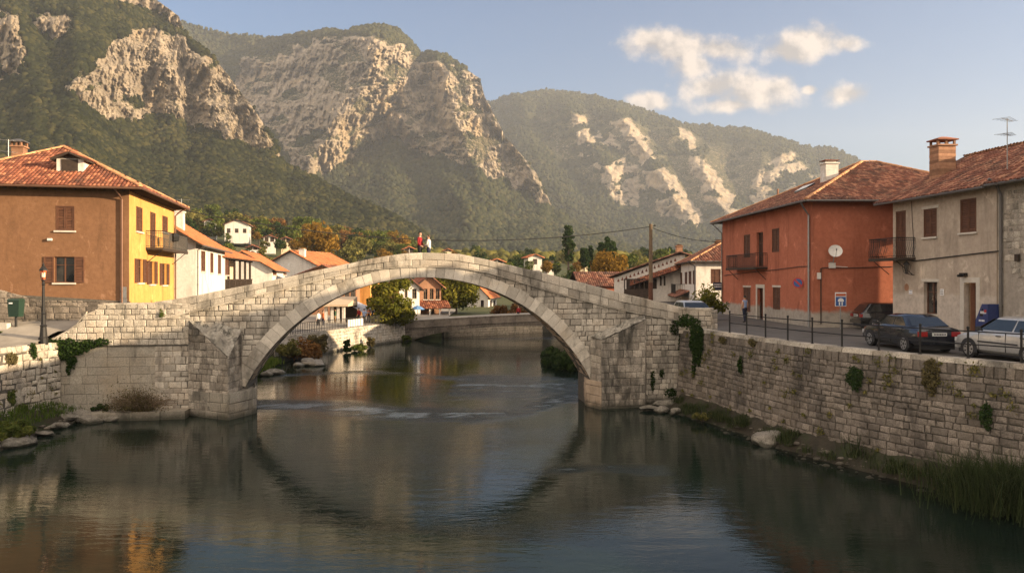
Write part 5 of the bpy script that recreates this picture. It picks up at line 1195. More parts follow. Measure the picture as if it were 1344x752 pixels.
# ---- the village hill: trees one can tell apart, and houses among them
protos = {
 'green': make_tree('broadleaf_tree', 'rounded green tree growing among the village houses', 'tree', 'leaf_green', 8, 3.4, 3.2, 2, 26, 46, .42, 'green trees on the village hill', 21),
 'olive': make_tree('olive_green_tree', 'olive green bushy tree growing on the village hill', 'tree', 'leaf_olive', 7, 3.3, 2.9, 1.6, 24, 46, .42, 'olive coloured trees on the village hill', 22),
 'dark': make_tree('dark_tree', 'dark green dense tree growing on the village hill', 'tree', 'leaf_dark', 8.5, 3.0, 3.7, 1.5, 26, 46, .4, 'dark trees on the village hill', 23, cone=.3),
 'rust': make_tree('rust_tree', 'rust coloured autumn tree growing on the wooded hillside', 'tree', 'leaf_rust', 7.5, 3.4, 3.0, 1.8, 24, 46, .4, 'rusty autumn trees on the hillside', 24),
 'gold': make_tree('autumn_tree', 'golden autumn tree growing near the village houses', 'tree', 'leaf_autumn', 8, 3.5, 3.2, 1.8, 26, 46, .42, 'golden autumn trees on the hillside', 25)}
used = set()
VH = [(318,38,230),(279,18,240),(357,18,205),(378,15,208),(335,16,180),(540,16,190),(656,24,165),(706,24,180),(768,16,175),(724,12,185),(262,16,200),(590,12,260)]
def plant(kind, px, Y, s=1.0, label=None, base_py=None, name=None):
    src = protos[kind]; o = src if kind not in used else copy_tree(src); used.add(kind)
    if any(abs(px-h_[0]) < h_[1]*.5+9 and Y < h_[2] for h_ in VH) and base_py is None: s *= .48
    X = (px-672)/1000*Y; z = lz(X, Y)-.2 if base_py is None else HC+(365-base_py)/1000*Y
    put(o, X, Y, z, s*rnd.uniform(.85, 1.15))
    if label: o['label'] = label; 
    return o
gold = plant('gold', 418, 150, 1.15, base_py=352)
for px, Y, k, s in [(440,158,'gold',.75),(392,165,'olive',.9),(404,185,'dark',.7),(322,175,'rust',.8),(350,170,'olive',.8),(338,190,'green',.9),(300,190,'green',.9),(372,175,'green',.85),(258,170,'olive',.9),(276,185,'dark',.7),
                    (455,200,'olive',1.0),(470,230,'olive',1.1),(492,250,'green',1.1),(510,240,'olive',1.0),(528,235,'green',.9),(300,215,'dark',.9),(322,240,'rust',1.0),(340,250,'green',1.1),(360,240,'dark',1.0),(382,230,'green',1.1),
                    (400,255,'gold',1.1),(420,235,'dark',.9),(432,250,'olive',1.2),(450,260,'rust',1.1),(385,270,'olive',1.1),(280,240,'green',1.1),(262,250,'olive',1.2),(246,230,'dark',1.0),(310,275,'olive',1.2),
                    (560,210,'olive',.85),(578,205,'green',.8),(592,215,'dark',.8),(606,220,'olive',.85),(620,190,'green',.8),(632,230,'dark',.9),(646,200,'olive',.7),(672,195,'dark',.8),(684,225,'green',.9),(690,205,'dark',.8),(700,235,'dark',.9),
                    (722,215,'dark',.8),(735,175,'dark',.75),(728,160,'olive',.7),(752,180,'green',.6),(760,150,'olive',.6),(690,160,'olive',.55),(676,150,'olive',.55),(705,158,'green',.5),(640,170,'olive',.5),(658,165,'gold',.5),
                    (742,150,'dark',.55),(778,190,'green',.6),(812,170,'olive',.7),(830,185,'green',.8),(848,180,'olive',.8),(868,200,'green',.9),(890,190,'olive',.9),(545,240,'rust',.7),(505,215,'gold',.75),(535,210,'gold',.6),(650,250,'olive',.8)]:
    plant(k, px, Y, s)
for _ in range(75):
    px = rnd.uniform(236, 560); Y = rnd.uniform(245, 400); plant(rnd.choice(['green','olive','olive','dark','rust','gold','green']), px, Y, rnd.uniform(.8, 1.25))
for _ in range(40):
    px = rnd.uniform(560, 930); Y = rnd.uniform(255, 420); plant(rnd.choice(['green','olive','dark','dark','olive']), px, Y, rnd.uniform(.6, .95))
yt = make_tree('yellow_tree', 'yellow autumn tree above the brown roof beside the cypresses', 'tree', 'leaf_autumn', 6.2, 3.0, 2.6, 1.8, 34, 80, .26, None, 31); put(yt, *(W3(802, 0, 118).xy), 5.0, .95, 0)
def cypress(px, top, base, Y, label, wid):
    h = (base-top)/1000*Y; t = make_tree('cypress_tree', label, 'tree', 'leaf_dark', h, wid, h*.48, .4, 60, 46, .22, 'cypresses beyond the bridge', int(px), rcl=.55, cone=.25)
    p = W3(px, base, Y); put(t, p.x, p.y, p.z, 1, 0)
cypress(746, 291, 350, 150, 'tallest lone cypress standing beyond the right half of the bridge', .95); cypress(797, 311, 346, 150, 'pointed cypress, middle one of the three over the yellow tree', .75)
cypress(789, 318, 346, 152, 'thin cypress, left one of the three over the yellow tree', .6); cypress(804, 316, 347, 154, 'cypress, right one of the three over the yellow tree', .7)
cypress(767, 324, 352, 150, 'short dark cypress close behind the tall lone one', .8); cypress(775, 322, 352, 156, 'slim cypress beside the small red roofed house', .6)
def village_house(px, base, wpx, hpx, Y, label, tm='roof_tile', wm='white_plaster', side=(-.25, 1), n=2, k=1.0):
    w = wpx/1000*Y; x0, x1 = px-wpx/2, px+wpx/2; zb = HC+(365-base)/1000*Y; K_ = W3(px+wpx*.22, base, Y)
    for q_ in (-.5, .5):
        plant(('olive','green','dark','gold')[int(px+q_*10) % 4], px+q_*wpx, Y-6-3*abs(q_), .34, base_py=base+8)
    hw = w*.78; ze = zb+hpx/1000*Y; ops = []
    th, Ff_, Fs_, rf_, _ = gable_house('village_house', label, (K_.x, K_.y), side, hw, w*.9, zb-1.5, ze, hw*.2, wm, tm, over=.5, pitch=.6, course=.7, group='village houses on the hill')
    rows = max(1, int((ze-zb)/2.6))
    for F, L, m_ in ((Ff_, hw, n), (Fs_, w*.9, 2)):
        for r in range(rows):
            for j in range(m_):
                a = L*(j+.5)/m_; z = zb+.7+r*2.6; mb = MB(); mb.fbox(F, a-.5, a+.5, z, z+1.3, -.05, .03); mb.build('window', MAT['dark_wood'], th)
    return th
village_house(318, 309, 38, 14, 230, 'large white three-storey village house on the left hillside', 'roof_tile_old', n=3); village_house(279, 304, 18, 13, 240, 'white village house left of the three-storey one on the hill', 'roof_tile')
village_house(357, 321, 18, 9, 205, 'small pale house with brick red roof left of the golden tree', 'roof_tile'); village_house(378, 322, 15, 8, 208, 'pinkish village cottage beside the trunk of the golden tree', 'roof_tile', 'cream_plaster')
village_house(335, 332, 16, 7, 180, 'low village house hidden in trees above the porch house', 'roof_tile'); village_house(540, 336, 16, 9, 190, 'small house with orange roof just left of the two people', 'roof_tile_new')
village_house(656, 352, 24, 8, 165, 'low white house with red roof showing over the bridge parapet', 'roof_tile_new'); village_house(706, 351, 24, 13, 180, 'white gabled hillside house with orange roof left of the tall cypress', 'roof_tile_new', n=1)
village_house(768, 352, 16, 6, 175, 'tiny house with red roof under the short cypresses', 'roof_tile_new', 'cream_plaster'); village_house(724, 353, 12, 5, 185, 'tiny pale house right of the white gabled house', 'roof_tile'); village_house(262, 318, 16, 9, 200, 'village house peeping over the white house roof', 'roof_tile')
village_house(590, 333, 12, 4, 260, 'tiny far cottage right of the two people', 'roof_tile_new', 'cream_plaster')
# woods behind the village
g = np.random.default_rng(77); n = 4200; PXs = g.uniform(150, 1000, n); Ys = g.uniform(300, 560, n); Xs = (PXs-672)/1000*Ys; keep = ~((np.abs(PXs-462) < 22) & (Ys < 420))
Xs, Ys = Xs[keep], Ys[keep]; rad = 1.2+1.7*g.random(len(Xs)); tnt = .25+.5*g.random(len(Xs)); pos = np.stack([Xs, Ys, land_z(Xs, Ys)-.2], -1)
forest('village_woods', 'mixed autumn woods filling the valley floor behind the village', pos, rad, tnt, MAT['leaf_olive'], 1, 78, .95)

# ================================================================== TOWN beyond the bridge
# right bank: white house, timber-fronted house, long brown roof
VB = thing('white_corner_house', 'white corner house with red hipped roof beyond the right end of the bridge', 'house', (20, 75, 3))
VC = Vector((16.9, 70, 0)); VF = Fr((18.6, 84), VC); VR = Fr(VC, (27, 71.2)); vo = [VF.rect(890.5,895.5,358,373), VF.rect(899,902,357,373), VF.rect(904,907.5,356,373), VF.rect(909.5,912.8,355,373)]; vr = VR.rect(933,946,353,372)
mb = MB(); wall(mb, VF, 0, VF.L, 2, 8.45, vo); wall(mb, VR, 0, VR.L, 2, 8.45, [vr]); mb.build('wall', MAT['white_plaster'], VB)
for r in vo+[]: window(VB, VF, r, 'shut', sill=False)
window(VB, VR, vr, 'shut', 'door_wood', sill=False)
rfv, ec, rr = hip_roof(VB, VC, (27, 71.2), (28.6, 85), (18.6, 84), 8.45, 2.9, 5.2, 5.2, 'v', .6, [MAT['roof_tile_old'], MAT['soffit_wood'], MAT['ridge_tile']], .26, .4)
gutter(VB, ec[3], ec[0]); gutter(VB, ec[0], ec[1]); p = W3(943, 330, 74); chimney(rfv, p.x, p.y, 9.2, 10.4, .6, .6, [MAT['brick'], MAT['zinc']])
bl = balcony(VB, VF, VF.px(884, 380)[0], VF.px(899, 380)[0], VF.px(890, 384)[1], 1.0, 1.0, .2, False); pipe(VB, [VF.pt(VF.L-.2, 8.3, .6), VF.pt(VF.L-.1, 8, .1), VF.pt(VF.L-.1, 2.5, .1)])
mb = MB(); tiles(mb, [VF.pt(VF.px(875,395)[0], 5.0, 1.3), VF.pt(VF.px(905,395)[0], 5.0, 1.3), VF.pt(VF.px(905,395)[0], 5.6, 0), VF.pt(VF.px(875,395)[0], 5.6, 0)], .3, .4); mb.build('pent_roof', [MAT['roof_tile_old'], MAT['soffit_wood']], VB)
VA = thing('timber_front_house', 'white house with dark timber balcony and low gabled roof right of the pole', 'house', (16, 86, 3))
AF = Fr((11.6, 86.5), (19.2, 84.5)); a_l = 0.0
ap = AF.px(893, 331); el = AF.px(816, 362)
mb = MB(); aw = [AF.rect(866,868.5,363,375), AF.rect(871,873.5,362,375), AF.rect(857,862,366,379)]
wall(mb, AF, 0, AF.L, 2, 6.9, aw[2:]); mb.poly([AF.pt(0, 6.9), AF.pt(AF.L, 6.9), AF.pt(AF.L, ap[1]-.3), AF.pt(ap[0]-.6, ap[1]-.35), AF.pt(0, el[1]-.25)]); wall(mb, Fr(AF.pt(0, 0, -9), AF.pt(0, 0)), 0, 9, 2, 7.0); mb.build('wall', MAT['white_plaster'], VA)
for r in aw: 
    mb = MB(); mb.fbox(AF, r[0], r[1], r[2], r[3], -.1, .04); mb.build('window', MAT['dark_wood'], VA)
mb = MB(); c0, c1 = AF.pt(-.6, el[1]-.15, .5), AF.pt(ap[0], ap[1], .5); tiles(mb, [c0, AF.pt(-.6, el[1]-.15, -9), AF.pt(ap[0], ap[1], -9), c1], .3, .45); ridge(mb, c0+Vector((0,0,.02)), c1+Vector((0,0,.02)), .13)
c2 = AF.pt(ap[0]+5, ap[1]-1.6, .5); tiles(mb, [AF.pt(ap[0]+5, ap[1]-1.6, -9), c2, c1, AF.pt(ap[0], ap[1], -9)], .3, .45); mb.build('roof', [MAT['roof_tile_old'], MAT['soffit_wood']], VA)
mb = MB(); s0, s1 = AF.px(828, 371), AF.px(893, 349)
tiles(mb, [AF.pt(s0[0], s0[1]-.35, 1.2), AF.pt(s1[0], s1[1]-.35, 1.2), AF.pt(s1[0], s1[1]+.25, .05), AF.pt(s0[0], s0[1]+.25, .05)], .3, .4); mb.build('pent_roof', [MAT['roof_tile'], MAT['soffit_wood']], VA)
mb = MB()
for k in range(15):
    t = (k+.5)/15; q = Vector(AF.pt(0, 0)).lerp(AF.pt(ap[0]*.92, 0), t); a = ap[0]*.92*t+.25; z = el[1]-.55+(ap[1]-el[1])*t*.93; mb.add([AF.pt(a-.14, z-.2, .04), AF.pt(a+.14, z-.2, .04), AF.pt(a, z+.2, .04), AF.pt(a, z-.1, .12)], [(0,1,3),(1,2,3),(2,0,3)])
mb.build('tile_frieze', MAT['roof_tile_old'], VA)
ab = AF.rect(821, 853, 374, 388); mb = MB(); mb.fbox(AF, ab[0], ab[1], ab[2]-.1, ab[2]+.02, 0, 1.1); mb.fbox(AF, ab[0], ab[1], ab[2]+.02, ab[2]+.75, 1.02, 1.1); mb.fbox(AF, ab[0], ab[1], ab[2]+1.75, ab[2]+1.9, .9, 1.1)
for k in range(6): a = ab[0]+(ab[1]-ab[0])*k/5; mb.fbox(AF, a-.06, a+.06, ab[2]+.02, ab[2]+1.9, .95, 1.08)
mb.fbox(AF, ab[0]+.1, ab[1]-.1, ab[2]+.02, ab[2]+1.8, .005, .04)
mb.build('timber_balcony', MAT['dark_wood'], VA)
p = W3(893, 330, 86); chimney(VA, p.x+.5, p.y+3, 9.2, 10.6, .7, .7, [MAT['brick'], MAT['zinc']])
gable_house('long_roof_house', 'low house with long brown tile roof behind the bridge parapet', (15.0, 104), (-1, -.03), 6, 5.2, 2, 5.6, 1.9, 'orange_plaster', 'roof_tile_old', pitch=.3, course=.45) if False else None
LR = thing('long_roof_house', 'low house with long brown tile roof behind the bridge parapet', 'house', (11, 98, 3)); LF = Fr((8.6, 96), (14.2, 96.6))
mb = MB(); wall(mb, LF, 0, LF.L, 2, 5.9); wall(mb, Fr(LF.pt(0, 0, -7), LF.pt(0, 0)), 0, 7, 2, 5.9); mb.build('wall', MAT['orange_plaster'], LR)
mb = MB(); tiles(mb, [LF.pt(-.3, 5.85, .4), LF.pt(LF.L+.3, 5.85, .4), LF.pt(LF.L+.3, 7.75, -3.5), LF.pt(-.3, 7.75, -3.5)], .28, .42); tiles(mb, [LF.pt(LF.L+.3, 5.85, -7.4), LF.pt(-.3, 5.85, -7.4), LF.pt(-.3, 7.75, -3.5), LF.pt(LF.L+.3, 7.75, -3.5)], .28, .42); mb.build('roof', [MAT['roof_tile_old'], MAT['soffit_wood']], LR)

# left bank beyond the arch: embankment, cafe, houses, far bridge
TWP = Path([(-19.4,62),(-18.3,66.5),(-15.3,76),(-11.9,84.3)], .06, 2.0)
tw = thing('town_embankment', 'pale stone embankment with cafe fence seen under the arch', 'wall', (-15.3, 76, 0))
mb = MB(); strip(mb, TWP, list(np.linspace(0, TWP.L, 16)), lambda s: -1.4, lambda s: 1.98, -.7, -.03, 1); masonry(mb, TWP, 0, TWP.L, -.2, 1.9, (.22,.32), (.3,.6), gap=.014, jit=.03, dep=.02, bulge=.02, tr=(.5,1)); mb.build('masonry', [MAT['wall_stone'], MAT['mortar']], tw)
mb = MB(); s = 0
while s < TWP.L: e = min(TWP.L, s+.9); mb.hexa([TWP(s+.01,1.9,.06),TWP(e-.01,1.9,.06),TWP(e-.01,1.9,-.5),TWP(s+.01,1.9,-.5)], [TWP(s+.01,2.06,.06),TWP(e-.01,2.06,.06),TWP(e-.01,2.06,-.5),TWP(s+.01,2.06,-.5)], rnd.random()); s = e
mb.build('coping', [MAT['wall_stone']], tw)
mb = MB(); mb.poly([(p.x, p.y, 2.03) for p in (TWP(0,0,-.4), TWP(TWP.L*.5,0,-.4), TWP(TWP.L,0,-.4))]+[(-8,92,2.03),(-8,126,2.4),(-60,126,4.2),(-60,70,4.0),(-26,62,2.6)]); tag(mb.build('cafe_terrace', MAT['paving']), 'paved riverside terrace of the town', kind='structure')
fe = thing('terrace_fence', 'black picket fence with white panels along the cafe terrace', 'fence', (-15.5, 76, 2.05)); mb = MB(); s = 3.0
while s < TWP.L-2: p = TWP(s, 2.06, -.2); mb.tube([p, p+Vector((0,0,.95))], .028, 4, cap=False); s += .28
for zz in (.25, .92): mb.tube([TWP(s_, 2.06, -.2)+Vector((0,0,zz)) for s_ in np.linspace(3, TWP.L-2, 12)], .025, 4)
mb.build('pickets', MAT['black_iron'], fe)
mb = MB()
for k in range(6):
    s_ = 12.5+k*.5; p0, p1 = TWP(s_, 0, -.12), TWP(s_+.4, 0, -.12); q0, q1 = TWP(s_, 0, -.16), TWP(s_+.4, 0, -.16); mb.hexa([(p.x,p.y,2.15) for p in (p0,p1,q1,q0)], [(p.x,p.y,2.85) for p in (p0,p1,q1,q0)])
mb.build('white_panels', MAT['white_plastic'], fe)
flat('canvas_cream', (.55,.42,.28), .9); flat('canvas_grey', (.42,.42,.45), .8); flat('canvas_blue', (.10,.22,.42), .8)
cp = thing('cafe_pavilion', 'open cafe pavilion with white posts and a cream canopy', 'pavilion', (-18.5, 79, 2.05)); mb = MB()
for px in (428, 436, 444, 451): p = W3(px, 400, 79); mb.box(p.x-.14, p.x+.14, p.y-.14, p.y+.14, 2.0, 4.0)
mb.build('posts', MAT['white_plaster'], cp)
mb = MB(); p0, p1 = W3(420, 0, 78.3), W3(457, 0, 78.3); mb.hexa([(p0.x,78.2,3.98),(p1.x,78.2,3.98),(p1.x,83,3.98),(p0.x,83,3.98)], [(p0.x,78.2,4.15),(p1.x,78.2,4.15),(p1.x,83,4.9),(p0.x,83,4.9)]); mb.build('canopy', MAT['canvas_cream'], cp)
mb = MB(); mb.box(p0.x, p1.x, 82.6, 82.9, 2.0, 4.2); mb.build('back_wall', MAT['dark_wood'], cp)
aw_ = thing('market_awning', 'sloping grey market awning over the riverside cafe tables', 'awning', (-16, 82, 2.05)); mb = MB()
q0, q1, q2, q3 = W3(453, 396, 84), W3(470, 396, 86), W3(499, 409, 83), W3(478, 411, 80.5)
for (a, c, d, e) in ((q0, q1, q2, q3),): mb.hexa([p-Vector((0,0,.06)) for p in (e, d, c, a)], [p for p in (e, d, c, a)])
mb.build('canvas', MAT['canvas_grey'], aw_); mb = MB()
for p in (q0, q1, q2, q3): mb.tube([Vector((p.x, p.y, 2.0)), p-Vector((0,0,.05))], .05, 6)
mb.build('poles', MAT['zinc'], aw_)
gable_house('timber_house', 'brown timbered house above the cafe seen through the arch', (-18.6, 91), (0.02, 1), 8, 6, 1.5, 6.9, 1.5, 'brick', 'roof_tile', [], [(452,458,379,395),(460,466,379,395)], front_kind='plain', wood='old_wood', pitch=.3, course=.45)
gable_house('yellow_house', 'yellow house with sunlit side seen through the arch behind the cafe awning', (-17.3, 93), (.02, 1), 5, 9, 1.5, 7.0, 1.3, 'yellow_plaster', 'roof_tile', [(488,491,380,394),(494,497,380,394)], [], pitch=.3, course=.45)
gable_house('white_gable_shop', 'narrow white house with pointed gable seen through the arch', (-11.9, 98), (-.45, .9), 2.7, 6, 1.5, 5.7, 1.1, 'white_plaster', 'roof_tile', [], [(531,535,379,391),(541,547,379,392),(534,540,399,414)], front_kind='plain', wood='old_wood', pitch=.3, course=.45)
hb_ = gable_house('balcony_house', 'half-timbered house with awning beside the round tree under the arch', (-9.4, 101), (-.3, .95), 3.3, 6, 1.5, 5.9, 1.4, 'brick', 'roof_tile', [], [(556,561,379,393),(564,569,379,393),(572,577,379,393),(563,570,404,414)], front_kind='plain', wood='old_wood', pitch=.3, course=.45)
F = hb_[1]; mb = MB(); tiles(mb, [F.pt(-.3, 3.0, 2.2), F.pt(F.L+.9, 3.0, 2.2), F.pt(F.L+.9, 3.9, .02), F.pt(-.3, 3.9, .02)], .28, .4); mb.build('porch_roof', [MAT['roof_tile'], MAT['soffit_wood']], hb_[0]); mb = MB()
for k in range(4): mb.fbox(F, k*1.3, k*1.3+.16, 1.5, 3.05, 1.9, 2.05)
mb.build('porch_posts', MAT['white_plaster'], hb_[0])
gable_house('small_white_house', 'small white house with orange roof right of the round tree under the arch', (-3.7, 118), (.25, 1), 3.5, 5, 1.5, 4.2, 1.7, 'white_plaster', 'roof_tile_new', [(643,645.5,394,404),(647.5,650,394,404)], [(631,635,394,405)], front_kind='plain', wood='dark_wood', pitch=.3, course=.45)
ut = make_tree('riverside_tree', 'full green tree leaning over the embankment wall under the arch', 'tree', 'leaf_lime', 6.6, 2.3, 3.1, 1.4, 40, 130, .2, None, 41); put(ut, -12.9, 82.2, .6, 1, 0)
rt = make_tree('round_tree', 'broad round green tree behind the far low bridge', 'tree', 'leaf_lime', 6.0, 3.1, 2.5, 1.6, 40, 120, .22, None, 42); put(rt, -7.6, 104, 1.9, 1, 0)
um = thing('parasol', 'small blue parasol by the white gabled shop', 'parasol', (-12.4, 92, 2)); mb = MB(); c = W3(548, 405, 92); mb.lathe(c.x, c.y, [(.9, c.z-.1), (.5, c.z+.2), (.03, c.z+.4)], 8); mb.build('canopy', MAT['canvas_blue'], um); mb = MB(); mb.tube([(c.x, c.y, 2), (c.x, c.y, c.z+.4)], .03, 6); mb.build('pole', MAT['white_plastic'], um)
# far low bridge
LB = thing('low_bridge', 'low grey bridge with a flat arch upstream of the stone bridge', 'bridge', (0, 87, 0)); GF = Fr((-12.0, 84.4), (14, 88.6))
gt = lambda s: 2.15+.75*math.sin(min(1, s/22)*math.pi*.5); ga = lambda s: -1.2 if s < .8 else min(1.45, -.35+2.15*math.sqrt(max(0, 1-((s-13.5)/13)**2))-.32)
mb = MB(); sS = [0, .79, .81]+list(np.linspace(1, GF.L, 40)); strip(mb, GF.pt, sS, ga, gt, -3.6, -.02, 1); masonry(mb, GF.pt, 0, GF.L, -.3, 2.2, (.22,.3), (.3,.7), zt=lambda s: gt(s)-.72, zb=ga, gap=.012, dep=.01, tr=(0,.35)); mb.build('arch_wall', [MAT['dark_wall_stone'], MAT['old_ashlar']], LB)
mb = MB(); strip(mb, GF.pt, list(np.linspace(0, GF.L, 30)), lambda s: gt(s)-.1, lambda s: gt(s)+.0, -.5, .06, 0); mb.build('coping', [MAT['dark_wall_stone']], LB)
mb = MB(); strip(mb, GF.pt, list(np.linspace(0, GF.L, 30)), lambda s: gt(s)-.85, lambda s: gt(s)-.7, -.3, .12, 0); mb.build('string_course', [MAT['dark_wall_stone']], LB)
mb = MB(); strip(mb, GF.pt, list(np.linspace(0, GF.L, 30)), lambda s: gt(s)-.7, lambda s: gt(s)-.1, -.4, .0, 0); mb.build('parapet', [MAT['dark_wall_stone']], LB)
FWP = Path([(-8,89.5),(-5,91),(4,97.3),(20,101.5),(42,105)], .05, 1.9); fw = thing('far_river_wall', 'pale river wall with painted-in sunlight beyond the low bridge', 'wall', (4, 97, 0)); mb = MB(); strip(mb, FWP, list(np.linspace(0, FWP.L, 20)), lambda s: -1.4, lambda s: 1.95, -.8, -.03, 1)
masonry(mb, FWP, 0, 40, -.2, 1.95, (.25,.35), (.35,.7), gap=.014, jit=.03, dep=.02, tr=(.4,1)); surf('far_stone', (.42,.345,.25), (.58,.49,.37), 1.5, tint=.2, bump=.5, bscale=10, stain=[((.10,.095,.05), .7, .55, .68, (1,1,.5), .7)]); mb.build('masonry', [MAT['far_stone'], MAT['mortar']], fw)  # paler, warmer stone colour stands in for sunlight this shaded wall misses
# ================================================================== RIVERBANK: mounds, rocks, plants, ivy
surf('bank_soil', (.022,.019,.013), (.055,.046,.03), 2.5, c3=(.03,.04,.014), bump=.8, bscale=6, bdist=.08)
surf('rock', (.20,.18,.15), (.36,.33,.28), 2.2, wet=.22, bump=1.0, bscale=7, bdist=.08, grain=(18,(.12,.11,.09),.6), stain=[((.06,.058,.04), 1.8, .50, .66, (1,1,1), .8)])
def mound(name, label, rows, nz=.12, seed=1):
    """rows: lists of 3-D points from the wall's foot to the water"""
    A = np.array(rows, float); nr, nc = A.shape[:2]; U = 10; V_ = []
    for i in range((nr-1)*6+1):
        r0 = min(i//6, nr-2); t = i/6-r0; L_ = A[r0]*(1-t)+A[r0+1]*t; line = []
        for j in range((nc-1)*U+1): c0 = min(j//U, nc-2); u = j/U-c0; line.append(L_[c0]*(1-u)+L_[c0+1]*u)
        V_.append(line)
    V_ = np.array(V_); V_[..., 2] += (fbm(V_[..., 0]*1.6, V_[..., 1]*1.6, seed, 4)-.5)*2*nz; V_[..., 0] += (fbm(V_[..., 0]*1.1, V_[..., 1]*1.1, seed+5, 3)-.5)*.5
    n0, n1 = V_.shape[:2]; V_[-1, :, 2] = -.5
    return tag(mesh_np(name, V_.reshape(-1, 3), grid_faces(n0, n1)[:, ::-1], MAT['bank_soil'], smooth=True), label, kind='structure')
mound('left_bank', 'earth bank at the foot of the left quay wall',
      [[(-23.0,24,1.2),(-22.9,28,1.1),(-22.8,31,1.0),(-22.6,34,.8),(-22.2,37.2,.7)], [(-21.6,24,.7),(-21.3,28,.65),(-21.5,31,.6),(-21.7,34,.55),(-21.3,37.0,.4)], [(-20.2,24,-.1),(-19.9,28,-.1),(-20.3,31,-.08),(-20.9,34,-.05),(-20.6,36.8,-.1)]], .12, 3)
rwpt = lambda s, d, z: tuple(RWP(s, z, d))
mound('right_bank', 'narrow stony bank at the foot of the right river wall', [[rwpt(s, .0, .75) for s in (0.6,4,8,12,16,20,24,28,34)], [rwpt(s, d, .35) for s, d in zip((0.6,4,8,12,16,20,24,28,34), (.4,.45,.3,.3,.35,.4,.6,.9,.9))], [rwpt(s, d, -.1) for s, d in zip((0.6,4,8,12,16,20,24,28,34), (1.1,1.0,.7,.65,.7,.85,1.2,1.8,1.8))]], .1, 7)
mound('grass_bank', 'green grassy river bank seen through the left side of the arch', [[(-24,45,3.4),(-24,50,3.0),(-23,56,2.6),(-21,62,2.3),(-19,66.5,2.0)], [(-19.5,45,1.6),(-20,50,1.5),(-20.3,56,1.3),(-19.9,62,1.2),(-18.4,66.5,.9)], [(-16.4,45,.05),(-17.6,50,.05),(-18.4,56,.05),(-18.8,62,.05),(-18.0,66.5,.05)]], .15, 9)
def rock(label, x, y, z, sx, sy, sz, rz=0., seed=0, name='rock', group=None):
    v, f = ico_sphere(3); g_ = np.random.default_rng(seed); v = v.copy()
    for _ in range(11):                                                # cut flat facets
        d = g_.normal(size=3); d /= np.linalg.norm(d); h = .62+.25*g_.random(); k = v@d; v = v-np.maximum(0, k-h)[:, None]*d
    v *= (1+(fbm(v[:, 0]*2+seed, v[:, 1]*2+v[:, 2]*1.7, seed, 4)-.5)*.35)[:, None]; v = v*np.array([sx, sy, sz]); c, s = math.cos(rz), math.sin(rz)
    v = np.stack([v[:, 0]*c-v[:, 1]*s+x, v[:, 0]*s+v[:, 1]*c+y, v[:, 2]+z], -1)
    return tag(mesh_np(name, v, f, MAT['rock']), label, 'rock', group)
p = W3(1011, 580, 31.6); rock('large pale boulder standing in the water by the right wall', p.x, p.y, .16, 1.0, .6, .50, .15, 4, 'boulder')
p = W3(1042, 583, 31.2); rock('flat stone in the water just right of the large boulder', p.x, p.y, .05, .34, .3, .14, .2, 5)
p = W3(963, 559, 35.0); rock('small pale stone in the water left of the large boulder', p.x, p.y, .05, .38, .3, .18, .5, 6)
for k, (px, py, sx, sz, lab) in enumerate([(876,527,.85,.26,'long flat rock lying at the foot of the right abutment'), (868,533,.6,.2,'grey flat rock at the water beside the right abutment'), (886,536,.28,.2,'small round stone beside the flat rocks of the right abutment'), (852,531,.5,.13,'thin slab at the right cutwater corner')]):
    Y = 6.6/(py-365)*1000; rock(lab, (px-672)/1000*Y, Y, .15, sx, .4, sz, .2+k, 10+k)
p0 = W3(112, 549, 36.6); mb = MB(); a = Vector((-22.0,36.9,.75)); q = [Vector((-22.0,36.6,.72)), Vector((-19.9,36.0,.10)), Vector((-19.6,36.5,.12)), Vector((-21.4,37.3,.80))]
mb.hexa([v-Vector((0,0,.22)) for v in q], q); tag(mb.build('stone_slab', MAT['rock']), 'fallen stone slab leaning into the water at the left wall corner', 'slab')
for k, (x, y, z, s, lab) in enumerate([(-21.2,36.2,.25,.4,'stone under the fallen slab at the left corner'),(-20.9,35.0,.1,.35,'pale stone on the waterline left of the slab'),(-20.3,31.4,.12,.55,'big pale stone at the waterline in the lower left'),(-20.9,30.3,.3,.5,'mossy stone behind the lower left bush'),(-20.5,33.4,.1,.3,'half sunk stone between the slab and the lower left bush'),(-19.4,36.9,.1,.35,'stone at the end of the ledge')]):
    rock(lab, x, y, z, s*1.4, s, s*.55, k*.7, 20+k)
for k, (px, py, s) in enumerate([(412,478,.8),(404,474,.6),(392,479,.5),(362,489,.6),(350,491,.5)]):
    Y = 6.8/(py-365)*1000; rock(['pale rock at the water in front of the brown bushes','upper rock beside the brown bushes','small rock between bushes and grass bank','flat rock under the grass bank','flat rock nearest the left pier on the grass bank'][k], (px-672)/1000*Y, Y, .1, s*1.3, s, s*.5, k, 40+k)
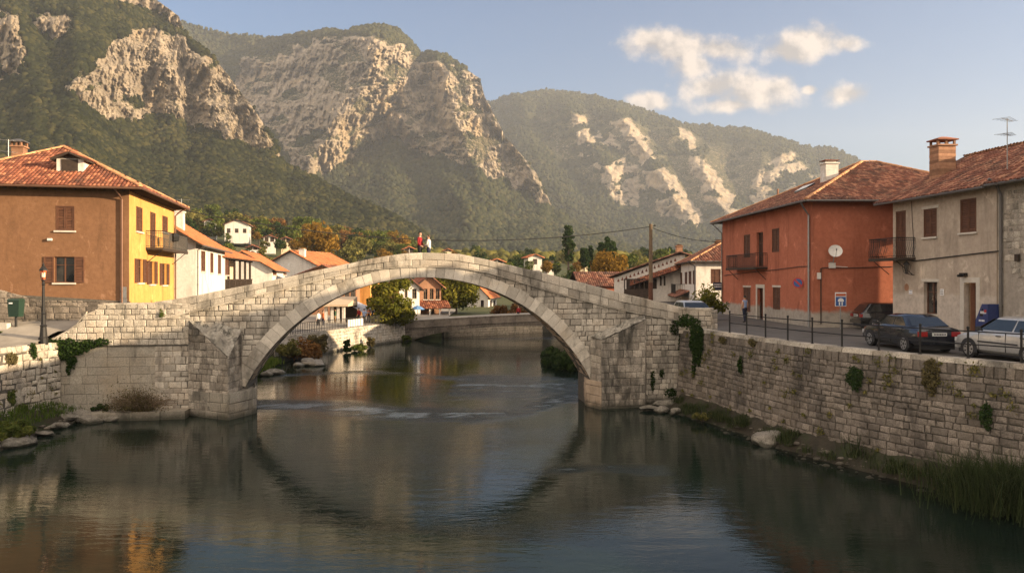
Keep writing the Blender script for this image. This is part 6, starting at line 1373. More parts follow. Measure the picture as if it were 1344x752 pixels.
def blades(name, label, cat, pts, n, h, mat_, spread=.35, wid=.018, lean=.5, seed=0, group=None, tint0=.5):
    g_ = np.random.default_rng(seed); P = np.array(pts, float); c = P[g_.integers(0, len(P), n)]; c = c+np.c_[g_.normal(size=(n, 2))*spread, np.zeros(n)]
    a = g_.random(n)*6.283; hh = h*(.45+.75*g_.random(n)); le = lean*(.2+g_.random(n)); d = np.stack([np.cos(a), np.sin(a), 0*a], -1); s = np.stack([-np.sin(a), np.cos(a), 0*a], -1)*wid
    up = np.array([0, 0, 1.]); p1 = c+up*hh[:, None]*.55+d*(hh*le*.25)[:, None]; p2 = c+up*(hh*(1-.25*le))[:, None]+d*(hh*le*.8)[:, None]
    V = np.stack([c-s, c+s, p1+s*.8, p1-s*.8, p2+s*.1, p2-s*.1], 1).reshape(-1, 3); i = np.arange(n)[:, None]*6; F = np.concatenate([i+np.array([[0,1,2,3]]), i+np.array([[3,2,4,5]])], 0)
    t = np.clip(tint0+.3*g_.normal(size=n)*.7, 0, 1); o = mesh_np(name, V, F, MAT[mat_], tint=np.concatenate([t, t]))
    return tag(o, label, cat, group) if cat else tag(o, label, kind='stuff')
def bush(name, label, x, y, z, rx, ry, rz, leaf, n_cl=16, per=110, ls=.09, seed=1, twigs=10, group=None):
    t = thing(name, label, 'bush', (x, y, z), 0, group); g_ = np.random.default_rng(seed); cl = []
    for _ in range(n_cl):
        d = g_.normal(size=3); d /= np.linalg.norm(d); q = .35+.6*g_.random(); cl.append((np.array([d[0]*rx*q, d[1]*ry*q, abs(d[2])*rz*q+rz*.1]), min(rx, rz)*(.28+.25*g_.random())))
    C, N_, T = crown_pts(cl, per, 1, .2); V, F, T = leaf_quads(C, N_, ls, T); mesh_np('foliage', V, F, MAT[leaf], tint=T, parent=t, local=True)
    mb = MB()
    for k in range(twigs): c = cl[k % n_cl][0]; e = c*1.25+np.array([g_.normal()*.1*rx, g_.normal()*.1*ry, .2*rz]); mb.tube([(c[0]*.1, c[1]*.1, -.1), c*.6, e], [.016, .011, .004], 4, cap=False)
    mb.build('stems', MAT['bark'], t, local=True); return t
gp = [(x, y, .6+.35*(-21-x)/1.5) for x in np.linspace(-22.4, -20.9, 8) for y in np.linspace(26, 36.6, 30)]
blades('bank_grass', 'short green grass on the bank under the left quay wall', None, gp, 2600, .26, 'grass_blade', .12, .014, .8, 1)
bush('low_bush', 'dark leafy bush with pale leaves at the lower left waterline', -20.6, 31.6, .35, .95, .8, .6, 'leaf_green', 18, 110, .10, 51); bush('low_bush', 'small green plant at the left corner of the abutment ledge', -20.2, 37.4, .45, .5, .35, .35, 'leaf_dark', 8, 80, .06, 52)
gp = [(x, y, 0) for x, y in zip(np.random.default_rng(3).uniform(-23.5, -17.2, 500), np.random.default_rng(4).uniform(46.5, 61, 500))]
gp = [(x, y, max(.05, min(2.6, .1+(-17.6-.1*(y-50)-x)*.42+.0))) for x, y, _ in gp if x < -17.3-.09*(y-47)]
blades('grass_bank_blades', 'bright green grass growing on the bank inside the arch', None, gp, 9000, .5, 'grass_blade', .2, .03, .7, 2, tint0=.68)
# dry shrub on the ledge
sx, sy = (185-672)/1000*37.2, 37.2
dsb = thing('dry_shrub', 'dry twiggy shrub spilling over the ledge below the abutment wall', 'shrub', (sx, sy, .4)); g_ = np.random.default_rng(8); mb = MB()
for k in range(420):
    a = g_.random()*6.283; r = g_.random()**.6; e = Vector((math.cos(a)*1.7*r+(.35 if g_.random() < .4 else 0), -abs(math.sin(a))*.7*r, (.55+1.0*g_.random())*(1.05-r*.55)-.1)); b0 = Vector((e.x*.25, e.y*.3, 0)); mid_ = b0.lerp(e, .55)+Vector((0, 0, .18)); mb.tube([b0, mid_, e, e+Vector((e.x*.12, -.05, -.12*g_.random()))], [.011, .008, .005, .002], 3, cap=False, tint=g_.random())
mb.build('twigs', MAT['old_wood'], dsb, local=True)
C = np.stack([g_.normal(size=3800)*.62-.2, -np.abs(g_.normal(size=3800))*.28, .08+np.abs(g_.normal(size=3800))*.42], -1); nn = g_.normal(size=(3800, 3)); nn /= np.linalg.norm(nn, axis=1)[:, None]; V, F, T = leaf_quads(C, nn, .04, np.clip(.4+.25*g_.normal(size=3800), 0, 1)); mesh_np('leaves', V, F, MAT['leaf_dry'], tint=T, parent=dsb, local=True)
def ivy(name, label, map3, blobs, ls=.07, mat_='leaf_ivy', dens=420, thick=.16, seed=0, stems=True):
    """leaves hugging a wall: blobs are (s, z, half width, half height)"""
    g_ = np.random.default_rng(seed); C = []; N_ = []; T = []; mb = MB()
    for (s, z, a, h) in blobs:
        n = max(20, int(dens*a*h*4)); r = np.sqrt(g_.random(n)); th = g_.random(n)*6.283; ss = s+a*r*np.cos(th)+g_.normal(size=n)*a*.12; zz = z+h*r*np.sin(th)+g_.normal(size=n)*h*.12
        for s_, z_, r_ in zip(ss, zz, r):
            d = .03+thick*(1-r_*.8)*g_.random()+.02; p = map3(s_, z_, d); q = map3(s_, z_, d+.1); nn = np.array(q-p)/.1+g_.normal(size=3)*.5+np.array([0, 0, .25]); C.append(p); N_.append(nn/np.linalg.norm(nn)); T.append(min(1, max(0, .42+.2*g_.normal())))
        if stems:
            for k in range(3): mb.tube([map3(s+g_.normal()*a*.4, z+h, .05), map3(s+g_.normal()*a*.3, z, .07), map3(s+g_.normal()*a*.4, z-h*1.1, .05)], [.012, .01, .004], 3, cap=False)
    t = thing(name, label, 'climbing plant', map3(blobs[0][0], blobs[0][1], .05)); V, F, T = leaf_quads(np.array([tuple(c) for c in C]), np.array(N_), ls, np.array(T)); mesh_np('leaves', V, F, MAT[mat_], tint=T, parent=t)
    if stems: mb.build('stems', MAT['bark'], t)
    return t
lf = Fr((-22.2, 37.4), (-16.2, 38.36)); ip_ = lambda px, py: lf.px(px, py)
ivy('hanging_ivy', 'dark green ivy hanging from the wall top left of the bridge', lf.pt, [(*ip_(x, y), a, h) for x, y, a, h in ((78,452,.55,.30),(92,457,.5,.42),(104,456,.45,.32),(118,451,.45,.20),(134,449,.42,.18),(95,470,.22,.42),(84,464,.3,.35),(91,481,.1,.35))], .075, dens=520, thick=.22, seed=1)
ip_ = lambda px, py: LWP_at(px, py)
def path_px(P, px, py):
    best = None
    for s in np.linspace(0, P.L, 800):
        q = P(s, 2, 0)
        if q.y < 5: continue
        x = 672+q.x/q.y*1000
        if best is None or abs(x-px) < best[0]: best = (abs(x-px), s, q.y)
    return best[1], HC+(365-py)/1000*best[2]
for k, (P, px, py, a, h, lab, mt) in enumerate([(LWP,43,459,.2,.3,'small tuft growing under the coping of the left quay wall','leaf_ivy'),(LWP,14,470,.3,.25,'brown moss patch on the left quay wall','leaf_dry'),(LWP,13,520,.2,.3,'green fern low on the left quay wall','leaf_green'),(LWP,27,537,.3,.25,'little plant near the foot of the left quay wall','leaf_green'),
     (RWP,1122,495,.34,.36,'round dark plant growing out of the right river wall','leaf_dark'),(RWP,1220,492,.28,.5,'brown withered plant on the right river wall','leaf_dry'),(RWP,1294,544,.18,.36,'narrow green plant on the right river wall near the frame edge','leaf_dark'),(RWP,972,478,.18,.3,'small ivy patch on the far part of the right river wall','leaf_ivy'),
     (RWP,946,446,.35,.14,'grass tuft over the coping near the stone pillar','leaf_dry'),(RWP,985,449,.3,.14,'withered tuft hanging over the coping below the railing','leaf_dry')]):
    s, z = path_px(P, px, py); ivy('wall_plant', lab, P, [(s, z, a, h), (s+.08, z-h*.8, a*.5, h*.6)], .055, mt, 900, .2, 60+k)
s0, z0 = path_px(RWP, 914, 440)
ivy('wall_ivy', 'long ivy falling down the river wall below the stone pillar', RWP, [(s0-.1,4.15,.55,.3),(s0,3.8,.55,.45),(s0+.15,3.35,.45,.5),(s0+.05,2.9,.3,.45),(s0-.35,3.5,.3,.5),(s0+.3,2.9,.18,.5),(s0-.1,2.3,.1,.5)], .075, dens=520, thick=.24, seed=13)
ivy('wall_ivy', 'small ivy cluster on the face of the stone pillar at the right bridge end', lambda s, z, d: Fr((9.0,41.15),(10.75,39.9)).pt(s, z, d+.25), [(.55,4.7,.35,.25),(.9,4.5,.45,.3),(.3,4.5,.25,.2)], .075, dens=480, thick=.22, seed=3)
ivy('abutment_moss', 'dark ivy growing between bridge and pillar at the right abutment', bmap, [(*bs(886,430), .3, .35), (*bs(893,450), .15, .5), (*bs(856,500), .12, .55), (*bs(880,515), .35, .25), (*bs(868,490), .12, .2)], .06, dens=420, thick=.14, seed=4)
s_, z_ = UW.px(213, 412); ivy('wall_plant', 'small green plant in the joint where the left wall meets the bridge', UW.pt, [(s_, z_, .13, .22)], .05, 'leaf_green', 900, .16, 81)
# right bank plants and reeds
def at_bank(px, py): Y = 6.7/(py-365)*1000; return (px-672)/1000*Y, Y
for k, (px, py, n, h, sp, lab, mt) in enumerate([(1130,600,1500,1.15,.42,'clump of long grass at the foot of the right wall below the dark saloon','reed_blade'),(1290,655,2000,1.4,.75,'tall reeds at the lower right corner against the wall','reed_blade'),(1335,668,1500,1.6,.65,'tallest reeds cut by the right frame edge','reed_blade'),(1225,625,700,.7,.45,'low brownish grass between the two reed clumps','leaf_dry'),(1060,576,500,.5,.22,'small grass tuft right of the boulder','reed_blade'),(940,545,900,.7,.5,'long grass at the corner below the ivy','reed_blade'),(905,540,500,.5,.4,'short grass by the flat rocks of the right abutment','reed_blade'),(985,556,500,.4,.4,'grass strip between the leafy plant and the boulder','grass_blade')]):
    x, y = at_bank(px, py); blades('grass_clump', lab, 'grass', [(x+.25, y+.2, .05), (x+.5, y+.1, .15)], n, h, mt, sp, .013, .9, 90+k, tint0=.4)
x, y = at_bank(950, 543); bush('leafy_plant', 'dark leafy plant with upright shoots at the foot of the wall below the ivy', x+.3, y+.2, .3, .75, .5, .75, 'leaf_dark', 16, 90, .09, 55, 14); x, y = at_bank(1062, 577); bush('leafy_plant', 'small dark plant between the boulder and the wall', x+.3, y+.2, .2, .4, .3, .4, 'leaf_dark', 8, 80, .07, 56)
x, y = at_bank(925, 551); bush('low_bush', 'olive ground plant in front of the ivy corner', x, y+.4, .15, .8, .4, .35, 'leaf_olive', 10, 80, .06, 57)
# bushes beyond the arch
for k, (px, py, Y, rx, rz, leaf, lab) in enumerate([(398,468,64,1.6,1.5,'leaf_rust','rust brown bush on the bank inside the arch'),(378,466,62,1.0,1.0,'leaf_olive','olive bush behind the grass bank'),(418,462,66,.9,1.5,'leaf_dry','withered grey bush at the embankment corner'),(735,482,60,1.6,1.1,'leaf_dark','dark bush at the water by the right pier'),(722,476,64,1.2,.9,'leaf_dark','dark bush behind the one by the right pier'),(752,486,57,1.4,1.3,'leaf_dark','dark bush hidden behind the right pier'),
      (932,408,51,1.15,1.55,'leaf_lime','yellow green bush beside the orange house'),(918,410,50,.7,1.1,'leaf_lime','lower yellow green bush behind the white car'),(606,441,95,1.2,.9,'leaf_green','green bush under the low bridge'),(585,444,92,1.4,.6,'leaf_green','low green bush left under the low bridge'),(652,438,97,.9,.8,'leaf_dark','dark shrub on the far river wall'),(525,447,84,1.3,.7,'leaf_green','green shrub at the foot of the riverside tree'),(470,459,72,.8,.5,'leaf_green','small shrub at the foot of the embankment'),(455,462,70.5,.35,1.3,'leaf_ivy','ivy column on the embankment left of its twin'),(487,455,76,.35,1.2,'leaf_dry','withered ivy column on the embankment')]):
    p = W3(px, py, Y); bush('bush', lab, p.x, p.y, max(.02, p.z), rx, rx*.7, rz, leaf, 16, 90, .14 if Y > 55 else .11, 100+k)
for k, px in enumerate((655, 672, 690, 708)):
    p = W3(px, 411, 99); bush('hedge_bush', 'orange brown hedge bush behind the low bridge', p.x, p.y, 1.9, 1.3, 1.0, 1.5+.2*(k % 2), 'leaf_rust', 14, 80, .18, 130+k, group='hedge bushes behind the low bridge')

# loose stones and weeds along both banks
g_ = np.random.default_rng(31); P = []; 
for _ in range(330):
    s = g_.uniform(.8, 28); d = g_.uniform(.15, 1.25); q = RWP(s, .2, d); P.append((q.x, q.y, max(-.02, .45-.42*d)+.02))
for _ in range(160): P.append((g_.uniform(-21.4, -20.4), g_.uniform(28, 37), g_.uniform(.02, .3)))
P = np.array(P); v0, f0 = ico_sphere(1); n = len(P); k = .03+.10*g_.random(n)**3
V = v0[None]*(1+.35*(g_.random((n, len(v0), 1))-.5))*k[:, None, None]*np.array([1.3, 1, .6])+P[:, None, :]
F = f0[None]+(np.arange(n)*len(v0))[:, None, None]
tag(mesh_np('pebbles', V.reshape(-1, 3), F.reshape(-1, 3), MAT['dark_wall_stone'], tint=np.repeat(g_.random(n), len(f0))), 'loose stones scattered along the two river banks', kind='stuff')
gp = []
for _ in range(260):
    s = g_.uniform(.8, 27); d = g_.uniform(.05, .8); q = RWP(s, .4, d)
    if float(fbm(np.array(s*.7), np.array(d), 4)) > .47: gp.append((q.x, q.y, .5-.4*d))
blades('bank_weeds', 'weeds and low grass along the foot of the right river wall', None, gp, 5200, .36, 'reed_blade', .14, .013, 1.0, 33)

# weeds rooted in the wall joints
C = []; N_ = []; T = []
for (P_, s0_, s1_, z0_, z1_, n_) in ((RWP, .5, 27, .4, 4.1, 95), (LWP, LWP.L-11, LWP.L-.2, .8, 3.6, 34)):
    for _ in range(n_):
        s = g_.uniform(s0_, s1_); z = z0_+(z1_-z0_)*g_.random()**.8; r = .04+.10*g_.random()**2
        for _ in range(int(10+260*r)):
            q = P_(s+g_.normal()*r, z+g_.normal()*r*.8-r*.3, .04+.10*g_.random()); C.append(tuple(q)); nn = g_.normal(size=3)+np.array([-.6, -.4, .5]); N_.append(nn/np.linalg.norm(nn)); T.append(min(1, max(0, .45+.25*g_.normal())))
V, F, T = leaf_quads(np.array(C), np.array(N_), .045, np.array(T)); tag(mesh_np('joint_weeds', V, F, MAT['leaf_olive'], tint=T), 'small weeds rooted in the joints of the river walls', kind='stuff')
# ================================================================== STREET FURNITURE
rl = thing('street_railing', 'black metal railing with two rails along the top of the right river wall', 'railing', RWP(3, RW_TOP, -.25))
def rpt(s, z): return RWP(s, z, -.25-.075*(RW_TOP-z)*-1)
s_list = []; s = path_px(RWP, 948, 440)[0]
while s < RWP.L-1: s_list.append(s); s += 1.62
for s in s_list:
    mb = MB(); p = RWP(s, RW_TOP, -.25); mb.tube([p-Vector((0,0,.05)), p+Vector((0,0,.98))], .035, 8); mb.lathe(p.x, p.y, [(.035, p.z+.98), (.05, p.z+1.0), (.05, p.z+1.03), (.03, p.z+1.06), (.0, p.z+1.065)], 8); mb.lathe(p.x, p.y, [(.07, p.z-.01), (.07, p.z+.015), (.036, p.z+.02)], 8); mb.build('post', MAT['black_iron'], rl)
for zz in (.90, .47):
    mb = MB(); mb.tube([RWP(s, RW_TOP, -.25)+Vector((0, 0, zz)) for s in s_list], .022, 6); mb.build('rail', MAT['black_iron'], rl)
up = thing('utility_pole', 'tall wooden utility pole behind the right half of the bridge', 'pole', (10.92, 60, 4))
mb = MB(); mb.tube([(10.92,60,3.6),(10.92,60,8.0),(10.93,60,11.15)], [.19,.16,.13], 10); mb.build('shaft', MAT['old_wood'], up); mb = MB(); mb.tube([(10.92,60,3.6),(10.92,60,6.55)], [.2,.18], 10); mb.build('painted_base', MAT['door_wood'], up)
mb = MB(); mb.tube([(10.93,60,10.95),(11.25,60,11.0)], .03, 6); mb.lathe(11.27, 60, [(.03,10.95),(.07,11.0),(.05,11.08),(.02,11.12)], 8); mb.build('insulator', MAT['black_iron'], up)
mb = MB(); mb.tube(sag((10.93,60,10.95), (-22.55,52.5,11.55), 1.55, 30), .035, 5); tag(mb.build('overhead_cable', MAT['cable_black']), 'long sagging cable from the pole across the river to the ochre house', 'cable')
mb = MB(); mb.tube(sag((10.93,60,10.9), (16.5,60.05,9.75), .3, 14), .026, 5); tag(mb.build('overhead_cable', MAT['cable_black']), 'short cable from the pole to the orange house', 'cable')
# street lamp
lx, ly = (57-672)/1000*36.6, 36.6; lzb = 4.0
sl_ = thing('street_lamp', 'black cast iron street lamp with red glazed lantern on the plaza edge', 'street lamp', (lx, ly, lzb))
mb = MB(); mb.lathe(lx, ly, [(.21,lzb-.3),(.21,lzb+.04),(.17,lzb+.08),(.13,lzb+.55),(.15,lzb+.62),(.10,lzb+.68),(.085,lzb+1.15),(.105,lzb+1.2),(.07,lzb+1.27),(.055,lzb+2.55),(.08,lzb+2.6),(.05,lzb+2.66),(.05,lzb+2.78)], 12); mb.build('post', MAT['black_iron'], sl_, smooth=False)
mb = MB()
for k in range(6):
    a = k*math.pi/3; c, s = math.cos(a), math.sin(a); mb.tube([(lx+c*.10, ly+s*.10, lzb+2.8), (lx+c*.17, ly+s*.17, lzb+3.28)], .014, 4)
mb.lathe(lx, ly, [(.04,lzb+2.74),(.12,lzb+2.8),(.11,lzb+2.83)], 6); mb.lathe(lx, ly, [(.20,lzb+3.26),(.20,lzb+3.30),(.10,lzb+3.44),(.05,lzb+3.47),(.06,lzb+3.53),(.02,lzb+3.6),(.0,lzb+3.66)], 6); mb.build('lantern_frame', MAT['black_iron'], sl_)
flat('red_glass', (.62,.13,.045), .25, 0, .6); flat('frosted_glass', (.75,.55,.42), .4)
mb = MB(); mb.lathe(lx, ly, [(.095,lzb+2.83),(.16,lzb+3.26)], 6); mb.build('lantern_glass', MAT['red_glass'], sl_); mb = MB(); mb.lathe(lx+.035, ly-.06, [(.02,lzb+2.9),(.085,lzb+2.95),(.09,lzb+3.15),(.02,lzb+3.2)], 8); mb.build('bulb', MAT['frosted_glass'], sl_)
# litter bin
flat('bin_green', (.012,.035,.022), .5)
bx_, by_ = (21-672)/1000*38.0, 38.0; BS_ = .72; bt = thing('litter_bin', 'dark green litter bin on a short post by the ochre house plinth', 'bin', (bx_, by_, 4.7)); mb = MB()
mb.hexa([(bx_-.25,by_-.2,4.98),(bx_+.25,by_-.2,4.98),(bx_+.25,by_+.2,4.98),(bx_-.25,by_+.2,4.98)], [(bx_-.29,by_-.24,5.78),(bx_+.29,by_-.24,5.78),(bx_+.29,by_+.24,5.78),(bx_-.29,by_+.24,5.78)]); mb.build('body', MAT['bin_green'], bt)
mb = MB(); mb.hexa([(bx_-.31,by_-.26,5.78),(bx_+.31,by_-.26,5.78),(bx_+.31,by_+.26,5.78),(bx_-.31,by_+.26,5.78)], [(bx_-.26,by_-.2,5.88),(bx_+.26,by_-.2,5.88),(bx_+.26,by_+.2,5.88),(bx_-.26,by_+.2,5.88)]); mb.build('lid', MAT['bin_green'], bt)
mb = MB(); mb.tube([(bx_,by_,4.2),(bx_,by_,5.0)], .06, 8); mb.build('leg', MAT['black_iron'], bt); mb = MB(); mb.box(bx_-.2, bx_-.03, by_-.255, by_-.225, 5.62, 5.69); mb.build('label_plate', MAT['sign_white'], bt)
mb = MB(); x0 = W3(-60, 436, 37.4).x; mb.hexa([(x0,37.1,3.9),(-24.05,37.1,3.9),(-24.05,37.6,3.9),(x0,37.6,3.9)], [(x0,37.1,4.22),(-24.05,37.1,4.16),(-24.05,37.6,4.2),(x0,37.6,4.3)]); tag(mb.build('stone_kerb', MAT['lintel_stone']), 'low pale kerb stone across the plaza before the bin', 'kerb')
mb = MB(); mb.hexa([(x0,37.7,4.0),(-25.0,37.7,4.0),(-25.0,38.1,4.0),(x0,38.1,4.0)], [(x0,37.7,4.72),(-25.0,37.7,4.66),(-25.0,38.1,4.66),(x0,38.1,4.72)]); tag(mb.build('stone_block', MAT['lintel_stone']), 'pale stone step at the left frame edge by the bin', 'step')
# blue pictogram sign
gx, gy = (1103-672)/1000*41.6, 41.6; sg = thing('pictogram_sign', 'blue square sign with white pictogram and orange top strip on a post', 'sign', (gx, gy, 4.1))
GFm = Fr((gx-.31, gy-.06), (gx+.31, gy-.02)); mb = MB(); mb.tube([(gx, gy, 4.05), (gx, gy, 6.1)], .03, 8); mb.build('post', MAT['grey_metal'], sg)
mb = MB(); mb.fbox(GFm, 0, .62, 5.36, 6.12, -.02, .01); mb.build('panel', MAT['sign_white'], sg); mb = MB(); mb.fbox(GFm, .025, .595, 5.385, 5.88, .011, .014); mb.build('blue_field', MAT['sign_blue'], sg)
flat('sign_orange', (.45,.09,.03), .5); mb = MB(); mb.fbox(GFm, .025, .595, 5.92, 6.05, .011, .014); mb.build('orange_strip', MAT['sign_orange'], sg)
mb = MB(); pts = [(.31+.17*math.cos(t), 5.66+.15*math.sin(t)) for t in np.linspace(-.3, math.pi+.3, 16)]; mb.poly([GFm.pt(a, z, .017) for a, z in pts]); mb.fbox(GFm, .20, .27, 5.42, 5.60, .0145, .017); mb.fbox(GFm, .35, .42, 5.42, 5.60, .0145, .017); mb.build('pictogram', MAT['sign_white'], sg)
# blue machine against the stone house
flat('machine_blue', (.02,.035,.13), .4); a0 = BF.px(1294, 410)[0]; bm_ = thing('blue_machine', 'small dark blue machine with slanted white panel behind the white car', 'machine', BF.pt(a0+.3, 4.1, .4))
mb = MB(); L0, L1 = BF.px(1300, 410)[0], BF.px(1314, 410)[0]; pr_ = [(L0-.12,4.1),(L1,4.1),(L1,5.78),(L0+.28,5.78),(L0-.12,5.05)]
f_ = [BF.pt(a, z, .62) for a, z in pr_]; g2 = [BF.pt(a, z, .02) for a, z in pr_]; mb.add(f_+g2, [(0,1,2,3,4),(9,8,7,6,5)]+[(i, 5+i, 5+(i+1) % 5, (i+1) % 5) for i in range(5)]); mb.build('body', MAT['machine_blue'], bm_)
mb = MB(); mb.add([BF.pt(L0+.12,5.25,.625), BF.pt(L1-.28,5.25,.625), BF.pt(L1-.28,5.58,.625), BF.pt(L0+.3,5.58,.625)], [(0,1,2,3)]); mb.build('screen', MAT['window_glass'], bm_)
mb = MB(); mb.fbox(BF, L1-.2, L1-.08, 5.42, 5.54, .62, .64); mb.build('red_button', MAT['sign_red'], bm_)
mb = MB()
for k in range(4): mb.fbox(BF, L0+.1+k*.09, L0+.16+k*.09, 5.02, 5.10, .621, .628)
for k in range(6): mb.fbox(BF, L0+.2+k*.06, L0+.24+k*.06, 5.36, 5.47, .627, .63)
mb.build('lettering', MAT['sign_white'], bm_)

# ================================================================== CARS (x forward, y left, z up)
flat('paint_navy', (.010,.013,.022), .25, .3, .5, coat=1.0); flat('paint_silver', (.50,.49,.47), .28, .35, .5, coat=.8); flat('paint_black', (.008,.008,.009), .25, .1, .5, coat=1.0)
flat('tyre_rubber', (.014,.014,.014), .85); flat('alloy', (.45,.45,.45), .35, .8); flat('car_plastic', (.018,.018,.02), .6); flat('tail_red', (.25,.012,.012), .15, 0, .6); flat('lamp_clear', (.55,.55,.55), .08, 0, .8); flat('plate_white', (.6,.6,.58), .5)
m, b = new_mat('car_glass'); MAT['car_glass'] = m; b.put(b.P.inputs['Base Color'], (.012,.016,.018)); b.P.inputs['Roughness'].default_value = .03; b.P.inputs['Specular IOR Level'].default_value = .9
def car(name, label, x, y, z, rz, paint, st, gh, wb, hatch=False, plate_txt=None, wr=.31):
    """st: stations (x, half width, sill z, shoulder z, top z); gh: greenhouse (belt rear x, belt front x, roof rear x, roof front x, belt z, roof z)"""
    t = thing(name, label, 'car', (x, y, z), rz)
    mb = MB(); ring_ = []
    for (sx, w, z0, zs, zt) in st:
        half = [(w*.80, z0), (w*.97, z0+.10), (w*1.0, z0+(zs-z0)*.5), (w*.985, zs-.06), (w*.93, zs+.02), (w*.62, zt)]
        ring_.append([(sx, p[0], p[1]) for p in half]+[(sx, -p[0], p[1]) for p in reversed(half)])
    n = len(ring_[0]); vs = [p for r in ring_ for p in r]; fs = []
    for i in range(len(ring_)-1):
        for k in range(n): fs.append((i*n+k, (i+1)*n+k, (i+1)*n+(k+1) % n, i*n+(k+1) % n))
    fs += [tuple(range(n)), tuple((len(ring_)-1)*n+k for k in range(n-1, -1, -1))]; mb.add(vs, fs)
    xr, xf, rr_, rf_2, zb, zr = gh; bw, rw_ = st[len(st)//2][1]*.92, st[len(st)//2][1]*.70
    def ringp(x0, x1, w, zz, c=.10): return [(x0,-w+c,zz),(x0+c,-w,zz),(x1-c*1.6,-w,zz),(x1,-w+c*1.5,zz),(x1,w-c*1.5,zz),(x1-c*1.6,w,zz),(x0+c,w,zz),(x0,w-c,zz)]
    r0 = ringp(xr, xf, bw, zb-.03); r1 = ringp(rr_-.02, rf_2+.04, rw_+.03, zr-.06); r2 = ringp(rr_+.10, rf_2-.10, rw_-.10, zr)
    vs = r0+r1+r2; fs = [(i*8+k, i*8+(k+1) % 8, (i+1)*8+(k+1) % 8, (i+1)*8+k) for i in range(2) for k in range(8)]+[tuple(16+k for k in range(8))]; mb.add(vs, [f[::-1] for f in fs] if False else fs)
    body = mb.build('body', MAT[paint], t, smooth=True, local=True)
    md = body.modifiers.new('bevel', 'BEVEL'); md.width = .025; md.segments = 2; md.limit_method = 'ANGLE'; md.angle_limit = R(28)
    def lerp3(a, c, u): return Vector(a).lerp(Vector(c), u)
    def glass(nm, q, off):
        q = [Vector(p) for p in q]; nrm = (q[1]-q[0]).cross(q[3]-q[0]).normalized(); c = sum(q, Vector())/4
        if nrm.dot(c-Vector(((xr+xf)/2, 0, (zb+zr)/2))) < 0: nrm = -nrm
        m_ = MB(); top = [p+nrm*off for p in q]; m_.add(top+[p-nrm*.01 for p in q], [(0,1,2,3),(0,4,5,1),(1,5,6,2),(2,6,7,3),(3,7,4,0)]); return m_.build(nm, MAT['car_glass'], t, local=True)
    def quad(a, b_, c, d, u0, u1, v0, v1):
        f = lambda u, v: lerp3(lerp3(a, b_, u), lerp3(d, c, u), v); return [f(u0,v0), f(u1,v0), f(u1,v1), f(u0,v1)]
    glass('windscreen', quad(r0[3], r0[4], r1[4], r1[3], -.12, 1.12, .10, .92), .012); glass('rear_window', quad(r0[7], r0[0], r1[0], r1[7], -.02, 1.02, .16, .88), .012)
    for (ia, ib) in ((1, 2), (6, 5)):
        A, B_, C_, D_ = r0[ia], r0[ib], r1[ib], r1[ia]; sp = .50 if not hatch else .46
        glass('side_window', quad(A, B_, C_, D_, .10, sp-.015, .14, .90), .012); glass('side_window', quad(A, B_, C_, D_, sp+.015, .99, .14, .90), .012)
    xm = lambda xx: min(st, key=lambda s_: abs(s_[0]-xx))[1]
    wx_f, wx_r = wb
    for wx in (wx_f, wx_r):
        for sgn in (1, -1):
            w = xm(wx); yy = sgn*(w-.085); wt = thing('wheel', None, None); del ROOTM[wt]; wt.parent = t
            m_ = MB(); o = sgn*.10
            def cyl(rad, y0, y1, mi=0, n=20, r2=None):
                a = [(wx+rad*math.cos(6.2832*k/n), y0, wr+rad*math.sin(6.2832*k/n)) for k in range(n)]; c = [(wx+(r2 or rad)*math.cos(6.2832*k/n), y1, wr+(r2 or rad)*math.sin(6.2832*k/n)) for k in range(n)]
                m_.add(a+c, [(k, (k+1) % n, n+(k+1) % n, n+k) for k in range(n)]+[list(range(n)), list(range(2*n-1, n-1, -1))], .5, mi)
            cyl(wr, yy-o, yy+o*.75); cyl(wr-.02, yy+o*.75, yy+o, r2=wr*.72); m_.build('tyre', MAT['tyre_rubber'], wt, local=True)
            m_ = MB(); cyl(wr*.70, yy+o*.5, yy+o*.92, 1)
            for k in range(7):
                a = 6.2832*k/7; c, s = math.cos(a), math.sin(a); p = lambda r_, q_: (wx+c*r_-s*q_, yy+o*1.02, wr+s*r_+c*q_); m_.add([p(.05,-.035), p(wr*.68,-.045), p(wr*.68,.045), p(.05,.035)], [(0,1,2,3)], .5, 0)
            n = 20; ro = [(wx+wr*.72*math.cos(6.2832*k/n), yy+o*1.0, wr+wr*.72*math.sin(6.2832*k/n)) for k in range(n)]; ri = [(wx+wr*.62*math.cos(6.2832*k/n), yy+o*1.03, wr+wr*.62*math.sin(6.2832*k/n)) for k in range(n)]
            m_.add(ro+ri, [(k, (k+1) % n, n+(k+1) % n, n+k) for k in range(n)], .5, 0); m_.build('rim', [MAT['alloy'], MAT['car_plastic']], wt, local=True)
            m_ = MB(); n = 18; ys_ = sgn*(w*1.0+.004); pts = [(wx+(wr+.075)*math.cos(math.pi*k/n), ys_, wr+(wr+.075)*math.sin(math.pi*k/n)) for k in range(n+1)]; low = [(wx-(wr+.075), ys_, wr-.12), (wx+(wr+.075), ys_, wr-.12)]
            m_.poly(pts+low); m_.poly([(p[0], sgn*(w-.25), p[2]) for p in pts+low]); m_.build('wheel_arch', MAT['car_plastic'], t, local=True)
    xF, xB = st[-1][0], st[0][0]; wF, wB = st[-2][1], st[1][1]; zsB, zsF = st[1][3], st[-2][3]
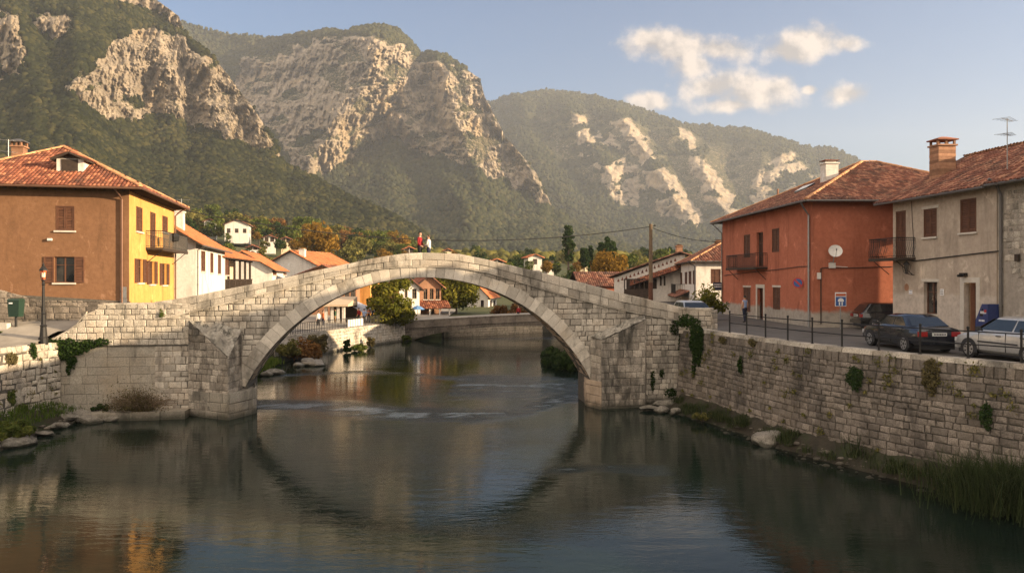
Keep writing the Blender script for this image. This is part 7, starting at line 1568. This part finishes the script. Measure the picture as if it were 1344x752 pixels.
    for sgn in (1, -1):
        m_ = MB(); y0, y1 = sorted((sgn*wB*.56, sgn*(wB*.985))); m_.box(xB-.012, xB+.16, y0, y1, zsB-.24, zsB-.06); m_.build('tail_light', MAT['tail_red'], t, local=True)
        m_ = MB(); y0, y1 = sorted((sgn*wF*.52, sgn*(wF*.97))); m_.box(xF-.22, xF+.006, y0, y1, zsF-.20, zsF-.05); m_.build('headlight', MAT['lamp_clear'], t, local=True)
        m_ = MB(); y0 = sgn*(st[len(st)//2][1]*.98); m_.tube([(xf-.45, y0, zb+.02), (xf-.47, y0+sgn*.16, zb+.07)], [.03, .05], 6); m_.lathe(xf-.47, y0+sgn*.19, [(.02, zb), (.09, zb+.03), (.09, zb+.14), (.02, zb+.17)], 8); m_.build('mirror', MAT['car_plastic'], t, local=True)
        for xx in ((xr+xf)/2-.62, (xr+xf)/2+.35):
            w = xm(xx)*.992; m_ = MB(); y0, y1 = sorted((sgn*w, sgn*(w+.025))); m_.box(xx-.1, xx+.1, y0, y1, zb-.16, zb-.125); m_.build('door_handle', MAT['car_plastic'], t, local=True)
        for xx in ((xr+xf)/2-.80, (xr+xf)/2+.06, xf-.28):
            w = xm(xx); m_ = MB(); y0, y1 = sorted((sgn*w*.97, sgn*(w*1.001+.003))); m_.box(xx-.006, xx+.006, y0, y1, .32, zb-.03); m_.build('door_gap', MAT['car_plastic'], t, local=True)
        m_ = MB(); w = st[len(st)//2][1]; y0, y1 = sorted((sgn*w*.9, sgn*(w+.014))); m_.box(wx_r+.42, wx_f-.42, y0, y1, zb-.40, zb-.35); m_.build('side_strip', MAT['car_plastic'], t, local=True)
    m_ = MB(); m_.box(xB-.035, xB+.25, -wB*.95, wB*.95, .34, .52); m_.build('bumper', MAT[paint if not hatch else paint], t, local=True); m_ = MB(); m_.box(xF-.25, xF+.035, -wF*.93, wF*.93, .30, .50); m_.build('bumper', MAT[paint], t, local=True)
    m_ = MB(); zz = zsB-.22; m_.box(xB-.02, xB, -.27, .27, zz, zz+.12); npl = m_.build('number_plate', MAT['plate_white'], t, local=True)
    m_ = MB(); r_ = random.Random(label); y_ = -.23
    while y_ < .22: w_ = r_.uniform(.03, .05); m_.box(xB-.024, xB-.021, y_, y_+w_, zz+.03, zz+.09); y_ += w_+.018
    m_.build('plate_lettering', MAT['car_plastic'], npl, local=True)
    m_ = MB(); m_.box(xF, xF+.02, -.27, .27, .42, .53); m_.build('number_plate', MAT['plate_white'], t, local=True)
    m_ = MB(); m_.box(xB+.1, xF-.1, -wB*.8, wB*.8, .16, .34); m_.build('underside', MAT['car_plastic'], t, local=True)
    return t
sedan = [(-2.18,.60,.36,.84,.90),(-2.12,.80,.30,.88,.97),(-1.55,.845,.24,.91,1.0),(-.7,.86,.22,.92,.98),(.3,.86,.22,.91,.96),(1.0,.85,.22,.88,.93),(1.7,.82,.24,.80,.86),(2.1,.74,.28,.70,.75),(2.2,.52,.34,.62,.66)]
car('saloon_car', 'dark blue saloon car parked tail to the viewer behind the railing', 15.72, 30.3, 4.1, R(91.5), 'paint_navy', sedan, (-1.72,1.02,-.98,.22,.95,1.41), (1.32,-1.28))
hatch = [(-2.0,.66,.36,.86,.92),(-1.94,.82,.30,.92,.98),(-1.4,.855,.24,.94,1.0),(-.5,.87,.22,.95,1.0),(.4,.87,.22,.93,.98),(1.0,.86,.22,.90,.96),(1.6,.83,.24,.82,.88),(1.98,.75,.28,.72,.77),(2.08,.52,.34,.62,.66)]
car('hatchback_car', 'silver white hatchback parked by the railing at the right frame edge', 17.25, 25.9, 4.1, R(100), 'paint_silver', hatch, (-1.9,1.10,-1.45,.30,.98,1.50), (1.27,-1.25), True)
car('hatchback_car', 'black hatchback nosing into the lane between orange and beige house', 20.9, 41.75, 4.1, R(-4), 'paint_black', hatch, (-1.92,1.08,-1.5,.30,.96,1.47), (1.27,-1.25), True)
car('parked_car', 'pale car behind the stone pillar at the right bridge end', 11.05, 46.6, 4.05, R(-86), 'paint_silver', hatch, (-1.9,1.10,-1.45,.30,.98,1.46), (1.27,-1.25), True)

# ================================================================== PEOPLE
flat('skin', (.46,.27,.18), .55); flat('hair_dark', (.02,.014,.010), .7); flat('hair_brown', (.07,.04,.02), .7)
for nm, c in (('cloth_red', (.24,.018,.022)), ('cloth_black', (.014,.014,.018)), ('cloth_blue', (.22,.30,.48)), ('cloth_white', (.58,.56,.54)), ('cloth_navy', (.02,.024,.045)), ('cloth_tan', (.30,.20,.11)), ('cloth_orange', (.42,.12,.04)), ('cloth_green', (.05,.11,.06)), ('shoe', (.03,.022,.018))): flat(nm, c, .85, 0, .2)
def person(label, x, y, z, rz, top, legs, hair='hair_dark', h=1.7, stride=0.0, arms='down', sleeves=True, hairlen=0):
    k = h/1.72; t = thing('person', label, 'person', (x, y, z), rz)
    J = [('pelvis',(0,0,.93),.125)]; E = []
    def add(par, p, r, lab): J.append((lab, p, r)); E.append((par, len(J)-1)); return len(J)-1
    sp = add(0, (0,-.01,1.08), .118, 'top'); ch = add(sp, (0,0,1.28), .138, 'top'); nk0 = add(ch, (0,.01,1.42), .075, 'top'); nk = add(nk0, (0,.015,1.49), .052, 'skin')
    hd = add(nk, (0,.03,1.57), .083, 'skin'); add(hd, (0,.02,1.66), .075, 'skin'); ns = add(hd, (0,.105,1.565), .022, 'skin')
    for s in (1, -1):
        add(hd, (s*.085,.015,1.575), .018, 'skin')
        sh = add(ch, (s*.17,0,1.37), .066, 'top')
        if arms == 'down': el, wr_, hn = (s*.225,-.03,1.11), (s*.235,.06,.88), (s*.235,.09,.80)
        elif arms == 'front': el, wr_, hn = (s*.22,.02,1.12), (s*.10,.22,1.08), (s*.05,.27,1.09)
        else: el, wr_, hn = (s*.235,.0,1.11), (s*.22,.16,.95), (s*.20,.22,.92)
        e_ = add(sh, el, .046, 'top' if sleeves else 'skin'); w_ = add(e_, wr_, .032, 'top' if sleeves else 'skin'); h_ = add(w_, hn, .034, 'skin')
        d = Vector(hn)-Vector(wr_); d.normalize(); side = Vector((s, 0, 0)).cross(d)
        for f in range(4):
            o = Vector(hn)+side*((f-1.5)*.02)+d*.03; a_ = add(h_, tuple(o), .011, 'skin'); add(a_, tuple(o+d*(.05-.006*abs(f-1.3))+Vector((-s*.012, .006, 0))), .008, 'skin')
        th_ = Vector(hn)+side*.04; add(h_, tuple(th_+d*.02), .011, 'skin')
        hp = add(0, (s*.095,0,.86), .105, 'legs'); kn = add(hp, (s*.105,.02+s*stride*.18,.49), .068, 'legs'); an = add(kn, (s*.105,-.02+s*stride*.30,.09), .045, 'legs'); hl = add(an, (s*.11,-.03+s*stride*.30,.04), .042, 'shoe'); add(hl, (s*.12,.15+s*stride*.30,.03), .036, 'shoe')
    me = bpy.data.meshes.new('tmp'); me.from_pydata([Vector(j[1])*k for j in J], E, []); o = bpy.data.objects.new('tmp', me); COL.objects.link(o)
    o.modifiers.new('s', 'SKIN'); sk_ = me.skin_vertices[0].data if len(me.skin_vertices) else None
    for i, j in enumerate(J): sk_[i].radius = (j[2]*k*(1.25 if j[0] in ('top',) and i in (1, 2) else 1), j[2]*k*(.82 if i in (0, 1, 2) else 1)); sk_[i].use_root = (i == 0)
    ss = o.modifiers.new('u', 'SUBSURF'); ss.levels = 1; ss.render_levels = 1
    bpy.context.view_layer.update(); dg = bpy.context.evaluated_depsgraph_get(); nm_ = bpy.data.meshes.new_from_object(o.evaluated_get(dg)); bpy.data.objects.remove(o)
    nm_.name = 'body'; nm_.materials.clear(); body = link('body', nm_, [MAT['skin'], MAT[top], MAT[legs], MAT['shoe']], t, local=True)
    ids = {'pelvis': 2, 'top': 1, 'skin': 0, 'legs': 2, 'shoe': 3}; segs = [(np.array(J[a][1])*k, np.array(J[c][1])*k, ids[J[c][0]]) for a, c in E]
    for p in nm_.polygons:
        c = np.array(p.center); best = (9, 0)
        for (a, c2, m_) in segs:
            e = c2-a; tt = np.clip(((c-a)@e)/max(1e-9, e@e), 0, 1); d = np.linalg.norm(c-a-e*tt)
            if d < best[0]: best = (d, m_)
        if c[2] < .98*k and best[1] == 1 and abs(c[0]) < .18*k: best = (0, 2 if c[2] < .88*k else 1)
        p.material_index = best[1]; p.use_smooth = True
    v, f = ico_sphere(2); hv = v*np.array([.092, .102, .098])*k; hv[:, 1] -= .012*k; hv[:, 2] += 1.625*k
    msk = ~((v[:, 1] > .25) & (v[:, 2] < .45)) & (v[:, 2] > -.55-.8*hairlen); fk = f[msk[f].all(1)]; hv[:, 1] += .025*k
    hr = mesh_np('hair', hv, fk, MAT[hair], parent=t, smooth=True, local=True)
    for s in (1, -1):
        m_ = MB(); m_.lathe(s*.032*k, .105*k, [(.0, 1.585*k), (.010*k, 1.59*k), (.010*k, 1.60*k), (.0, 1.605*k)], 6); m_.build('eye', MAT['cloth_black'], t, local=True)
    m_ = MB(); m_.box(-.025*k, .025*k, .098*k, .108*k, 1.515*k, 1.522*k); m_.build('mouth', MAT['cloth_red'], t, local=True)
    return t
for (px, lab, top, legs, hh, rz, st_, ar) in ((551.5, 'person in red jacket and black trousers standing on the bridge crown', 'cloth_red', 'cloth_black', 1.72, R(-110), .25, 'bent'), (563.5, 'person in white top standing on the bridge crown beside the red jacket', 'cloth_white', 'cloth_navy', 1.56, R(75), .1, 'front')):
    s = bs(px, 330)[0]; q = bmap(s, 0, -.95); person(lab, q.x, q.y, deck_f(s)+.02, rz, top, legs, 'hair_dark' if top == 'cloth_red' else 'hair_brown', hh, st_, ar, hairlen=.3 if top != 'cloth_red' else 0)
p = W3(979.5, 424, 48.3); person('person in light blue shirt walking on the street by the orange house', p.x-.1, p.y, 4.1, R(25), 'cloth_blue', 'cloth_navy', 'hair_dark', 1.7, .35, 'down', False)
p = W3(680.5, 414, 88.6); s_ = 16.0; person('distant person in red on the low bridge', p.x, p.y, 2.05, R(160), 'cloth_red', 'cloth_black', h=1.65)
for k, (px, Y, top, rz, lab) in enumerate([(478,80.5,'cloth_blue',30,'person in blue standing under the market awning'),(484,81.5,'cloth_orange',200,'person in orange under the market awning'),(489,81,'cloth_navy',90,'person in navy at the awning rail'),(471,81,'cloth_red',150,'person in red under the awning by the pole'),(495,82.5,'cloth_tan',250,'person in tan at the right end of the awning'),(440,80.5,'cloth_green',100,'person in green in the cafe pavilion'),(418,74,'cloth_white',60,'person in white at the fence by the arch'),(424,74.5,'cloth_orange',300,'person in orange left of the cafe pavilion')]):
    person(lab, (px-672)/1000*Y, Y, 2.05, R(rz), top, ('cloth_black','cloth_navy','cloth_tan')[k % 3], h=1.62+.03*(k % 4))
